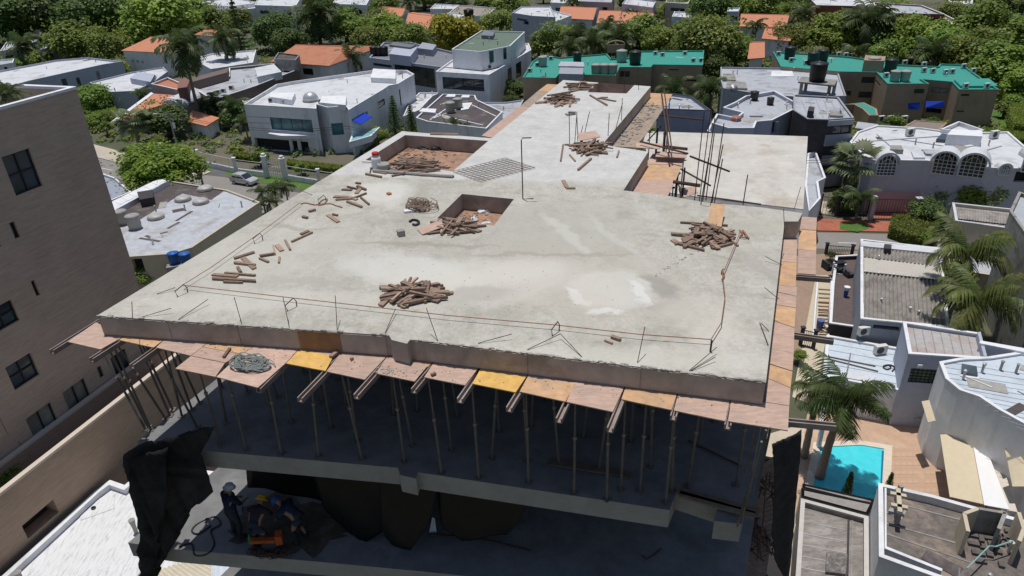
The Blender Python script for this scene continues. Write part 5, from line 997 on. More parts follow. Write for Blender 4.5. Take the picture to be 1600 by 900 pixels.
def vault(px, z, r, L2, label, mat):
    a, b = P(*px, z), P(*L2, z); d = (b - a).normalized(); s_ = d.cross(Vector((0, 0, 1))); R0 = root('vaulted_roof', (a + b) / 2, label, 'roof'); m = MB(); N = 12
    for e in (a, b):
        for i in range(N + 1): t = math.pi * i / N; m.v.append(tuple(e + s_ * r * math.cos(t) + Vector((0, 0, r * .75 * math.sin(t)))))
    for i in range(N): m.f.append((i, i + 1, N + 2 + i, N + 1 + i))
    m.f.append(tuple(range(N, -1, -1))); m.f.append(tuple(range(N + 1, 2 * N + 2))); m.build('vault', mat, R0, False)
    MB().prism([a + s_ * r, b + s_ * r, b - s_ * r, a - s_ * r], 0, z, True).build('wall', pinkw, R0)
    m = MB(); m.tube([a - d * .06 + s_ * r * .85 * math.cos(t) + Vector((0, 0, r * .62 * math.sin(t))) for t in np.linspace(0, math.pi, 10)], .12, 5).build('arch_trim', white, R0)
vault((268, 168), 3.6, 2.3, (308, 152), 'white barrel vaulted roof in front of the orange slope on the left', roofw)
sheetroof([(294, 190), (322, 197), (343, 184), (300, 172)], [2.6, 2.6, 2.8, 3.6], tile2, 'small low orange tiled porch roof below the tall slim palm', 'orange_tiled_porch')
BH = House('brown_terrace_house', 'dark brown house with white edged roof terrace left of the villa', [(300, 136), (358, 119), (358, 106), (440, 98), (467, 108), (430, 122), (400, 134), (345, 152), (322, 150)], 5.0, brownw, roofg, par=.5, cop=white)
BH.box('roof_block', [(300, 128), (355, 113), (357, 106), (312, 118)], 6.2, brownw, 4.5); BH.box('white_roof_cap', [(402, 120), (440, 112), (428, 100), (398, 106)], 6, roofw); acs([(332, 150), (342, 147), (350, 145), (362, 140)], 4.5, 'air conditioner in the row on the brown terrace house', 'air conditioners on the brown house', 1.6)
House('white_gabled_house', 'white wall and grey roof between the brown terrace house and the villa', [(378, 155), (400, 140), (432, 132), (405, 150), (382, 164)], 3.2, white, roofg, par=.2)
gable('hip_roofed_house', 'white house with a bright orange hip roof at upper left', [(189, 79), (250, 82), (302, 68), (252, 60)], 6.5, 2.0, white, tile2, .3, wins=[(0, (205, 93), (209, 97), 'open'), (0, (213, 94), (217, 98), 'open'), (0, (221, 95), (225, 99), 'open')])
gable('tiled_house', 'white house with a wide weathered terracotta roof right behind the villa', [(422, 96), (514, 103), (596, 72), (478, 70)], 5.0, 1.9, white, tile, .12, wins=[(0, (455, 106), (460, 118), 'open'), (0, (470, 106), (490, 118), 'open')])
House('flat_white_house', 'white flat roofed block with vents behind the orange hip roof', [(300, 92), (330, 84), (400, 78), (395, 98), (330, 108)], 4.8, white, roofw, par=.3)
House('roof_clutter_block', 'dark tank platform on the left end of the weathered terracotta roof', [(428, 92), (462, 94), (468, 86), (435, 82)], 7.2, oldc, roofd, par=.3, zb=4.8, cat='platform')
gable('tiled_house', 'orange tiled roof peeping out by the dark conifer at upper left', [(303, 54), (340, 57), (368, 52), (330, 48)], 6.0, 1.0, white, tile, .15)
for i, (q, lab, m1, m2, z) in enumerate([([(283, 4), (360, 10), (405, 4), (330, -10)], 'white flat roofed house at the top edge left of centre', white, roofw, 7), ([(325, 22), (372, 16), (420, 10), (412, 4), (330, 14)], 'white roof with dark openings under it near the top edge', white, roofw, 6), ([(398, 8), (462, 10), (470, -4), (405, -6)], 'white house with a teal window at the top edge', white, roofw, 8),
      ([(520, 6), (572, 8), (580, -6), (526, -8)], 'white house with dark doorway at the top edge near the big palm', white, roofw, 8), ([(0, 80), (40, 72), (60, 62), (10, 66)], 'low grey roof among palms at the far left', white, roofg, 4), ([(62, 78), (85, 72), (98, 66), (72, 70)], 'small white block among trees at the far left', bluegrey, roofw, 5), ([(-10, 103), (20, 98), (22, 92), (-10, 94)], 'small white flat roof at the extreme left edge', white, roofg, 4), ([(8, 56), (45, 52), (60, 47), (20, 50)], 'white awning like roof deep in the trees at far left', white, roofw, 3),
      ([(672, 14), (710, 14), (718, 8), (680, 6)], 'low white roof at top centre behind the two orange roofs', white, roofw, 5), ([(700, 22), (760, 26), (775, 12), (715, 8)], 'broad grey roof at the top centre', white, M('grey_brown_roof', (.3, .26, .23), var=.1), 5), ([(694, 30), (732, 32), (742, 22), (700, 20)], 'white house with a black tank near the yellow green tree', white, roofw, 6.5),
      ([(800, 20), (832, 25), (868, 27), (860, 10), (815, 10)], 'stepped white house left of the row of orange roofs', bluegrey, roofw, 8), ([(832, 26), (868, 34), (893, 24), (862, 16)], 'lower white wing of the stepped white house', white, roofw, 6.5), ([(860, 4), (905, 6), (910, -6), (866, -8)], 'far white house at the top edge right of centre', white, roofw, 6), ([(972, 6), (1020, 12), (1025, 2), (980, -4)], 'lilac grey house with white roof at the top edge', bluegrey, roofw, 7), ([(1050, 26), (1086, 28), (1092, 20), (1054, 18)], 'cluttered white roofs between two big trees near the top', white, roofw, 5), ([(1040, 4), (1075, 6), (1080, -4), (1044, -6)], 'cream house at the top edge right of the orange roofs', cream, roofg, 7), ([(1136, 18), (1154, 18), (1156, 12), (1138, 12)], 'slim white tower block beside the far right orange roof', bluegrey, roofw, 9),
      ([(905, 2), (955, 4), (960, -8), (910, -8)], 'pinkish house front at the top edge above the orange roofs', pinkw, roofg, 6), ([(1480, 6), (1520, 6), (1520, -4), (1485, -4)], 'far white roofs at the top right', white, roofw, 4), ([(1568, 24), (1610, 26), (1610, 12), (1575, 10)], 'white roof at the top right corner', white, roofw, 4), ([(1580, 52), (1615, 56), (1615, 46), (1585, 44)], 'teal tinted small roof at the right edge near the top', tan, rooft, 4)]):
    hh = House('distant_house', lab, q, z, m1, m2, par=.3, wins=[(0, (q[0][0] + 8, q[0][1] + 8), (q[0][0] + 24, q[0][1] + 14), 'blue', 2, 1), (0, (q[1][0] - 14, q[1][1] + 7), (q[1][0] - 6, q[1][1] + 14), 'open')])
place(TK['black'], 733, 33, 6.4, 'black water tank on the white house near the yellow green tree', None, 2.6)
for q, lab in [([(592, 22), (628, 26), (640, 17), (605, 15)], 'left one of two orange roofs behind the trees at top centre'), ([(632, 40), (668, 46), (690, 24), (645, 19)], 'right one of two orange roofs behind the trees at top centre'), ([(872, 28), (927, 31), (937, 12), (880, 10)], 'leftmost orange roof of the row right of centre at the top'), ([(932, 36), (968, 37), (973, 17), (940, 16)], 'orange roof second in the row right of centre at the top'), ([(968, 36), (1015, 40), (1027, 22), (976, 20)], 'orange roof third in the row right of centre at the top'), ([(1155, 41), (1228, 43), (1236, 25), (1158, 23)], 'orange roof beside the slim white tower at top right'), ([(1168, 92), (1195, 90), (1192, 66), (1172, 66)], 'orange roof strip between the big trees right of centre'), ([(1190, 60), (1235, 64), (1240, 52), (1198, 50)], 'orange roof half hidden by palms at top right')]:
    gable('orange_roofed_house', lab, q, 5.0, 1.6, white, tile2, .0)
# red brick pair at top right
Hb = House('red_brick_building', 'red brick building with white roof at the top right, left one of the pair', [(1268, 0), (1276, 8), (1365, 10), (1358, -4), (1280, -8)], 9, brickr, roofw, par=.4, cop=white, cat='building', wins=[(1, (1285, 20), (1296, 26), 'open')])
Hb2 = House('red_brick_building', 'lower red brick building with dark balcony at the top right, right one of the pair', [(1366, 20), (1476, 22), (1440, 8), (1365, 4)], 8, brickr, roofg, par=.4, cop=white, cat='building', wins=[(0, (1430, 28), (1464, 36), 'open'), (0, (1380, 30), (1392, 34), 'open')])
Hb3 = House('red_brick_wing', 'white edged balcony wing at the right end of the red brick buildings', [(1430, 38), (1488, 40), (1500, 34), (1475, 22), (1440, 22)], 5.4, brickr, roofw, par=.5, cop=white, wins=[(0, (1468, 46), (1482, 52), 'open')])
# ---------------- teal roofed blocks
G1 = House('teal_roofed_block', 'tan apartment block with long teal roof behind the far wing, left of two', [(817, 121), (868, 122), (873, 116), (962, 118), (968, 105), (1017, 105), (1020, 101), (1098, 102), (1100, 79), (994, 80), (990, 90), (955, 92), (948, 84), (875, 90), (848, 86), (832, 96)], 6.8, tan, rooft, par=.25, cop=rooft, cat='apartment block',
    wins=[(4, (969, 111), (984, 120), 'glass', 2, 1), (5, (1019, 105), (1034, 119), 'open'), (6, (1045, 108), (1060, 110), 'open'), (6, (1061, 124), (1088, 127), 'open'), (2, (876, 124), (900, 130), 'open')])
G1.box('stair_room', [(873, 115), (911, 116), (912, 104), (876, 103)], 8.2, greyw); G1.box('stair_room_roof', [(872, 103), (913, 104), (912, 97), (876, 96)], 8.45, roofg, 8.2); G1.box('balcony', [(1014, 128), (1042, 129), (1042, 124), (1016, 123)], 3.0, white, 2.2)
acs([(840, 104), (851, 93), (861, 94), (1024, 86), (1035, 88), (1083, 97), (1095, 97), (899, 113), (828, 113), (1070, 86)], 6.55, 'small white air conditioner on the left teal roof', 'air conditioners on the left teal roof', 1.5)
for x, y, k in ((848, 104, 'grey'), (931, 117, 'grey'), (944, 117, 'grey'), (957, 117, 'grey'), (902, 97, 'black')): place(TK[k], x, y, 6.55, '%s water tank on the left teal roof' % k, '%s tanks on the left teal roof' % k, 1.6)
place(TK['black'], 992, 101, 6.55, 'tall black water tank in the middle of the left teal roof', None, 2.1); place(TK['grey'], 971, 97, 6.55, 'tall grey concrete tank left of the black tank on the left teal roof', None, 1.9)
q = P(962, 82, 6.55); tag(MB().tube([q + Vector((1.9 * math.cos(t), 0, 1.6 + .8 * math.sin(t))) for t in np.linspace(0, 6.28, 20)], .15, 6).box(q + Vector((0, 0, .8)), (3.6, .4, 1.6)).build('roof_arch', tan), 'rounded tan parapet ring at the back of the left teal roof', 'parapet')
for x in (876, 897): place(TK['blue'], x, 124, 4.0, 'blue barrel on the front ledge of the left teal roofed block', 'blue barrels on the teal block', 1.3)
G2 = House('teal_roofed_block', 'large tan apartment block with stepped teal roof and blue awnings, right of two', [(1208, 81), (1220, 104), (1312, 112), (1370, 113), (1387, 131), (1452, 131), (1440, 124), (1488, 128), (1499, 140), (1561, 140), (1537, 125), (1504, 101), (1469, 100), (1466, 104), (1398, 101), (1381, 92), (1356, 93), (1329, 89), (1281, 85)], 6.4, tan, rooft, par=.25, cop=rooft, cat='apartment block',
    wins=[(2, (1347, 120), (1367, 130), 'glass', 3, 1), (2, (1317, 142), (1322, 149), 'glass', 1, 1), (2, (1324, 142), (1329, 149), 'glass', 1, 1), (2, (1342, 143), (1362, 153), 'glass', 4, 1), (4, (1429, 139), (1443, 146), 'glass', 2, 1), (6, (1456, 136), (1480, 146), 'cur', 2, 1), (6, (1448, 168), (1470, 178), 'open'), (8, (1502, 147), (1514, 150), 'open'), (8, (1495, 173), (1506, 175), 'open'), (3, (1368, 124), (1375, 136), 'glass', 1, 1), (3, (1362, 150), (1370, 160), 'glass', 1, 1)])
q0 = [(1486, 136), (1499, 149), (1558, 149), (1541, 135)]; MB().prism([P(x, y, 6.0) for x, y in ((1490, 129), (1500, 139), (1558, 139), (1544, 127))], 6.16, 6.5, False).build('roof_curb', rooft, G2.root)
acs([(1413, 101), (1216, 87), (1236, 97), (1259, 101), (1443, 104), (1443, 113), (1457, 114), (1477, 116), (1487, 115), (1508, 138), (1541, 138), (1384, 121), (1310, 88), (1321, 89), (1505, 107), (1520, 114)], 6.2, 'small white air conditioner on the right teal roof', 'air conditioners on the right teal roof', 1.6)
for x, y, k in ((1233, 92, 'black'), (1269, 101, 'black'), (1284, 97, 'black'), (1363, 110, 'grey'), (1390, 113, 'black')): place(TK[k], x, y, 6.2, '%s water tank on the right teal roof' % k, '%s tanks on the right teal roof' % k, 1.9)
place(TK['grey'], 1397, 127, 6.2, 'tall pale grey tank pair at the front of the right teal roof, left one', 'tall pale grey tanks on the right teal roof', 1.45); place(TK['grey'], 1413, 127, 6.2, 'tall pale grey tank pair at the front of the right teal roof, right one', 'tall pale grey tanks on the right teal roof', 1.45)
G2.box('round_parapet', [(1350, 94), (1382, 95), (1384, 88), (1352, 86)], 8.2, tan)
pts = [P(x, y, 3.0) for x, y in ((1315, 163), (1335, 163), (1348, 170), (1358, 180), (1372, 180), (1370, 170), (1350, 160))]; MB().prism(pts, .5, 3.0, True).build('curved_ramp', tan, G2.root); MB().prism(inset(ccw(pts), .3), 3.0, 3.04, False).build('teal_terrace', rooft, G2.root)
awning([(1419, 161), (1438, 160), (1436, 170), (1419, 170)], [3.9, 3.9, 2.9, 2.9], blueaw, 'smaller blue scalloped awning on the right teal roofed block', 'blue awnings', .12); awning([(1447, 158), (1476, 158), (1475, 167), (1446, 168)], [3.9, 3.9, 3.0, 3.0], blueaw, 'wider blue awning under the balcony of the right teal roofed block', 'blue awnings', .12)
acs([(1376, 190), (1390, 190), (1412, 190)], .6, 'air conditioner mounted at the foot of the tan wall of the right teal roofed block', 'wall air conditioners', 1.9)
# ---------------- grey roofs in the middle right
C1 = House('grey_roofed_house', 'house with a weathered grey flat roof and sunken courts between the two teal roofs', [(1126, 124), (1126, 105), (1195, 106), (1308, 108), (1313, 124), (1322, 150), (1250, 152), (1180, 146), (1130, 138)], 6.0, greyw, roofg, par=.25, cop=greyw)
C1.box('court', [(1130, 124), (1150, 125), (1148, 115), (1130, 115)], 6.1, oldc); C1.box('court', [(1134, 137), (1168, 138), (1165, 128), (1136, 126)], 6.1, oldc); C1.box('white_patch', [(1204, 119), (1240, 119), (1238, 111), (1206, 111)], 5.8, white)
R0 = root('tank_tower', P(1280, 148, 5.8), 'concrete table stand carrying a big black water tank among grey roofs', 'tank stand')
for x, y in ((1250, 148), (1258, 142), (1294, 149), (1302, 146)): q = P(x, y, 5.8); MB().box(q + Vector((0, 0, 1.0)), (.4, .4, 2.0)).build('leg', oldc, R0)
MB().prism([P(x, y, 7.9) for x, y in ((1247, 128), (1304, 134), (1308, 125), (1252, 120))], 7.7, 7.95).build('table_top', oldc, R0)
place(TK['black'], 1276, 127, 7.95, 'big black water tank on a concrete stand among grey roofs at right', None, 2.4)
C3 = House('dark_grey_apartments', 'dark charcoal narrow apartment block with a ribbed pale roof and grey window bands', [(1240, 172), (1262, 186), (1294, 187), (1334, 184), (1310, 152), (1240, 148)], 9.3, darkw, roofg, par=.2, cop=greyw, cat='apartment block', wins=[(2, (1303, 197), (1327, 208), 'glass', 2, 1), (2, (1297, 229), (1322, 240), 'glass', 2, 1), (2, (1292, 258), (1316, 270), 'glass', 2, 1)])
for (ya, yb) in ((188, 196), (210, 227), (242, 256), (272, 290)):
    a, t_, n_ = C3.onwall(2, 1298, (ya + yb) / 2, .04); za = C3.onwall(2, 1300, ya)[0].z; zb_ = C3.onwall(2, 1300, yb)[0].z; A, Bq = C3.edge(2); MB().prism([A + n_ * .01, Bq + n_ * .01, Bq + n_ * .25, A + n_ * .25], zb_, za).build('grey_band', greyw, C3.root)
for k in range(6): t = k / 6; a = P(1252 + 70 * t, 156 + 2 * t, 9.1); b = P(1264 + 68 * t, 184, 9.1); MB().beam(a, b, .12, .06).build('roof_rib', greyw, C3.root)
C3.box('roof_box', [(1262, 173), (1272, 174), (1273, 167), (1264, 166)], 10.2, darkw); C3.box('roof_well', [(1297, 180), (1318, 181), (1314, 173), (1296, 172)], 9.4, oldc)
C2 = House('blue_grey_house', 'tall blue grey house with curved roof parapets just behind the sunlit terrace', [(1138, 200), (1178, 200), (1182, 190), (1206, 188), (1252, 165), (1210, 142), (1165, 150), (1148, 160), (1130, 168), (1160, 176), (1150, 184), (1120, 178), (1112, 192)], 8.5, bluegrey, roofg, par=.5, cop=white, wins=[(3, (1237, 180), (1246, 198), 'open'), (3, (1208, 186), (1215, 206), 'open'), (3, (1190, 180), (1192, 195), 'open')])
place(TK['black'], 1178, 157, 8.0, 'short dark brown tank on the blue grey house roof', None, 1.1); place(TK['black'], 1203, 164, 8.0, 'small black tank on the white corner of the blue grey house roof', None, .9)
q = P(1144, 151, 8.0); D0 = root('satellite_dish', q, 'grey satellite dish on the blue grey house roof', 'satellite dish')
MB().tube([q, q + Vector((0, 0, .9))], .05, 6).build('mast', steel, D0); m = MB().lathe((0, 0, 0), [(0, 0), (.35, .06), (.6, .2), (.62, .22)], 16); mt = Matrix.Translation(q + Vector((0, -.1, 1.2))) @ Matrix.Rotation(math.radians(60), 4, 'X'); m.v = [tuple(mt @ Vector(v)) for v in m.v]; m.build('dish', steel, D0, True)
q = P(1149, 193, 7.6); tag(MB().lathe(q, [(0, .0), (.4, .05), (.7, .5), (.72, .9), (.5, 1.0)], 12).build('round_hood', M('faded_red_metal', (.35, .15, .11), var=.15), smooth=True), 'faded red round hood on the low roof behind the terrace', 'hood')
L0 = House('slate_blue_house', 'slate blue house with a grey sloped roof right behind the stair opening', [(1030, 170), (1112, 173), (1080, 150), (1050, 146), (1028, 150)], 8.0, bluew, roofg, par=.4, cop=M('dark_coping', (.06, .065, .08), var=.1))
for i, (q, z, lab) in enumerate([([(1112, 192), (1140, 198), (1175, 203), (1140, 212), (1105, 205)], 6.2, 'low white edged terrace roof cluttered with rubble behind the sunlit terrace')]): House('low_terrace', lab, q, z, bluegrey, roofw, par=.5, cop=white)
House('dark_lean_to', 'dark pitched canopy at the back edge of the sunlit terrace by the charcoal block', [(1205, 212), (1262, 216), (1258, 205), (1230, 200), (1210, 206)], 3.5, darkw, roofd, par=.05)
# ---------------- lilac house with arched windows
LH = House('lilac_house', 'lilac house with broad white roof and arched white windows across the right street', [(1352, 246), (1366, 250), (1448, 251), (1456, 252), (1540, 262), (1620, 264), (1605, 232), (1575, 206), (1500, 208), (1440, 200), (1370, 196), (1340, 206), (1328, 222)], 6.6, lilac, roofw, par=.15, cop=white,
    wins=[(1, (1405, 327), (1417, 344), 'door', 1, 1), (4, (1588, 268), (1605, 285), 'open')])
def arch(px, py, wpx, hpx, label, hood=0):
    'arched white window with glazing bars, with a projecting round hood when asked'
    pA, t_, n_ = LH.onwall(1 if px < 1450 else (3 if px < 1540 else 4), px, py, .05); k = mpp(pA); w_, h_ = wpx * k / 2, hpx * k * 1.05; R0 = LH.root
    pl = [(-w_, 0), (w_, 0)] + [(w_ * math.cos(a), h_ + w_ * math.sin(a)) for a in np.linspace(0, math.pi, 13)]
    W3 = lambda u, z, d=0: pA + t_ * u + n_ * d + Vector((0, 0, z))
    fr = MB(); fr.tube([W3(u, z, .05) for u, z in pl + pl[:1]], .09, 6)
    for i in range(1, 5): u = -w_ + 2 * w_ * i / 5; fr.tube([W3(u, 0, .04), W3(u, h_ + w_ * math.sqrt(max(0, 1 - (u / w_) ** 2)), .04)], .045, 4)
    for i in range(1, 5): z = h_ * i / 4; fr.tube([W3(-w_, z, .04), W3(w_, z, .04)], .045, 4)
    fr.tube([W3(.5 * w_ * math.cos(a), h_ + .5 * w_ * math.sin(a), .04) for a in np.linspace(0, math.pi, 9)], .04, 4)
    wo = fr.build('arched_window', framew, R0); MB().face([W3(u, z, .0) for u, z in pl]).build('pane', glass, wo)
    rr = w_ * 1.35; d = .25 if not hood else hood; m = MB(); N = 14
    for e in (-.8, d):
        for kk in (rr, rr - .22): m.v += [tuple(W3(kk * math.cos(a), h_ + kk * math.sin(a), e)) for a in np.linspace(0, math.pi, N)]
    for i in range(N - 1): m.f += [(i, i + 1, 2 * N + i + 1, 2 * N + i), (N + i + 1, N + i, 3 * N + i, 3 * N + i + 1), (2 * N + i, 2 * N + i + 1, 3 * N + i + 1, 3 * N + i)]
    m.f += [(0, 2 * N, 3 * N, N), (N - 1, 2 * N - 1, 4 * N - 1, 3 * N - 1)]
    m.build('round_hood', roofw, R0)
arch(1382, 274, 24, 16, '', 0); arch(1472, 272, 26, 18, '', 1.6); arch(1515, 276, 28, 18, '', 1.8); arch(1567, 273, 13, 7, ''); arch(1612, 268, 26, 18, '', 1.6)
MB().prism([LH.onwall(1, 1360, 292, .02)[0] * 1, LH.onwall(1, 1447, 300, .02)[0] * 1, LH.onwall(1, 1447, 300, .1)[0] * 1, LH.onwall(1, 1360, 292, .1)[0] * 1], .1, 2.7, True).build('pink_lower_wall', pinkw, LH.root)
for nm, bx, z, mt in (('roof_box', [(1480, 210), (1535, 213), (1535, 204), (1488, 202)], 7.8, white), ('skylight', [(1463, 217), (1490, 219), (1498, 213), (1472, 208)], 6.9, bglass), ('roof_well', [(1488, 236), (1522, 240), (1523, 230), (1486, 226)], 7.4, oldc), ('roof_well', [(1391, 233), (1412, 234), (1408, 227), (1392, 227)], 7.0, oldc), ('roof_curb', [(1428, 246), (1446, 246), (1442, 236), (1424, 236)], 6.7, roofw), ('roof_curb', [(1447, 240), (1476, 242), (1474, 234), (1440, 233)], 6.72, roofg)): LH.box(nm, bx, z, mt)
acs([(1421, 212), (1510, 240), (1552, 216)], 6.5, 'air conditioner on the broad white roof of the lilac house', 'air conditioners on the lilac house', 1.9)
for k, (a, b) in enumerate((((1340, 222), (1480, 212)), ((1370, 210), (1400, 236)), ((1408, 218), (1500, 232)), ((1530, 238), (1565, 228)))): MB().beam(P(*a, 6.5), P(*b, 6.5), .12, .08).build('roof_seam', greyw, LH.root)
HU = House('white_roof_unit', 'white box roof with raised rim behind the lilac house', [(1470, 202), (1512, 207), (1537, 203), (1498, 190)], 6.9, white, roofw, par=.5)
House('brown_shed', 'brown and grey shed roofs squeezed under the tan wall of the right teal block', [(1410, 200), (1465, 206), (1480, 192), (1430, 188)], 4.0, tan, M('brown_shed_roof', (.24, .2, .17), var=.15), par=.05)
sheetroof([(1336, 200), (1378, 205), (1372, 194), (1340, 190)], [5, 5, 5.4, 5.4], roofg, 'grey ribbed sheet roof beside the creeper on the charcoal block', 'sheet_roof')
# street front on the right: gates, fence, piers
fence([(1279, 336), (1305, 338)], 0, 2.4, darkw, 'black barred gate in front of the pale drive on the right street', 'entrance_gate', bars=.35, base=.1, cat='gate'); fence([(1309, 337), (1355, 338)], 0, 2.2, darkw, 'fence with low wall and bars in front of the small lawn on the right street', bars=.3, base=.4)
fence([(1359, 343), (1428, 345)], 0, 2.6, darkw, 'long black barred sliding gate in front of the red drive', 'sliding_gate', bars=.3, base=.1, cat='gate', post_m=lilac, pr=.5); fence([(1432, 346), (1465, 349)], 0, 1.6, lilac, 'short lilac garden wall right of the sliding gate', 'garden_wall', base=1.5, cat='wall')
House('small_balcony_house', 'narrow white balcony structure with railings beside the slab edge on the right', [(1262, 240), (1275, 237), (1290, 278), (1278, 284), (1282, 310), (1264, 330), (1258, 290)], 5.0, white, roofg, par=.6)
# ---------------- right hand near houses
corrm = M('weathered_fibre_cement', (.33, .305, .28), var=.25, scale=2, stain=(.15, .13, .12), stain_s=.6, stain_amt=.85)
RH = House('corrugated_roof_house', 'grey house with weathered corrugated cement roofs beside the slab on the right', [(1345, 374), (1345, 498), (1483, 512), (1470, 388)], 4.8, greyw, corrm, par=.35, cop=white, wins=[(1, (1365, 507), (1405, 517), 'open')])
zc = 4.62; corr('', [(1350, 384), (1468, 397), (1471, 418), (1350, 402)], zc + .12, corrm, 22, .1, '', par=RH.root, sheets=4); corr('', [(1350, 423), (1472, 436), (1482, 510), (1348, 498)], zc + .02, corrm, 23, .1, '', par=RH.root, sheets=4, cut=3, zs=[zc + .5, zc + .5, zc + .05, zc + .05])
MB().slab([P(1350, 402, zc + .1), P(1471, 416, zc + .1), P(1472, 437, zc + .62), P(1350, 424, zc + .62)], .06).build('flat_sheet', M('cream_sheet', (.5, .47, .42), var=.06, stain=(.36, .33, .3)), RH.root)
for k in range(6): p = P(1352 + 22 * k, 424 + 2.4 * k, zc + .64); MB().box(p, (.22, .12, .1), .2).build('ridge_cap', white, RH.root)
MB().prism([P(x, y, zc + .3) for x, y in ((1345, 376), (1470, 388), (1470, 396), (1345, 384))], zc, zc + .3).build('white_gutter', roofw, RH.root); RH.box('roof_vent', [(1382, 388), (1393, 389), (1393, 382), (1382, 381)], 5.3, darkw)
q, t_, n_ = RH.onwall(1, 1347, 521, .25); o = place(AC0, 1347, 520, 2.2, 'air conditioner on the shaded rear wall of the corrugated roof house', None, 1.0, .2); o.location = q
YD = House('yard_house', 'dark grey two level yard with steps and loungers between slab and corrugated house', [(1306, 400), (1300, 445), (1296, 505), (1344, 512), (1345, 398)], 1.5, darkw, M('yard_deck', (.12, .09, .085), var=.15), par=.4, cop=white, cat='yard')
def furn(lst, z, mt, name, lab, cat, grp):
    for x, y, a, b, h in lst:
        q = P(x, y, z); tag(MB().box(q + Vector((0, 0, h * .3)), (a, b, h * .6), .2).box(q + Vector((-a * .35, 0, h * .65)), (a * .22, b, h * .7), .2).build(name, mt, base=q), lab, cat, grp)
furn([(1293, 420, .8, 1.1, .8), (1308, 415, 1.5, .7, .7), (1308, 424, .7, .7, .5)], 1.15, blackp, 'garden_sofa', 'black garden sofa on the dark yard deck', 'sofa', 'black garden sofas'); furn([(1324, 430, .7, 1.1, .6)], 1.15, darkw, 'garden_table', 'dark low table beside the black garden sofas', 'table', None)
fence([(1290, 397), (1330, 400)], 1.1, 1.0, darkw, 'black lattice fence at the head of the dark yard', 'lattice_fence', bars=.15, base=.05); fence([(1300, 427), (1318, 430)], 1.1, .9, white, 'short white posted railing above the timber steps', 'railing', bars=.25, base=.05, barm=framed, pr=.12)
ST = root('timber_steps', P(1288, 470, 0), 'timber garden stair with open brown treads inside white strings', 'stair'); 
for i in range(11):
    y = 452 + i * 6.6; z = 1.4 - i * .11; a, b = P(1279, y, z), P(1297, y + 1, z); MB().beam(a, b, .22, .05).build('tread', M('brown_timber_tread', (.2, .11, .06), var=.2), ST)
for x, x2 in ((1277, 1270), (1299, 1294)): MB().beam(P(x, 440, 1.5), P(x2, 530, .3), .14, .22).build('string', white, ST)
for i, (x, y, mt, lab) in enumerate(((1280, 513, M('blue_bin', (.1, .14, .32), var=.1), 'dull blue bin at the foot of the timber steps'), (1306, 512, bluep, 'bright blue bin right of the dull blue bin'))):
    q = P(x, y, .2); tag(MB().lathe(q, [(.26, 0), (.33, .85), (.36, .88), (.3, .84)], 12).build('bin', mt, base=q), lab, 'bin')
tag(MB().box(P(1293, 512, .45), (.45, .35, .35), .2).build('crate', acw), 'pale crate between the two blue bins', 'crate')
q = P(1321, 462, 1.2); R0 = root('planter', q, 'white potted plant on a blue stand in the dark yard', 'planter'); MB().lathe(q, [(.18, 0), (.2, .6)], 10).build('stand', bluep, R0); MB().lathe(q + Vector((0, 0, .6)), [(.2, 0), (.28, .35), (.24, .33)], 12).build('pot', white, R0)
fence([(1290, 560), (1284, 640), (1278, 700)], 0, 1.6, white, 'white post and rail side fence between the path and the gardens', 'side_fence', bars=.8, base=.4, barm=framew); fence([(1250, 540), (1270, 545)], 0, 1.6, darkw, 'dark slatted gate in the side path under the formwork', 'side_gate', bars=.15, base=.05, cat='gate')
R3h = House('flat_extension', 'single storey extension with a pale blue white flat roof and loose pipes on the right', [(1292, 524), (1286, 588), (1416, 612), (1410, 545)], 3.0, white, roofb, par=.12, cop=white, wins=[])
R3h.seams(5, greyw, 0, .02)
q = P(1376, 556, 2.9); place(AC0, 1374, 553, 2.9, 'air conditioner lying on the pale roof of the flat extension', None, 1.05, .15)
for i, (a, b, c_, d_) in enumerate(((1290, 556, 1368, 572), (1292, 560, 1372, 580))): rod([P(a, b, 2.95), P(c_, d_, 2.95)], .05, 'pipe', propm, 'dark pipe lying on the pale extension roof, %s' % ('upper one' if i == 0 else 'lower one'), 'pipe')
rod([P(1329, 552, 2.9), P(1318, 610, 2.9) + Vector((0, 0, .2))], .05, 'pipe', steel, 'grey pole crossing the pale extension roof', 'pole')
rod([P(x, y, 2.95) for x, y in ((1380, 572), (1388, 570), (1392, 574), (1386, 577), (1380, 573), (1390, 570), (1398, 574), (1394, 580))], .05, 'hose', blackp, 'black hose coil on the pale extension roof', 'hose'); awning([(1315, 578), (1368, 587), (1364, 598), (1312, 588)], [3.0] * 4, roofw, 'white sheet patch on the pale extension roof', th=.03)
R4 = House('square_roof_block', 'grey block with stained tiled flat roof and green barred window above the pool', [(1411, 503), (1420, 553), (1541, 561), (1531, 521)], 6.2, bluegrey, M('stained_tile_roof', (.42, .4, .4), var=.12, stain=(.36, .24, .17), stain_s=.35, stain_amt=.8), par=.25, cop=white, wins=[(1, (1424, 575), (1458, 600), 'grille', 6, 5)])
R4.seams(7, oldc, 1, .03, 'tile_joint'); MB().prism([P(x, y, 6.25) for x, y in ((1526, 523), (1531, 522), (1541, 560), (1536, 560))], 6.0, 6.45).build('gutter', bluegrey, R4.root)
dr = R4.onwall(1, 1436, 570)[0]; MB().box(dr + Vector((0, -.1, 0)), (.3, .2, .2)).build('drain_box', white, R4.root)
R5 = House('curved_blue_roof_house', 'white house with a large pale blue plank roof and curved edge at the right border', [(1468, 566), (1478, 592), (1500, 610), (1530, 620), (1560, 640), (1600, 662), (1660, 700), (1680, 560), (1610, 548), (1545, 558), (1500, 560)], 6.4, white, roofb, par=.12, cop=white)
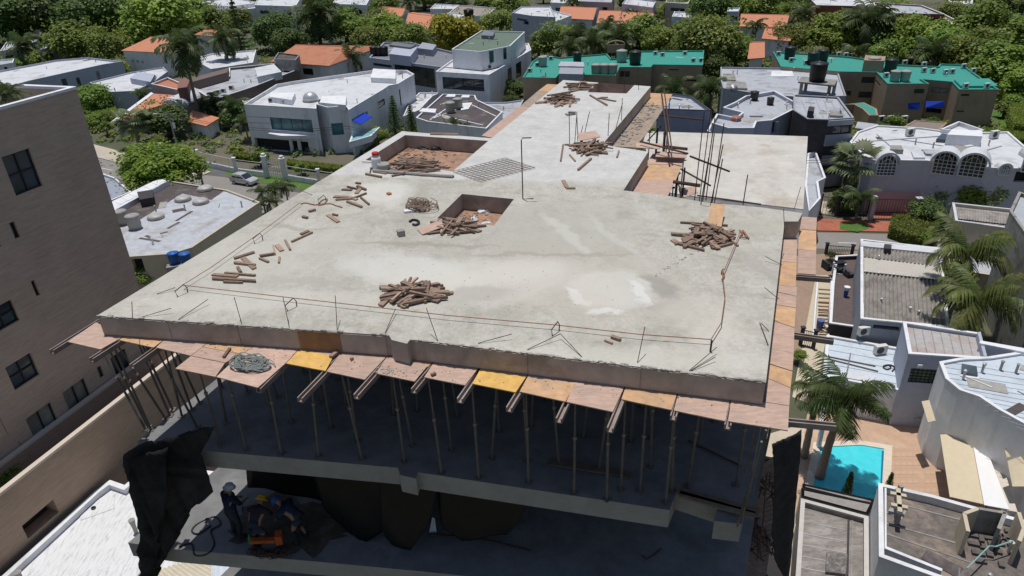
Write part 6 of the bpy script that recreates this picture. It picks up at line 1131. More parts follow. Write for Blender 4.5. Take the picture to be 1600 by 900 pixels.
for k in range(13):
    y0 = 565 + 8.5 * k; x0 = 1474 + max(0, (k - 2.5)) * 12; MB().beam(P(x0, y0, 6.29), P(1680, y0 + 32, 6.29), .035, .025).build('roof_lap', greyw, R5.root)
R5.box('skylight', [(1502, 582), (1528, 586), (1526, 572), (1503, 568)], 6.5, bglass); R5.box('skylight_kerb', [(1500, 587), (1530, 592), (1529, 588), (1502, 583)], 6.35, white); R5.box('back_wall', [(1530, 536), (1610, 552), (1612, 546), (1532, 532)], 6.6, white, 0)
R2 = House('ribbed_roof_house', 'house with a white edged ribbed grey roof at the right edge behind the palms', [(1488, 317), (1493, 345), (1610, 362), (1610, 330)], 6.0, cream, corrm, par=.3, cop=roofw, wins=[(1, (1562, 362), (1595, 378), 'glass', 2, 1)])
corr('', [(1496, 325), (1602, 338), (1602, 354), (1497, 342)], 5.8, corrm, 26, .04, '', par=R2.root, sheets=4)
awning([(1548, 383), (1592, 390), (1584, 418), (1552, 412)], [3.2, 3.2, 2.6, 2.6], whiteaw, 'white awning behind the coconut palms at the right edge')
RG = House('grey_tower', 'tall grey rendered wall at the right edge behind the palms', [(1592, 300), (1578, 330), (1640, 420), (1680, 330)], 9.5, oldc, roofg, par=.3, cat='building')
House('garden_wall', 'shaded cream boundary building behind the coconut palms', [(1480, 388), (1482, 420), (1560, 432), (1562, 396)], 3.0, cream, roofg, par=.2, wins=[])
# pool garden
PL = root('swimming_pool', P(1335, 740, 0), 'turquoise swimming pool with a pale stone rim in the terracotta patio', 'pool')
wm, wnt, wb = new_mat('pool_water'); nn_ = noise(wnt, wnt.nodes.new('ShaderNodeTexCoord').outputs['Object'], 1.6, 4); wnt.links.new(mixc(wnt, mrange(wnt, nn_, .3, .7), (.06, .62, .72), (.09, .72, .8)), wb.inputs['Base Color']); wb.inputs['Roughness'].default_value = .05
bpn = nd(wnt, 'ShaderNodeBump', Strength=.15, Distance=.02); wnt.links.new(nn_, bpn.inputs['Height']); wnt.links.new(bpn.outputs[0], wb.inputs['Normal'])
wl = [P(x, y, .02) for x, y in ((1345, 697), (1381, 703), (1376, 790), (1270, 762), (1282, 700))]
flat('patio', [(1262, 640), (1500, 620), (1640, 680), (1660, 860), (1240, 800)], .03, patio)
stone = M('pool_coping', (.66, .58, .48), var=.08)
oc = inset(ccw(wl), -.5); iw = ccw(wl)
for i in range(len(iw)):
    j = (i + 1) % len(iw); m = MB().prism([iw[i], iw[j], oc[j], oc[i]], .034, .14); m.build('coping', stone, PL)
MB().face([(p.x, p.y, .07) for p in iw]).build('water', wm, PL)
MB().prism([P(1378, 704, .1), P(1381, 704, .1), P(1379, 770, .1), P(1375, 770, .1)], .05, .09).build('tile_band', M('blue_tile', (.01, .16, .3), var=.1), PL)
for k in range(7):
    for c_ in range(9):
        a = P(1388 + c_ * 9.5, 700 + k * 14, .034)
        if random.random() < .9: o = MB().prism([P(1388 + c_ * 9.5, 700 + k * 14, .034), P(1397 + c_ * 9.5, 700 + k * 14, .034), P(1396 + c_ * 9.5, 713 + k * 14, .034), P(1387 + c_ * 9.5, 713 + k * 14, .034)], .03, .042 + random.uniform(0, .006)).build('paving_tile', patio); o['kind'] = 'structure'
awning([(1469, 679), (1516, 677), (1538, 788), (1484, 776)], [2.9, 2.9, 2.6, 2.6], beigeaw, 'large beige fabric awning over the patio right of the pool'); awning([(1517, 677), (1534, 681), (1577, 796), (1538, 789)], [3.0, 3.0, 2.7, 2.7], whiteaw, 'narrow white awning strip beside the large beige awning'); awning([(1535, 694), (1560, 706), (1590, 800), (1568, 796)], [2.4] * 4, M('pale_canopy', (.62, .56, .5), var=.05), 'pale canopy panel right of the white awning strip')
awning([(1440, 627), (1452, 625), (1462, 657), (1450, 660)], [4.2, 4.2, 3.6, 3.6], beigeaw, 'small beige window awning on the wall above the patio'); awning([(1565, 682), (1590, 672), (1598, 705), (1573, 716)], [4.5, 4.5, 3.9, 3.9], beigeaw, 'upper beige window awning on the curved white house', 'beige window awnings'); awning([(1574, 720), (1604, 710), (1610, 760), (1582, 760)], [4.3, 4.3, 3.6, 3.6], beigeaw, 'lower beige window awning on the curved white house', 'beige window awnings')
for x, y in ((1472, 680), (1486, 778), (1541, 790)): rod([P(x, y + 32, 0), P(x, y, 2.7)], .04, 'awning_post', framed, 'thin dark post holding up the beige awning', 'post', 'awning posts')
# bottom right roofs
R6 = House('weathered_roof_house', 'white walled house with dark weathered roof and double white rim at bottom right', [(1373, 756), (1374, 870), (1470, 905), (1600, 950), (1700, 940), (1660, 830), (1555, 802), (1455, 774)], 5.2, white, M('dark_weathered_roof', (.15, .13, .12), var=.3, stain=(.36, .28, .22), stain_s=.4, stain_amt=.9, scale=2.5), par=.45, cop=white)
for i, (a, b) in enumerate((((1382, 817), (1500, 850)), ((1382, 833), (1520, 880)), ((1400, 786), (1500, 812)))): MB().beam(P(*a, 4.77), P(*b, 4.77), .09, .02).build('roof_joint', oldc, R6.root)
MB().prism([P(x, y, 5.0) for x, y in ((1381, 762), (1381, 861), (1470, 897), (1471, 893), (1384, 858), (1384, 763))], 4.76, 5.2).build('inner_rim', white, R6.root)
for a, b in (((1403, 764), (1406, 801)), ((1391, 771), (1416, 776)), ((1392, 789), (1418, 794))): MB().beam(P(*a, 6.0), P(*b, 6.0), .22, .16).build('pergola_beam', cream, R6.root)
MB().box(P(1404, 806, 5.3), (.2, .2, 1.2)).build('pergola_post', oldc, R6.root); MB().box(P(1404, 772, 5.3), (.2, .2, 1.2)).build('pergola_post', oldc, R6.root)
def wallseg(lst, z0, z1, mt, nm, th=.18):
    for a, b in zip(lst, lst[1:]):
        p, q = P(*a, z1), P(*b, z1); d = (q - p).normalized().cross(Vector((0, 0, 1))) * th / 2; MB().prism([p - d, q - d, q + d, p + d], z0, z1).build(nm, mt, R6.root)
wallseg([(1529, 794), (1507, 802), (1513, 830)], 4.75, 6.4, cream, 'parapet_screen'); wallseg([(1529, 794), (1571, 801), (1561, 826)], 4.75, 6.4, oldc, 'parapet_screen'); wallseg([(1592, 800), (1600, 826), (1593, 845)], 4.75, 6.4, cream, 'parapet_screen')
bl = M('dark_block', (.12, .11, .105), var=.35)
for i, (x, y) in enumerate(((1520, 838), (1532, 842), (1545, 842), (1556, 838), (1522, 852), (1535, 856), (1548, 855), (1560, 850), (1528, 866), (1545, 866), (1558, 864), (1570, 842), (1578, 850), (1564, 884), (1532, 879), (1574, 832), (1582, 836))):
    q = P(x, y, 4.75); tag(MB().box(q + Vector((0, 0, .08)), (random.uniform(.3, .62), random.uniform(.2, .34), .16), random.choice((-.35, -.25, 1.2))).build('concrete_block', bl, base=q), 'dark loose block on the weathered roof terrace at the bottom right', 'block', 'loose blocks on the dark roof')
rod([P(x, y, 5.6) for x, y in ((1511, 888), (1546, 853), (1556, 854), (1583, 845))], .035, 'pipe', M('verdigris_pipe', (.25, .45, .45), var=.1), 'pale green bent pipe above the loose blocks', 'pipe')
tag(MB().slab([P(x, y, 4.0) for x, y in ((1398, 905), (1436, 890), (1437, 905), (1430, 920))], .1).build('canopy', white), 'white canopy corner at the bottom edge below the dark roof', 'canopy')
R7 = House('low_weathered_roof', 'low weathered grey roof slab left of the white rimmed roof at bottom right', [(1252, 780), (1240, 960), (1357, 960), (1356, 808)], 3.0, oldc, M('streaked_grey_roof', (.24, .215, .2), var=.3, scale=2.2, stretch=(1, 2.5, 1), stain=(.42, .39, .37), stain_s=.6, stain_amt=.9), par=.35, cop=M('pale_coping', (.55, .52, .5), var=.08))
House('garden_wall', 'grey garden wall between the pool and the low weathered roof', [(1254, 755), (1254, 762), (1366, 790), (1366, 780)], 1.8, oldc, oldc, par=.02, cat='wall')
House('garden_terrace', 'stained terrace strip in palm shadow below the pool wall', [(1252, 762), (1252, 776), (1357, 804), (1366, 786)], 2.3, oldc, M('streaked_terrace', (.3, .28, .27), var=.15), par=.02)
R7.box('rough_slab', [(1290, 893), (1322, 897), (1324, 866), (1292, 862)], 2.85, M('speckled_slab', (.14, .13, .125), var=.4, scale=9, stain=(.5, .47, .44), stain_s=4), 2.66); MB().beam(P(1326, 812, 2.7), P(1324, 900, 2.7), .1, .08).build('drain_channel', darkw, R7.root); MB().beam(P(1332, 812, 2.68), P(1330, 900, 2.68), .06, .04).build('drain_channel', oldc, R7.root)
for k in range(5): MB().beam(P(1252, 815 + 18 * k, 2.66), P(1322, 828 + 18 * k, 2.66), .05, .02).build('roof_joint', roofg, R7.root)
# street lamps, poles
def pole(px, base, top_z, label, arm=None, arms=0):
    q = P(*base, 0); R0 = root('utility_pole', q, label, 'utility pole'); MB().tube([q, q + Vector((0, 0, top_z))], [.16, .1], 8).build('post', oldc, R0)
    if arm: MB().tube([q + Vector((0, 0, top_z - 1.2)), q + Vector((arm * .6, 0, top_z - .3)), q + Vector((arm, 0, top_z - .2))], .05, 6).build('lamp_arm', steel, R0); MB().box(q + Vector((arm * 1.15, 0, top_z - .25)), (.7, .25, .14)).build('lamp_head', acw, R0)
    for k in range(arms): MB().box(q + Vector((0, 0, top_z - .4 - .8 * k)), (2.0, .1, .1)).build('cross_arm', oldc, R0); MB().lathe(q + Vector((.35, 0, top_z - 2.6)), [(.2, 0), (.22, .8), (.1, .9)], 10).build('transformer', acw, R0) if k == 0 else None
pole(0, (283, 252), 8.0, 'grey concrete utility pole with a lamp arm by the round green tree', -1.8, 2); pole(0, (317, 288), 5.6, 'thin dark pole on the kerb beside the villa wall'); pole(0, (1581, 85), 14.0, 'tall lattice like pole among trees at the top right', None, 3)
# car
def car(px, py, rz, label, paintm, z=0.02):
    q = P(px, py, z); R0 = root('parked_car', q, label, 'car'); m = MB()
    prof = [(-2.0, .35), (-2.02, .75), (-1.85, .98), (-1.0, 1.02), (.95, 1.0), (1.75, .88), (2.0, .7), (2.02, .35)]; cab = [(-1.9, .98), (-1.65, 1.45), (-.9, 1.56), (.1, 1.54), (.95, 1.0)]
    mt = Matrix.Translation(q) @ Matrix.Rotation(rz, 4, 'Z')
    def ext(m, pr, w0, w1=None):
        n = len(pr); b = len(m.v); w1 = w1 or w0; zm = max(p[1] for p in pr); zl = min(p[1] for p in pr)
        for s_ in (-1, 1):
            for x, zz in pr: ww = w0 + (w1 - w0) * (zz - zl) / (zm - zl); m.v.append(tuple(mt @ Vector((x, s_ * ww, zz))))
        for i in range(n): j = (i + 1) % n; m.f.append((b + i, b + j, b + n + j, b + n + i))
        m.f.append(tuple(range(b + n - 1, b - 1, -1))); m.f.append(tuple(range(b + n, b + 2 * n)))
    ext(m, prof, .86, .82); ext(m, cab, .8, .64); m.build('body', paintm, R0)
    g = MB()
    for s_ in (-1, 1):
        for x0, x1 in ((-1.55, -.75), (-.68, .05), (.12, .7)):
            f = lambda x, zz: mt @ Vector((x, s_ * (.82 - .2 * (zz - .98) / .58), zz)); tp = 1.46 if x1 < .3 else 1.42
            g.face([f(x0, 1.06), f(x1, 1.06), f(min(x1, .25), tp), f(max(x0, -1.5), tp)][::s_])
    g.face([mt @ Vector(v) for v in ((.99, -.72, 1.03), (.99, .72, 1.03), (.2, .6, 1.53), (.2, -.6, 1.53))]); g.face([mt @ Vector(v) for v in ((-1.93, .7, 1.04), (-1.93, -.7, 1.04), (-1.72, -.6, 1.42), (-1.72, .6, 1.42))]); g.build('window', glass, R0)
    for x in (-1.25, 1.3):
        for s_ in (-1, 1):
            wq = MB(); wq.tube([mt @ Vector((x, s_ * .66, .31)), mt @ Vector((x, s_ * .88, .31))], .31, 14); wo = wq.build('wheel', blackp, R0); rq = MB(); rq.tube([mt @ Vector((x, s_ * .87, .31)), mt @ Vector((x, s_ * .89, .31))], .19, 10); rq.build('rim', steel, wo)
    for s_ in (-1, 1): MB().box((1.92, s_ * .6, .72), (.16, .36, .14), 0, mt).build('headlight', acw, R0); MB().box((-1.97, s_ * .68, .85), (.1, .2, .3), 0, mt).build('tail_light', M('red_lamp', (.4, .02, .02), var=.1), R0); MB().box((.62, s_ * .92, 1.03), (.12, .16, .1), 0, mt).build('mirror', paintm, R0)
silver = M('silver_car_paint', (.62, .63, .65), var=.03, rough=.3, metal=.4)
car(383, 287, -.45, 'silver hatchback on the street in front of the white villa', silver, .01); car(1513, 24, .9, 'tiny yellow cab on the sandy street at the top right', M('yellow_car_paint', (.7, .45, .03), var=.03, rough=.3)); car(1520, 34, .6, 'tiny white car on the sandy street at the top right', white); car(1508, 17, .9, 'tiny dark car at the far end of the sandy street', darkw)
# ================================================================== vegetation
rng = np.random.default_rng(5)
def quads_mesh(name, V, mat, smooth=False):
    'V: (n,4,3) leaf faces'
    n = V.shape[0]; me = bpy.data.meshes.new(name); me.vertices.add(n * 4); me.vertices.foreach_set('co', V.reshape(-1).astype(np.float32))
    me.loops.add(n * 4); me.loops.foreach_set('vertex_index', np.arange(n * 4, dtype=np.int32)); me.polygons.add(n)
    me.polygons.foreach_set('loop_start', np.arange(0, n * 4, 4, dtype=np.int32)); me.polygons.foreach_set('loop_total', np.full(n, 4, dtype=np.int32))
    me.update(); me.validate(); me.materials.append(mat); return me
def unit(v): return v / np.maximum(np.linalg.norm(v, axis=-1, keepdims=True), 1e-6)
def leaf_quads(c, nrm, size, asp=.6):
    n = len(c); r = unit(rng.normal(size=(n, 3))); a = unit(np.cross(nrm, r)); b = np.cross(nrm, a); s = size[:, None]
    return np.stack([c - a * s, c - b * s * asp, c + a * s, c + b * s * asp], axis=1)
def crown(nclump, nleaf, flat_=.8, size=.055, spread=.62, cl=(.26, .44), core=True):
    'clumps of leaves over a crown of radius 1'
    cs = []; 
    while len(cs) < nclump:
        d = rng.normal(size=3); d /= np.linalg.norm(d)
        if d[2] < -.55: continue
        k = spread * rng.uniform(.55, 1.12); cs.append((d[0] * k, d[1] * k, d[2] * k * flat_))
    out = []
    rs = rng.uniform(*cl, nclump); w_ = rs ** 2 / (rs ** 2).sum()
    for c, r, ww in zip(cs, rs, w_):
        n = int(nleaf * ww); d = unit(rng.normal(size=(n, 3)) + np.array([0, 0, .35])); k = r * rng.uniform(.55, 1.08, n) ** .6
        p = np.array(c) + d * k[:, None] * np.array([1, 1, .85]); nr = unit(d + rng.normal(scale=.5, size=(n, 3)) + np.array([0, 0, .9]))
        out.append(leaf_quads(p, nr, rng.uniform(.6, 1.35, n) * size))
    n = nleaf // 7; d = unit(rng.normal(size=(n, 3))); p = d * (rng.uniform(.2, .75, n) * spread)[:, None] * np.array([1, 1, flat_]); out.append(leaf_quads(p, unit(rng.normal(size=(n, 3))), np.full(n, size * 1.8)))
    # stray shoots that break the outline
    n = nleaf // 30; d = unit(rng.normal(size=(n, 3)) + np.array([0, 0, .3])); p = d * rng.uniform(.85, 1.12, n)[:, None] * np.array([1, 1, flat_]); out.append(leaf_quads(p, unit(rng.normal(size=(n, 3))), np.full(n, size)))
    return np.concatenate(out), cs
def branch_mesh(cs, h, name='trunk'):
    m = MB(); m.tube([(0, 0, -h), (.03, .02, -h * .5), (0, 0, -.25)], [.1, .075, .06], 8)
    for c in cs[:9]: m.tube([(0, 0, -.4), (c[0] * .4, c[1] * .4, c[2] * .4 - .12), c], [.05, .032, .012], 5)
    return m.mesh(name, bark, None, True)
KIND = {}
def kind(key, mat, variants, **kw):
    KIND[key] = []
    for i in range(variants):
        V, cs = crown(**kw); KIND[key].append((quads_mesh('crown', V, mat), branch_mesh(cs, 1.5)))
kind('mid', leafA, 3, nclump=20, nleaf=5200); kind('bright', leafB, 3, nclump=22, nleaf=5200, flat_=.7); kind('dark', leafC, 3, nclump=18, nleaf=5200, flat_=.9)
kind('olive', leafO, 2, nclump=18, nleaf=4600, size=.05); kind('yellow', leafY, 1, nclump=20, nleaf=5000, flat_=.75)
kind('round', M_leaf('leaf_mango', (.08, .15, .02), (.19, .25, .03), (.34, .31, .04)), 1, nclump=40, nleaf=14000, flat_=.72, size=.035, spread=.7, cl=(.2, .32)); kind('shrub', leafA, 2, nclump=14, nleaf=1800, size=.09); kind('shrubb', leafB, 2, nclump=14, nleaf=1800, size=.09)
count = {}
def tree(k, px, py, rpx, label, vs=1.0, zc=None, name='broadleaf_tree', cat='tree', group=None):
    r = 3.0; z = zc
    for _ in range(4):
        z = zc if zc is not None else r * vs * .75 + .3
        p = P(px, py, z); r = rpx * 1.13 * mpp(p)
    i = count.get(k, 0); count[k] = i + 1; cm, tm = KIND[k][i % len(KIND[k])]
    R0 = root(name, (p.x, p.y, 0), label, cat, group); rz = random.uniform(0, 6.28)
    c = link('crown', cm, R0); c.location = (0, 0, z); c.scale = (r, r, r * vs); c.rotation_euler.z = rz
    t = link('trunk', tm, R0); t.location = (0, 0, z); t.scale = (r, r, z / 1.5); t.rotation_euler.z = rz
    return R0
# palms -------------------------------------------------
def frond_quads(L_, droop, nl, lw, ll, V=.5, up=.25, twist=0.0):
    'feather frond along +x: pairs of leaflets hanging from a curved rib'
    t = np.linspace(0.06, 1, nl); ang0 = up
    th = ang0 - droop * t ** 1.4; dx = np.cos(th); dz = np.sin(th); x = np.cumsum(dx) * L_ / nl; z = np.cumsum(dz) * L_ / nl
    qs = []
    for s in (-1, 1):
        for i in range(nl):
            l = ll * (math.sin(math.pi * min(1, .12 + .88 * t[i])) ** .6 + .15) * rng.uniform(.8, 1.15); p = np.array([x[i], 0, z[i]]); f = np.array([dx[i], 0, dz[i]])
            d = unit(np.array([[dx[i] * .55, s * .8, dz[i] * .5 - V * rng.uniform(.5, 1.4)]]))[0]; mid = p + d * l * .5 + f * lw * .2; tip = p + d * l + np.array([0, 0, -.22 * l]); w = f * lw * .5
            qs.append(np.array([p - w, p + w, mid + w * 1.2, mid - w * .8])); qs.append(np.array([mid - w * .8, mid + w * 1.2, tip + w * .15, tip - w * .15]))
    rb = [np.array([[x[i], -.02 * L_ / 3, z[i]], [x[i], .02 * L_ / 3, z[i]], [x[i + 1], .012 * L_ / 3, z[i + 1]], [x[i + 1], -.012 * L_ / 3, z[i + 1]]]) for i in range(nl - 1)]
    return np.array(qs + rb)
FR = {}
for key, mat in (('coco', leafP), ('royal', leafPd)): FR[key] = [quads_mesh('frond', frond_quads(1.0, dr, 26, .034, .3, .55, up_), mat) for dr, up_ in ((1.5, .7), (1.9, .35), (1.2, .95), (2.1, .0))]
FR['cocodead'] = [quads_mesh('frond', frond_quads(1.0, 2.2, 20, .03, .22, .9, -.3), leafX)]
FR['coarse'] = [quads_mesh('frond', frond_quads(1.0, dr, 12, .08, .3, .5, up_), leafPd) for dr, up_ in ((1.5, .7), (2.0, .3), (1.2, 1.0), (2.2, -.1))]
def fan_leaf():
    qs = [np.array([[0, -.012, 0], [0, .012, 0], [.5, .012, .02], [.5, -.012, .02]])]
    for i in range(15):
        a = -1.9 + 3.8 * i / 14; l = .5 * (1 - .12 * abs(a)); c = np.array([.5, 0, .02]); d = np.array([math.cos(a), math.sin(a), -.12]); s = np.array([-d[1], d[0], 0]) * .045
        qs.append(np.array([c - s * .3, c + s * .3, c + d * l * .6 + s, c + d * l * .6 - s])); qs.append(np.array([c + d * l * .6 - s, c + d * l * .6 + s, c + d * l + [0, 0, -.08], c + d * l + [0, 0, -.08]]))
    return np.array(qs)
FR['fan'] = [quads_mesh('frond', fan_leaf(), leafF)] * 2
def trunk_mesh(h, r0, r1, lean=0.0, ringed=True):
    m = MB(); n = 14; pts = [(lean * (i / n) ** 2, 0, h * i / n) for i in range(n + 1)]; m.tube(pts, [(r0 + (r1 - r0) * i / n) * (1.06 if i % 2 else .96) for i in range(n + 1)], 9); return m.mesh('trunk', palmb, None, True)
def palm(sort, px, py, z, L_px, n, label, base_r=.22, name='palm_tree', lean=0.0, group=None, joined=False, skirt=False, a_lo=-.5):
    p = P(px, py, z); L_ = L_px * mpp(p); R0 = root(name, (p.x - lean, p.y, 0), label, 'palm', group)
    t = link('trunk', trunk_mesh(z, base_r * 1.3, base_r * .75, lean), R0)
    if sort == 'royal': s_ = MB().tube([(lean, 0, z - L_ * .12), (lean, 0, z + L_ * .1)], [base_r * .8, base_r * .4], 8); cs = link('crownshaft', s_.mesh('crownshaft', leafPd, None, True), R0)
    co = bpy.data.objects
    for i in range(n):
        me = FR[sort][i % len(FR[sort])]
        if sort in ('coco', 'royal') and i > n - 4: me = FR['cocodead'][0]
        f = link('frond', me, R0); k = i / n
        pitch = -(.75 - 1.5 * k) if sort == 'fan' else -(.55 - 1.15 * k) * .8
        if skirt and k > .75: pitch = 1.25
        f.location = (lean, 0, z + (0.02 * L_ if k < .5 else -.03 * L_)); f.rotation_euler = (random.uniform(-.2, .2), pitch + random.uniform(-.12, .12), i * 2.399 + random.uniform(-.2, .2)); s = L_ * random.uniform(.85, 1.1); f.scale = (s, s, s)
    return R0
def conifer(px, py, z, hpx, label, wr=.26, mat=leafC):
    p = P(px, py, 0); b = P(px, py, 0); h = hpx * mpp(b) * 1.02; qs = []
    for i in range(17):
        k = i / 17; r = wr * h * (1 - k) ** .85 + .05; zz = h * (.08 + .9 * k); nb = 11
        for j in range(nb):
            a = 2 * math.pi * (j / nb) + i * .5; n = 16; t = rng.uniform(.1, 1, n); pp_ = np.stack([np.cos(a) * r * t, np.sin(a) * r * t, zz - .22 * r * t + .12 * r * t * t * 2], 1) + rng.normal(scale=.03 * h / 6, size=(n, 3))
            qs.append(leaf_quads(pp_, unit(rng.normal(size=(n, 3)) + [0, 0, .8]), rng.uniform(.012, .026, n) * h, .45))
    R0 = root('conifer', (p.x, p.y, 0), label, 'tree'); link('crown', quads_mesh('crown', np.concatenate(qs), mat), R0); link('trunk', MB().tube([(0, 0, 0), (0, 0, h * .95)], [.03 * h, .005 * h], 7).mesh('trunk', bark), R0)
def hedge(px, h, label, mat=leafA, z0=0.0, name='hedge', dens=160, size=.13):
    pts = [P(x, y, z0) for x, y in px]; a = np.array([[p.x, p.y] for p in pts]); tri = tessellate_polygon([[Vector((p[0], p[1], 0)) for p in a]]); qs = []
    for t in tri:
        A, Bq, C_ = [a[i] for i in t]; ar = abs((Bq[0] - A[0]) * (C_[1] - A[1]) - (Bq[1] - A[1]) * (C_[0] - A[0])) / 2; n = int(ar * dens) + 8
        u = rng.uniform(size=(n, 2)); fl = u.sum(1) > 1; u[fl] = 1 - u[fl]; q = A + u[:, :1] * (Bq - A) + u[:, 1:] * (C_ - A); zz = z0 + h * (1 - rng.uniform(0, 1, n) ** 3 * .8)
        qs.append(leaf_quads(np.column_stack([q, zz]), unit(rng.normal(size=(n, 3)) + [0, 0, .7]), rng.uniform(.6, 1.3, n) * size))
    for i in range(len(a)):
        A, Bq = a[i], a[(i + 1) % len(a)]; l = np.linalg.norm(Bq - A); n = int(l * h * dens * .6) + 4; t = rng.uniform(size=n); q = A + t[:, None] * (Bq - A) + rng.normal(scale=.06, size=(n, 2))
        qs.append(leaf_quads(np.column_stack([q, z0 + h * rng.uniform(0, 1, n)]), unit(rng.normal(size=(n, 3))), rng.uniform(.6, 1.3, n) * size))
    Vv = np.concatenate(qs); c = a.mean(0); R0 = root(name, (c[0], c[1], z0), label, 'hedge' if name == 'hedge' else 'bush'); Vv = Vv - np.array([c[0], c[1], z0]); link('foliage', quads_mesh('foliage', Vv, mat), R0)
    m = MB().prism([(p[0] - c[0], p[1] - c[1]) for p in inset(ccw([tuple(x) for x in a]), .12)], 0, h * .8); link('woody_core', m.mesh('woody_core', leafC), R0)
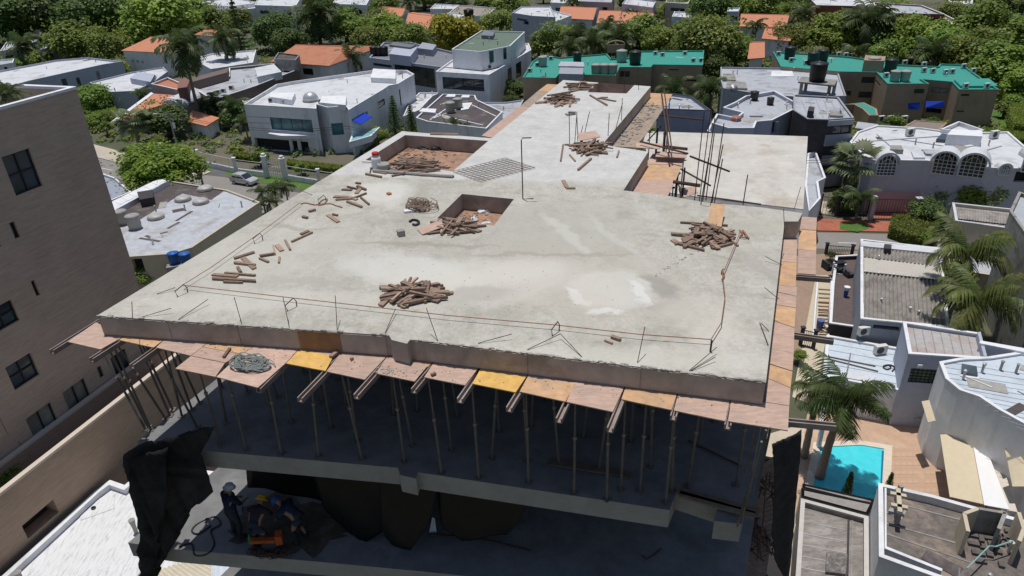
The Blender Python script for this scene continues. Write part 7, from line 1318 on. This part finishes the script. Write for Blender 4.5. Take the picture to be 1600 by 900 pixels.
# ---- trees, upper left
T = [('dark', 22, 24, 42, 'dark tree mass at the far upper left corner'), ('dark', 78, 22, 40, 'dark rounded tree second from the left corner along the top'), ('dark', 150, 34, 46, 'big dark blue green tree above the bright mango tree at upper left'), ('mid', 110, 64, 36, 'bright leafed broad tree in front of the dark mass at upper left'), ('olive', 165, 72, 30, 'olive green tree to the right of the bright leafed broad tree at upper left'),
     ('mid', 196, 24, 36, 'spreading tree at the top left of the umbrella shaped crown'), ('bright', 248, 32, 50, 'wide umbrella shaped bright tree behind the orange hip roof'), ('mid', 300, 30, 40, 'green spreading tree right of the umbrella shaped tree'), ('bright', 215, 55, 26, 'low green tree beside the left end of the orange hip roof'), ('mid', 330, 36, 28, 'green tree between the hip roof and the dark conifer'), ('olive', 365, 28, 26, 'olive tree behind the dark conifer near the top'),
     ('bright', 180, 108, 17, 'small round bush tree at the right end of the long white house'), ('mid', 146, 156, 26, 'dense shrub tree between the brown block and the orange slope'), ('mid', 200, 30, 20, 'small filler tree near the umbrella shaped crown'), ('dark', 258, 186, 34, 'dark garden tree by the concrete pole in front of the orange slope'), ('olive', 235, 178, 20, 'olive bush at the foot of the orange slope'), ('dark', 372, 178, 24, 'dark tree at the left corner of the white villa'),
     ('dark', 430, 50, 36, 'dark green tree left of the tall central palm at the top'), ('dark', 452, 64, 28, 'dark tree just below the tall central palm'), ('mid', 540, 42, 30, 'green tree right of the tall central palm'), ('olive', 575, 60, 28, 'olive tree behind the weathered terracotta roof, left one'), ('bright', 612, 48, 32, 'bright tree before the two orange roofs at top centre'), ('mid', 640, 62, 28, 'mid green tree right of the bright tree at top centre'), ('olive', 590, 30, 24, 'small olive tree by the left orange roof at top centre'),
     ('yellow', 714, 56, 40, 'yellow green flowering tree behind the grey modern house'), ('bright', 652, 56, 26, 'light green tree left of the yellow green tree'), ('mid', 690, 44, 22, 'mid green tree between the orange roofs and the yellow green tree'), ('olive', 782, 32, 28, 'rounded tree right of the yellow green tree by the broad grey roof'), ('mid', 790, 8, 26, 'tree at the top edge left of the stepped white house'), ('mid', 600, 10, 24, 'tree at the top edge above the left orange roof'), ('dark', 560, 24, 22, 'dark tree by the white house with dark doorway'),
     ('olive', 872, 62, 36, 'grey green tree left in the row behind the left teal roof'), ('mid', 842, 72, 24, 'low tree between the white modern house and the left teal roof'), ('mid', 1000, 46, 36, 'bright topped tree in the middle of the row behind the left teal roof'), ('bright', 1030, 62, 26, 'light green tree right of the middle of the row behind the left teal roof'), ('olive', 1108, 60, 50, 'largest rounded grey green tree right behind the left teal roof'), ('mid', 1152, 82, 30, 'green tree right of the largest rounded tree'), ('mid', 952, 70, 26, 'tree between the palms behind the left teal roof'), ('olive', 1075, 84, 24, 'olive tree in front of the largest rounded tree'),
     ('dark', 1120, 105, 20, 'dark shrub tree between the left teal roof and the grey flat roof'), ('olive', 1236, 58, 32, 'grey green rounded tree left behind the right teal roof'), ('bright', 1298, 56, 36, 'bright yellow green tree behind the right teal roof'), ('bright', 1322, 40, 28, 'smaller bright tree under the left red brick building'), ('bright', 1412, 56, 36, 'bright tree below the right red brick building'), ('bright', 1450, 62, 34, 'second bright tree below the balcony wing of the red brick buildings'), ('mid', 1384, 82, 26, 'big leaved tree right behind the middle of the right teal roof'), ('mid', 1480, 76, 32, 'feathery green tree right of the big fan leaved palm'), ('mid', 1540, 48, 42, 'broad tree by the sandy street at the top right'), ('olive', 1525, 84, 40, 'feathery olive tree in the right belt of trees'), ('mid', 1570, 100, 46, 'large tree at the right end of the right teal roof'), ('bright', 1596, 130, 30, 'bright tree at the right edge above the box hedges'), ('mid', 1598, 60, 34, 'tree at the right edge near the top'),
     ('dark', 1570, 8, 30, 'dark tree at the top right corner by the sandy street'), ('olive', 1486, 18, 22, 'grey green tree left of the sandy street'), ('mid', 1200, 12, 30, 'tree at the top edge left of the red brick buildings'), ('dark', 1110, 14, 34, 'dark tree at the top edge right of centre'), ('mid', 1160, 8, 26, 'tree at the top edge above the slim white tower'), ('mid', 1060, 14, 22, 'small tree behind the cluttered white roofs near the top'), ('olive', 1030, 24, 14, 'little bush tree by the third orange roof'), ('dark', 978, 4, 18, 'dark tree at the top edge between far houses right of centre'), ('mid', 1240, 24, 24, 'tree beside the left end of the red brick buildings'), ('mid', 760, 4, 24, 'tree at the very top right of the broad grey roof'),
     ('mid', 345, 346, 20, 'leafy tree at the left edge of the slab over the patched roof'), ('mid', 372, 332, 17, 'bush tree further along the left edge of the slab'), ('dark', 325, 362, 15, 'dark shrub in the gap between slab and patched roof'), ('mid', 216, 430, 22, 'green shrub between the brown block and the slab corner'), ('bright', 590, 212, 17, 'leafy shrub at the foot of the two conifers by the slab'), ('mid', 758, 204, 10, 'small shrub right beside the tower boards'), ('dark', 800, 140, 20, 'dark garden tree at the foot of the white modern house'), ('mid', 672, 130, 12, 'small tree in front of the grey house glazing'), ('dark', 800, 160, 14, 'dark bush below the white modern house'),
     ('bright', 1480, 296, 32, 'bright green street tree in front of the lilac house, left crown'), ('bright', 1522, 300, 36, 'bright green street tree in front of the lilac house, right crown'), ('bright', 1595, 298, 26, 'bright green tree at the right edge in front of the lilac house'), ('bright', 1424, 306, 11, 'round garden shrub beside the red drive'), ('dark', 1450, 330, 24, 'dark understorey tree behind the short lilac wall'), ('dark', 1480, 440, 28, 'dark shrub mass under the coconut palms'), ('dark', 1320, 312, 20, 'dark shady tree under the fan palm by the charcoal block'), ('bright', 1250, 556, 12, 'bright bush by the side path under the formwork'), ('bright', 1248, 894, 9, 'yellow green bush at the bottom edge by the net'), ('mid', 1430, 645, 14, 'potted leafy shrub under the barred window'), ('mid', 1298, 398, 7, 'small potted bush at the corner of the dark yard'), ('dark', 30, 715, 14, 'shrub on the podium terrace below the white vents'), ('mid', 235, 236, 10, 'clipped street shrub on the round kerb island'), ('bright', 245, 222, 12, 'small bright bush beside the fan palm at left')]
for k, x, y, r, lab in T:
    zc = None
    if 'podium' in lab: zc = 14.6
    tree(k, x, y, r, lab, vs=random.uniform(.8, 1.0), zc=zc, name='shrub' if r < 15 else 'broadleaf_tree', cat='bush' if r < 15 else 'tree')
tree('round', 242, 266, 62, 'dense dome shaped yellow green mango tree beside the patched roof house', vs=.72)
# belt of greenery behind: individuals that only differ by place
bl = 'green tree in the far belt of greenery along the top of the photo'
for i in range(190):
    x = random.uniform(-60, 1660); y = random.uniform(-34, 14) if i < 110 else random.uniform(10, 48)
    if i >= 110 and any(abs(x - a) < b for a, b in ((650, 55), (950, 100), (1200, 45), (1370, 120), (1540, 40), (740, 50), (420, 60), (830, 40), (250, 40), (340, 30), (30, 40))): continue
    tree(random.choice(['mid', 'dark', 'olive', 'bright', 'mid', 'dark']), x, y, random.uniform(13, 24), bl, vs=random.uniform(.7, 1), group='trees of the far belt')
bl2 = 'small garden shrub filling the ground between the houses'
for x, y in ((130, 182), (150, 190), (172, 182), (165, 200), (335, 175), (350, 190), (405, 245), (470, 262), (395, 118), (640, 100), (790, 172), (812, 140), (1110, 130), (1082, 140), (1400, 190), (1570, 170), (1588, 160), (545, 108), (500, 112), (650, 205), (690, 200), (20, 100), (60, 92), (115, 92), (1575, 300), (1560, 330), (1445, 372)):
    tree('shrub', x, y, random.uniform(8, 14), bl2, name='shrub', cat='bush', group='garden shrubs')
# low ground cover between the houses
def ground_cover(n, zones, avoid, label, mat, nm):
    pts = []
    def ins(x, y, l):
        r = False
        for i in range(len(l)):
            a, b = l[i - 1], l[i]
            if (a[1] > y) != (b[1] > y) and x < (b[0] - a[0]) * (y - a[1]) / (b[1] - a[1]) + a[0]: r = not r
        return r
    zs = [[P(*q) for q in z] for z in zones]; av = [[P(*q) for q in z] for z in avoid]
    for z in zs:
        xs = [p.x for p in z]; ys = [p.y for p in z]; k = 0
        while k < n // len(zs):
            x, y = random.uniform(min(xs), max(xs)), random.uniform(min(ys), max(ys)); k += 1
            if ins(x, y, z) and not any(ins(x, y, a) for a in av): pts.append((x, y))
    qs = []
    for x, y in pts:
        m = 34; r = random.uniform(.6, 1.7); d = unit(rng.normal(size=(m, 3)) + [0, 0, .4]); d[:, 2] = np.abs(d[:, 2])
        p = d * r * rng.uniform(.6, 1.05, m)[:, None] * [1, 1, .8] + [x, y, 0]; qs.append(leaf_quads(p, unit(d + rng.normal(scale=.5, size=(m, 3)) + [0, 0, .6]), rng.uniform(.2, .42, m)))
    Vv = np.concatenate(qs); o = link(nm, quads_mesh(nm, Vv, mat)); o['kind'] = 'stuff'; o['label'] = label
ROADS = [[(60, 200), (145, 220), (330, 262), (560, 290), (900, 340), (1270, 335), (1440, 340), (1660, 385), (1660, 440), (1270, 395), (900, 410), (640, 400), (280, 318), (40, 258)], [(1275, 308), (1432, 312), (1445, 350), (1275, 350)], [(1495, 12), (1590, 12), (1590, 40), (1525, 52), (1490, 40)]]
ground_cover(8500, [[(-200, 190), (900, 300), (900, 100), (900, 40), (-200, 60)], [(900, 300), (1900, 300), (1900, 40), (900, 40)], [(-300, 60), (1900, 40), (1900, -50), (-300, -50)]], ROADS, 'low shrubs and undergrowth filling the plots between houses and trees', leafC, 'undergrowth')
ground_cover(4200, [[(-200, 190), (900, 300), (900, 100), (-200, 60)], [(900, 300), (1900, 300), (1900, 60), (900, 60)]], ROADS, 'brighter garden greenery filling the plots between the houses', leafB, 'garden_greenery')
# hedges
hedge([(1392, 352), (1440, 350), (1462, 362), (1460, 384), (1420, 384), (1388, 372)], 1.4, 'clipped street hedge with dry reddish top in front of the corrugated roof', leafO)
hedge([(1558, 150), (1580, 150), (1610, 215), (1580, 215)], 2.2, 'tall clipped box hedge at the right edge beside the tan block', leafB); hedge([(1555, 218), (1612, 222), (1612, 232), (1560, 230)], 1.6, 'low clipped box hedge at the right edge in front of the tall one', leafB)
hedge([(370, 245), (408, 250), (408, 256), (366, 251)], 1.0, 'low hedge behind the white bars left of the villa gate', leafB); hedge([(452, 258), (540, 268), (540, 274), (450, 264)], 1.0, 'low hedge behind the white bars right of the villa gate', leafB)
hedge([(132, 186), (182, 176), (186, 188), (136, 202)], 2.0, 'clipped hedge wall beside the brown block at left', leafB)
hedge([(1516, 196), (1560, 240), (1590, 240), (1545, 196)], .5, 'low ground planting beside the lilac house at right', leafA)
hedge([(1312, 205), (1330, 206), (1326, 216), (1316, 218)], .6, 'flowering creeper spilling at the corner of the charcoal block', leafB, z0=5.0, name='creeper')
hedge([(-6, 716), (34, 735), (10, 760), (-6, 758)], .5, 'planting strip on the podium terrace at the left edge', leafA, z0=14.3)
hedge([(1432, 318), (1442, 318), (1446, 345), (1436, 345)], 1.3, 'dark hedge between the red drive and the garden wall', leafC)
# conifers and cypresses
conifer(619, 212, 0, 62, 'taller of the two conical pines beside the white villa'); conifer(645, 214, 0, 52, 'shorter of the two conical pines beside the white villa'); conifer(383, 106, 0, 95, 'tall dark ragged conifer behind the villa at upper left', .16)
conifer(1318, 790, 0, 62, 'dark slim cypress in front of the pool', .14); conifer(1383, 778, 0, 46, 'small dark cypress at the right corner of the pool', .14)
# palms
palm('coco', 1512, 395, 8.2, 68, 20, 'large coconut palm leaning over the corrugated roof, the farther of two', .2); palm('coco', 1530, 468, 7.2, 72, 18, 'coconut palm with yellowing fronds, the nearer of two by the corrugated roof', .2)
palm('royal', 1322, 622, 6.6, 72, 24, 'big dark feathery palm standing over the swimming pool', .24, lean=.5); palm('royal', 1278, 612, 5.6, 47, 16, 'smaller dark feathery palm behind the pool palm beside the path', .2)
palm('fan', 1341, 252, 5.6, 44, 30, 'bushy fan palm between the charcoal block and the lilac house', .25, name='fan_palm', skirt=True); palm('coarse', 1344, 308, 3.0, 28, 13, 'young palm on the street verge before the lilac house', .12)
palm('coarse', 285, 72, 14.5, 44, 20, 'very tall slim palm with drooping crown in front of the orange slope', .28, skirt=True); palm('coarse', 348, 60, 9.5, 30, 18, 'second tall palm with drooping crown left of the dark conifer', .4, skirt=True); palm('fan', 207, 188, 4.6, 30, 26, 'fan palm on the pavement in front of the dark hedge at left', .3, name='fan_palm')
palm('coarse', 494, 22, 9, 48, 22, 'tall central palm with long hanging fronds near the top', .45, skirt=True); palm('coarse', 545, 88, 5.0, 30, 18, 'palm in front of the weathered terracotta roof', .25, skirt=True); palm('coarse', 37, 72, 4.5, 28, 14, 'palm among the low roofs at the far left', .2); palm('coarse', 222, 148, 4.5, 18, 12, 'little palm in front of the orange tiled slope', .15)
for i, (x, y, z, L_) in enumerate(((320, 166, 3.5, 22), (340, 158, 4, 24), (366, 166, 4, 26), (382, 190, 3.5, 22))): palm('coarse', x, y, z, L_, 13, 'slender garden palm in the clump left of the white villa', .12, group='palms left of the villa')
for i, (x, y, L_) in enumerate(((905, 58, 34), (926, 66, 32), (965, 58, 34), (890, 72, 28), (950, 46, 28))): palm('coarse', x, y, 6, L_, 15, 'feathery palm in the row behind the left teal roof', .25, group='palms behind the left teal roof')
palm('coarse', 1052, 142, 4.5, 34, 16, 'wide spiky palm left in the pair before the left teal block', .3, a_lo=0); palm('coarse', 1106, 138, 4.5, 36, 16, 'wide spiky palm right in the pair before the left teal block', .3)
palm('coarse', 1352, 34, 9, 44, 20, 'dark tall palm behind the right teal roof, left one', .35, skirt=True); palm('coarse', 1368, 32, 9, 36, 18, 'dark tall palm behind the right teal roof, right one', .35, skirt=True); palm('coarse', 1458, 82, 5, 32, 16, 'palm with radiating fronds at the back of the right teal roof', .3); palm('coarse', 1255, 22, 7, 24, 14, 'palm beside the left red brick building', .25); palm('coarse', 1180, 40, 6, 20, 12, 'small palm in front of the orange roof at top right', .2); palm('coarse', 1335, 84, 5, 26, 14, 'dark palm crown at the rear edge of the right teal roof', .3, skirt=True)
palm('coarse', 710, 192, 4.0, 15, 12, 'small palm between the dark roofed house and the slab', .12); palm('coarse', 726, 198, 3.4, 12, 10, 'tiny palm beside the small palm near the slab', .1)
for i, (x, y, L_) in enumerate(((428, 296, 26), (408, 300, 22), (445, 290, 20), (420, 316, 22), (400, 320, 18))): palm('royal', x, y, 3.2, L_, 12, 'low feathery palm in the clump beside the left slab edge', .1, group='palms by the slab edge')
palm('coarse', 12, 146, 28.0, 28, 13, 'palm growing on the roof terrace of the tall brown block', .12)
palm('coarse', 895, 4, 7, 22, 13, 'palm at the top edge above the row of orange roofs', .25); palm('coarse', 640, 2, 7, 20, 12, 'palm at the top edge above the orange roofs at top centre', .25)
# palm on the block stands on its terrace
for o in bpy_roots:
    if o['label'].startswith('palm growing on the roof terrace'):
        o.location.z = 26.7
        for ch in o.children:
            if ch.name.startswith('trunk'): ch.scale.z = 1.3 / 28.0
            else: ch.location.z -= 26.7

# overhead cables along the street
for k, (a, b, z) in enumerate((((283, 252), (1290, 345), 7.6), ((283, 252), (1290, 345), 7.2))):
    p, q = P(*a, 0), P(*b, 0); rod([p.lerp(q, t) + Vector((0, .3 * k, z - 1.2 * math.sin(math.pi * ((t * 3) % 1)))) for t in np.linspace(0, 1, 40)], .03, 'power_cable', blackp, 'thin black cable strung above the street from the concrete utility pole', 'cable', 'street cables', 4)
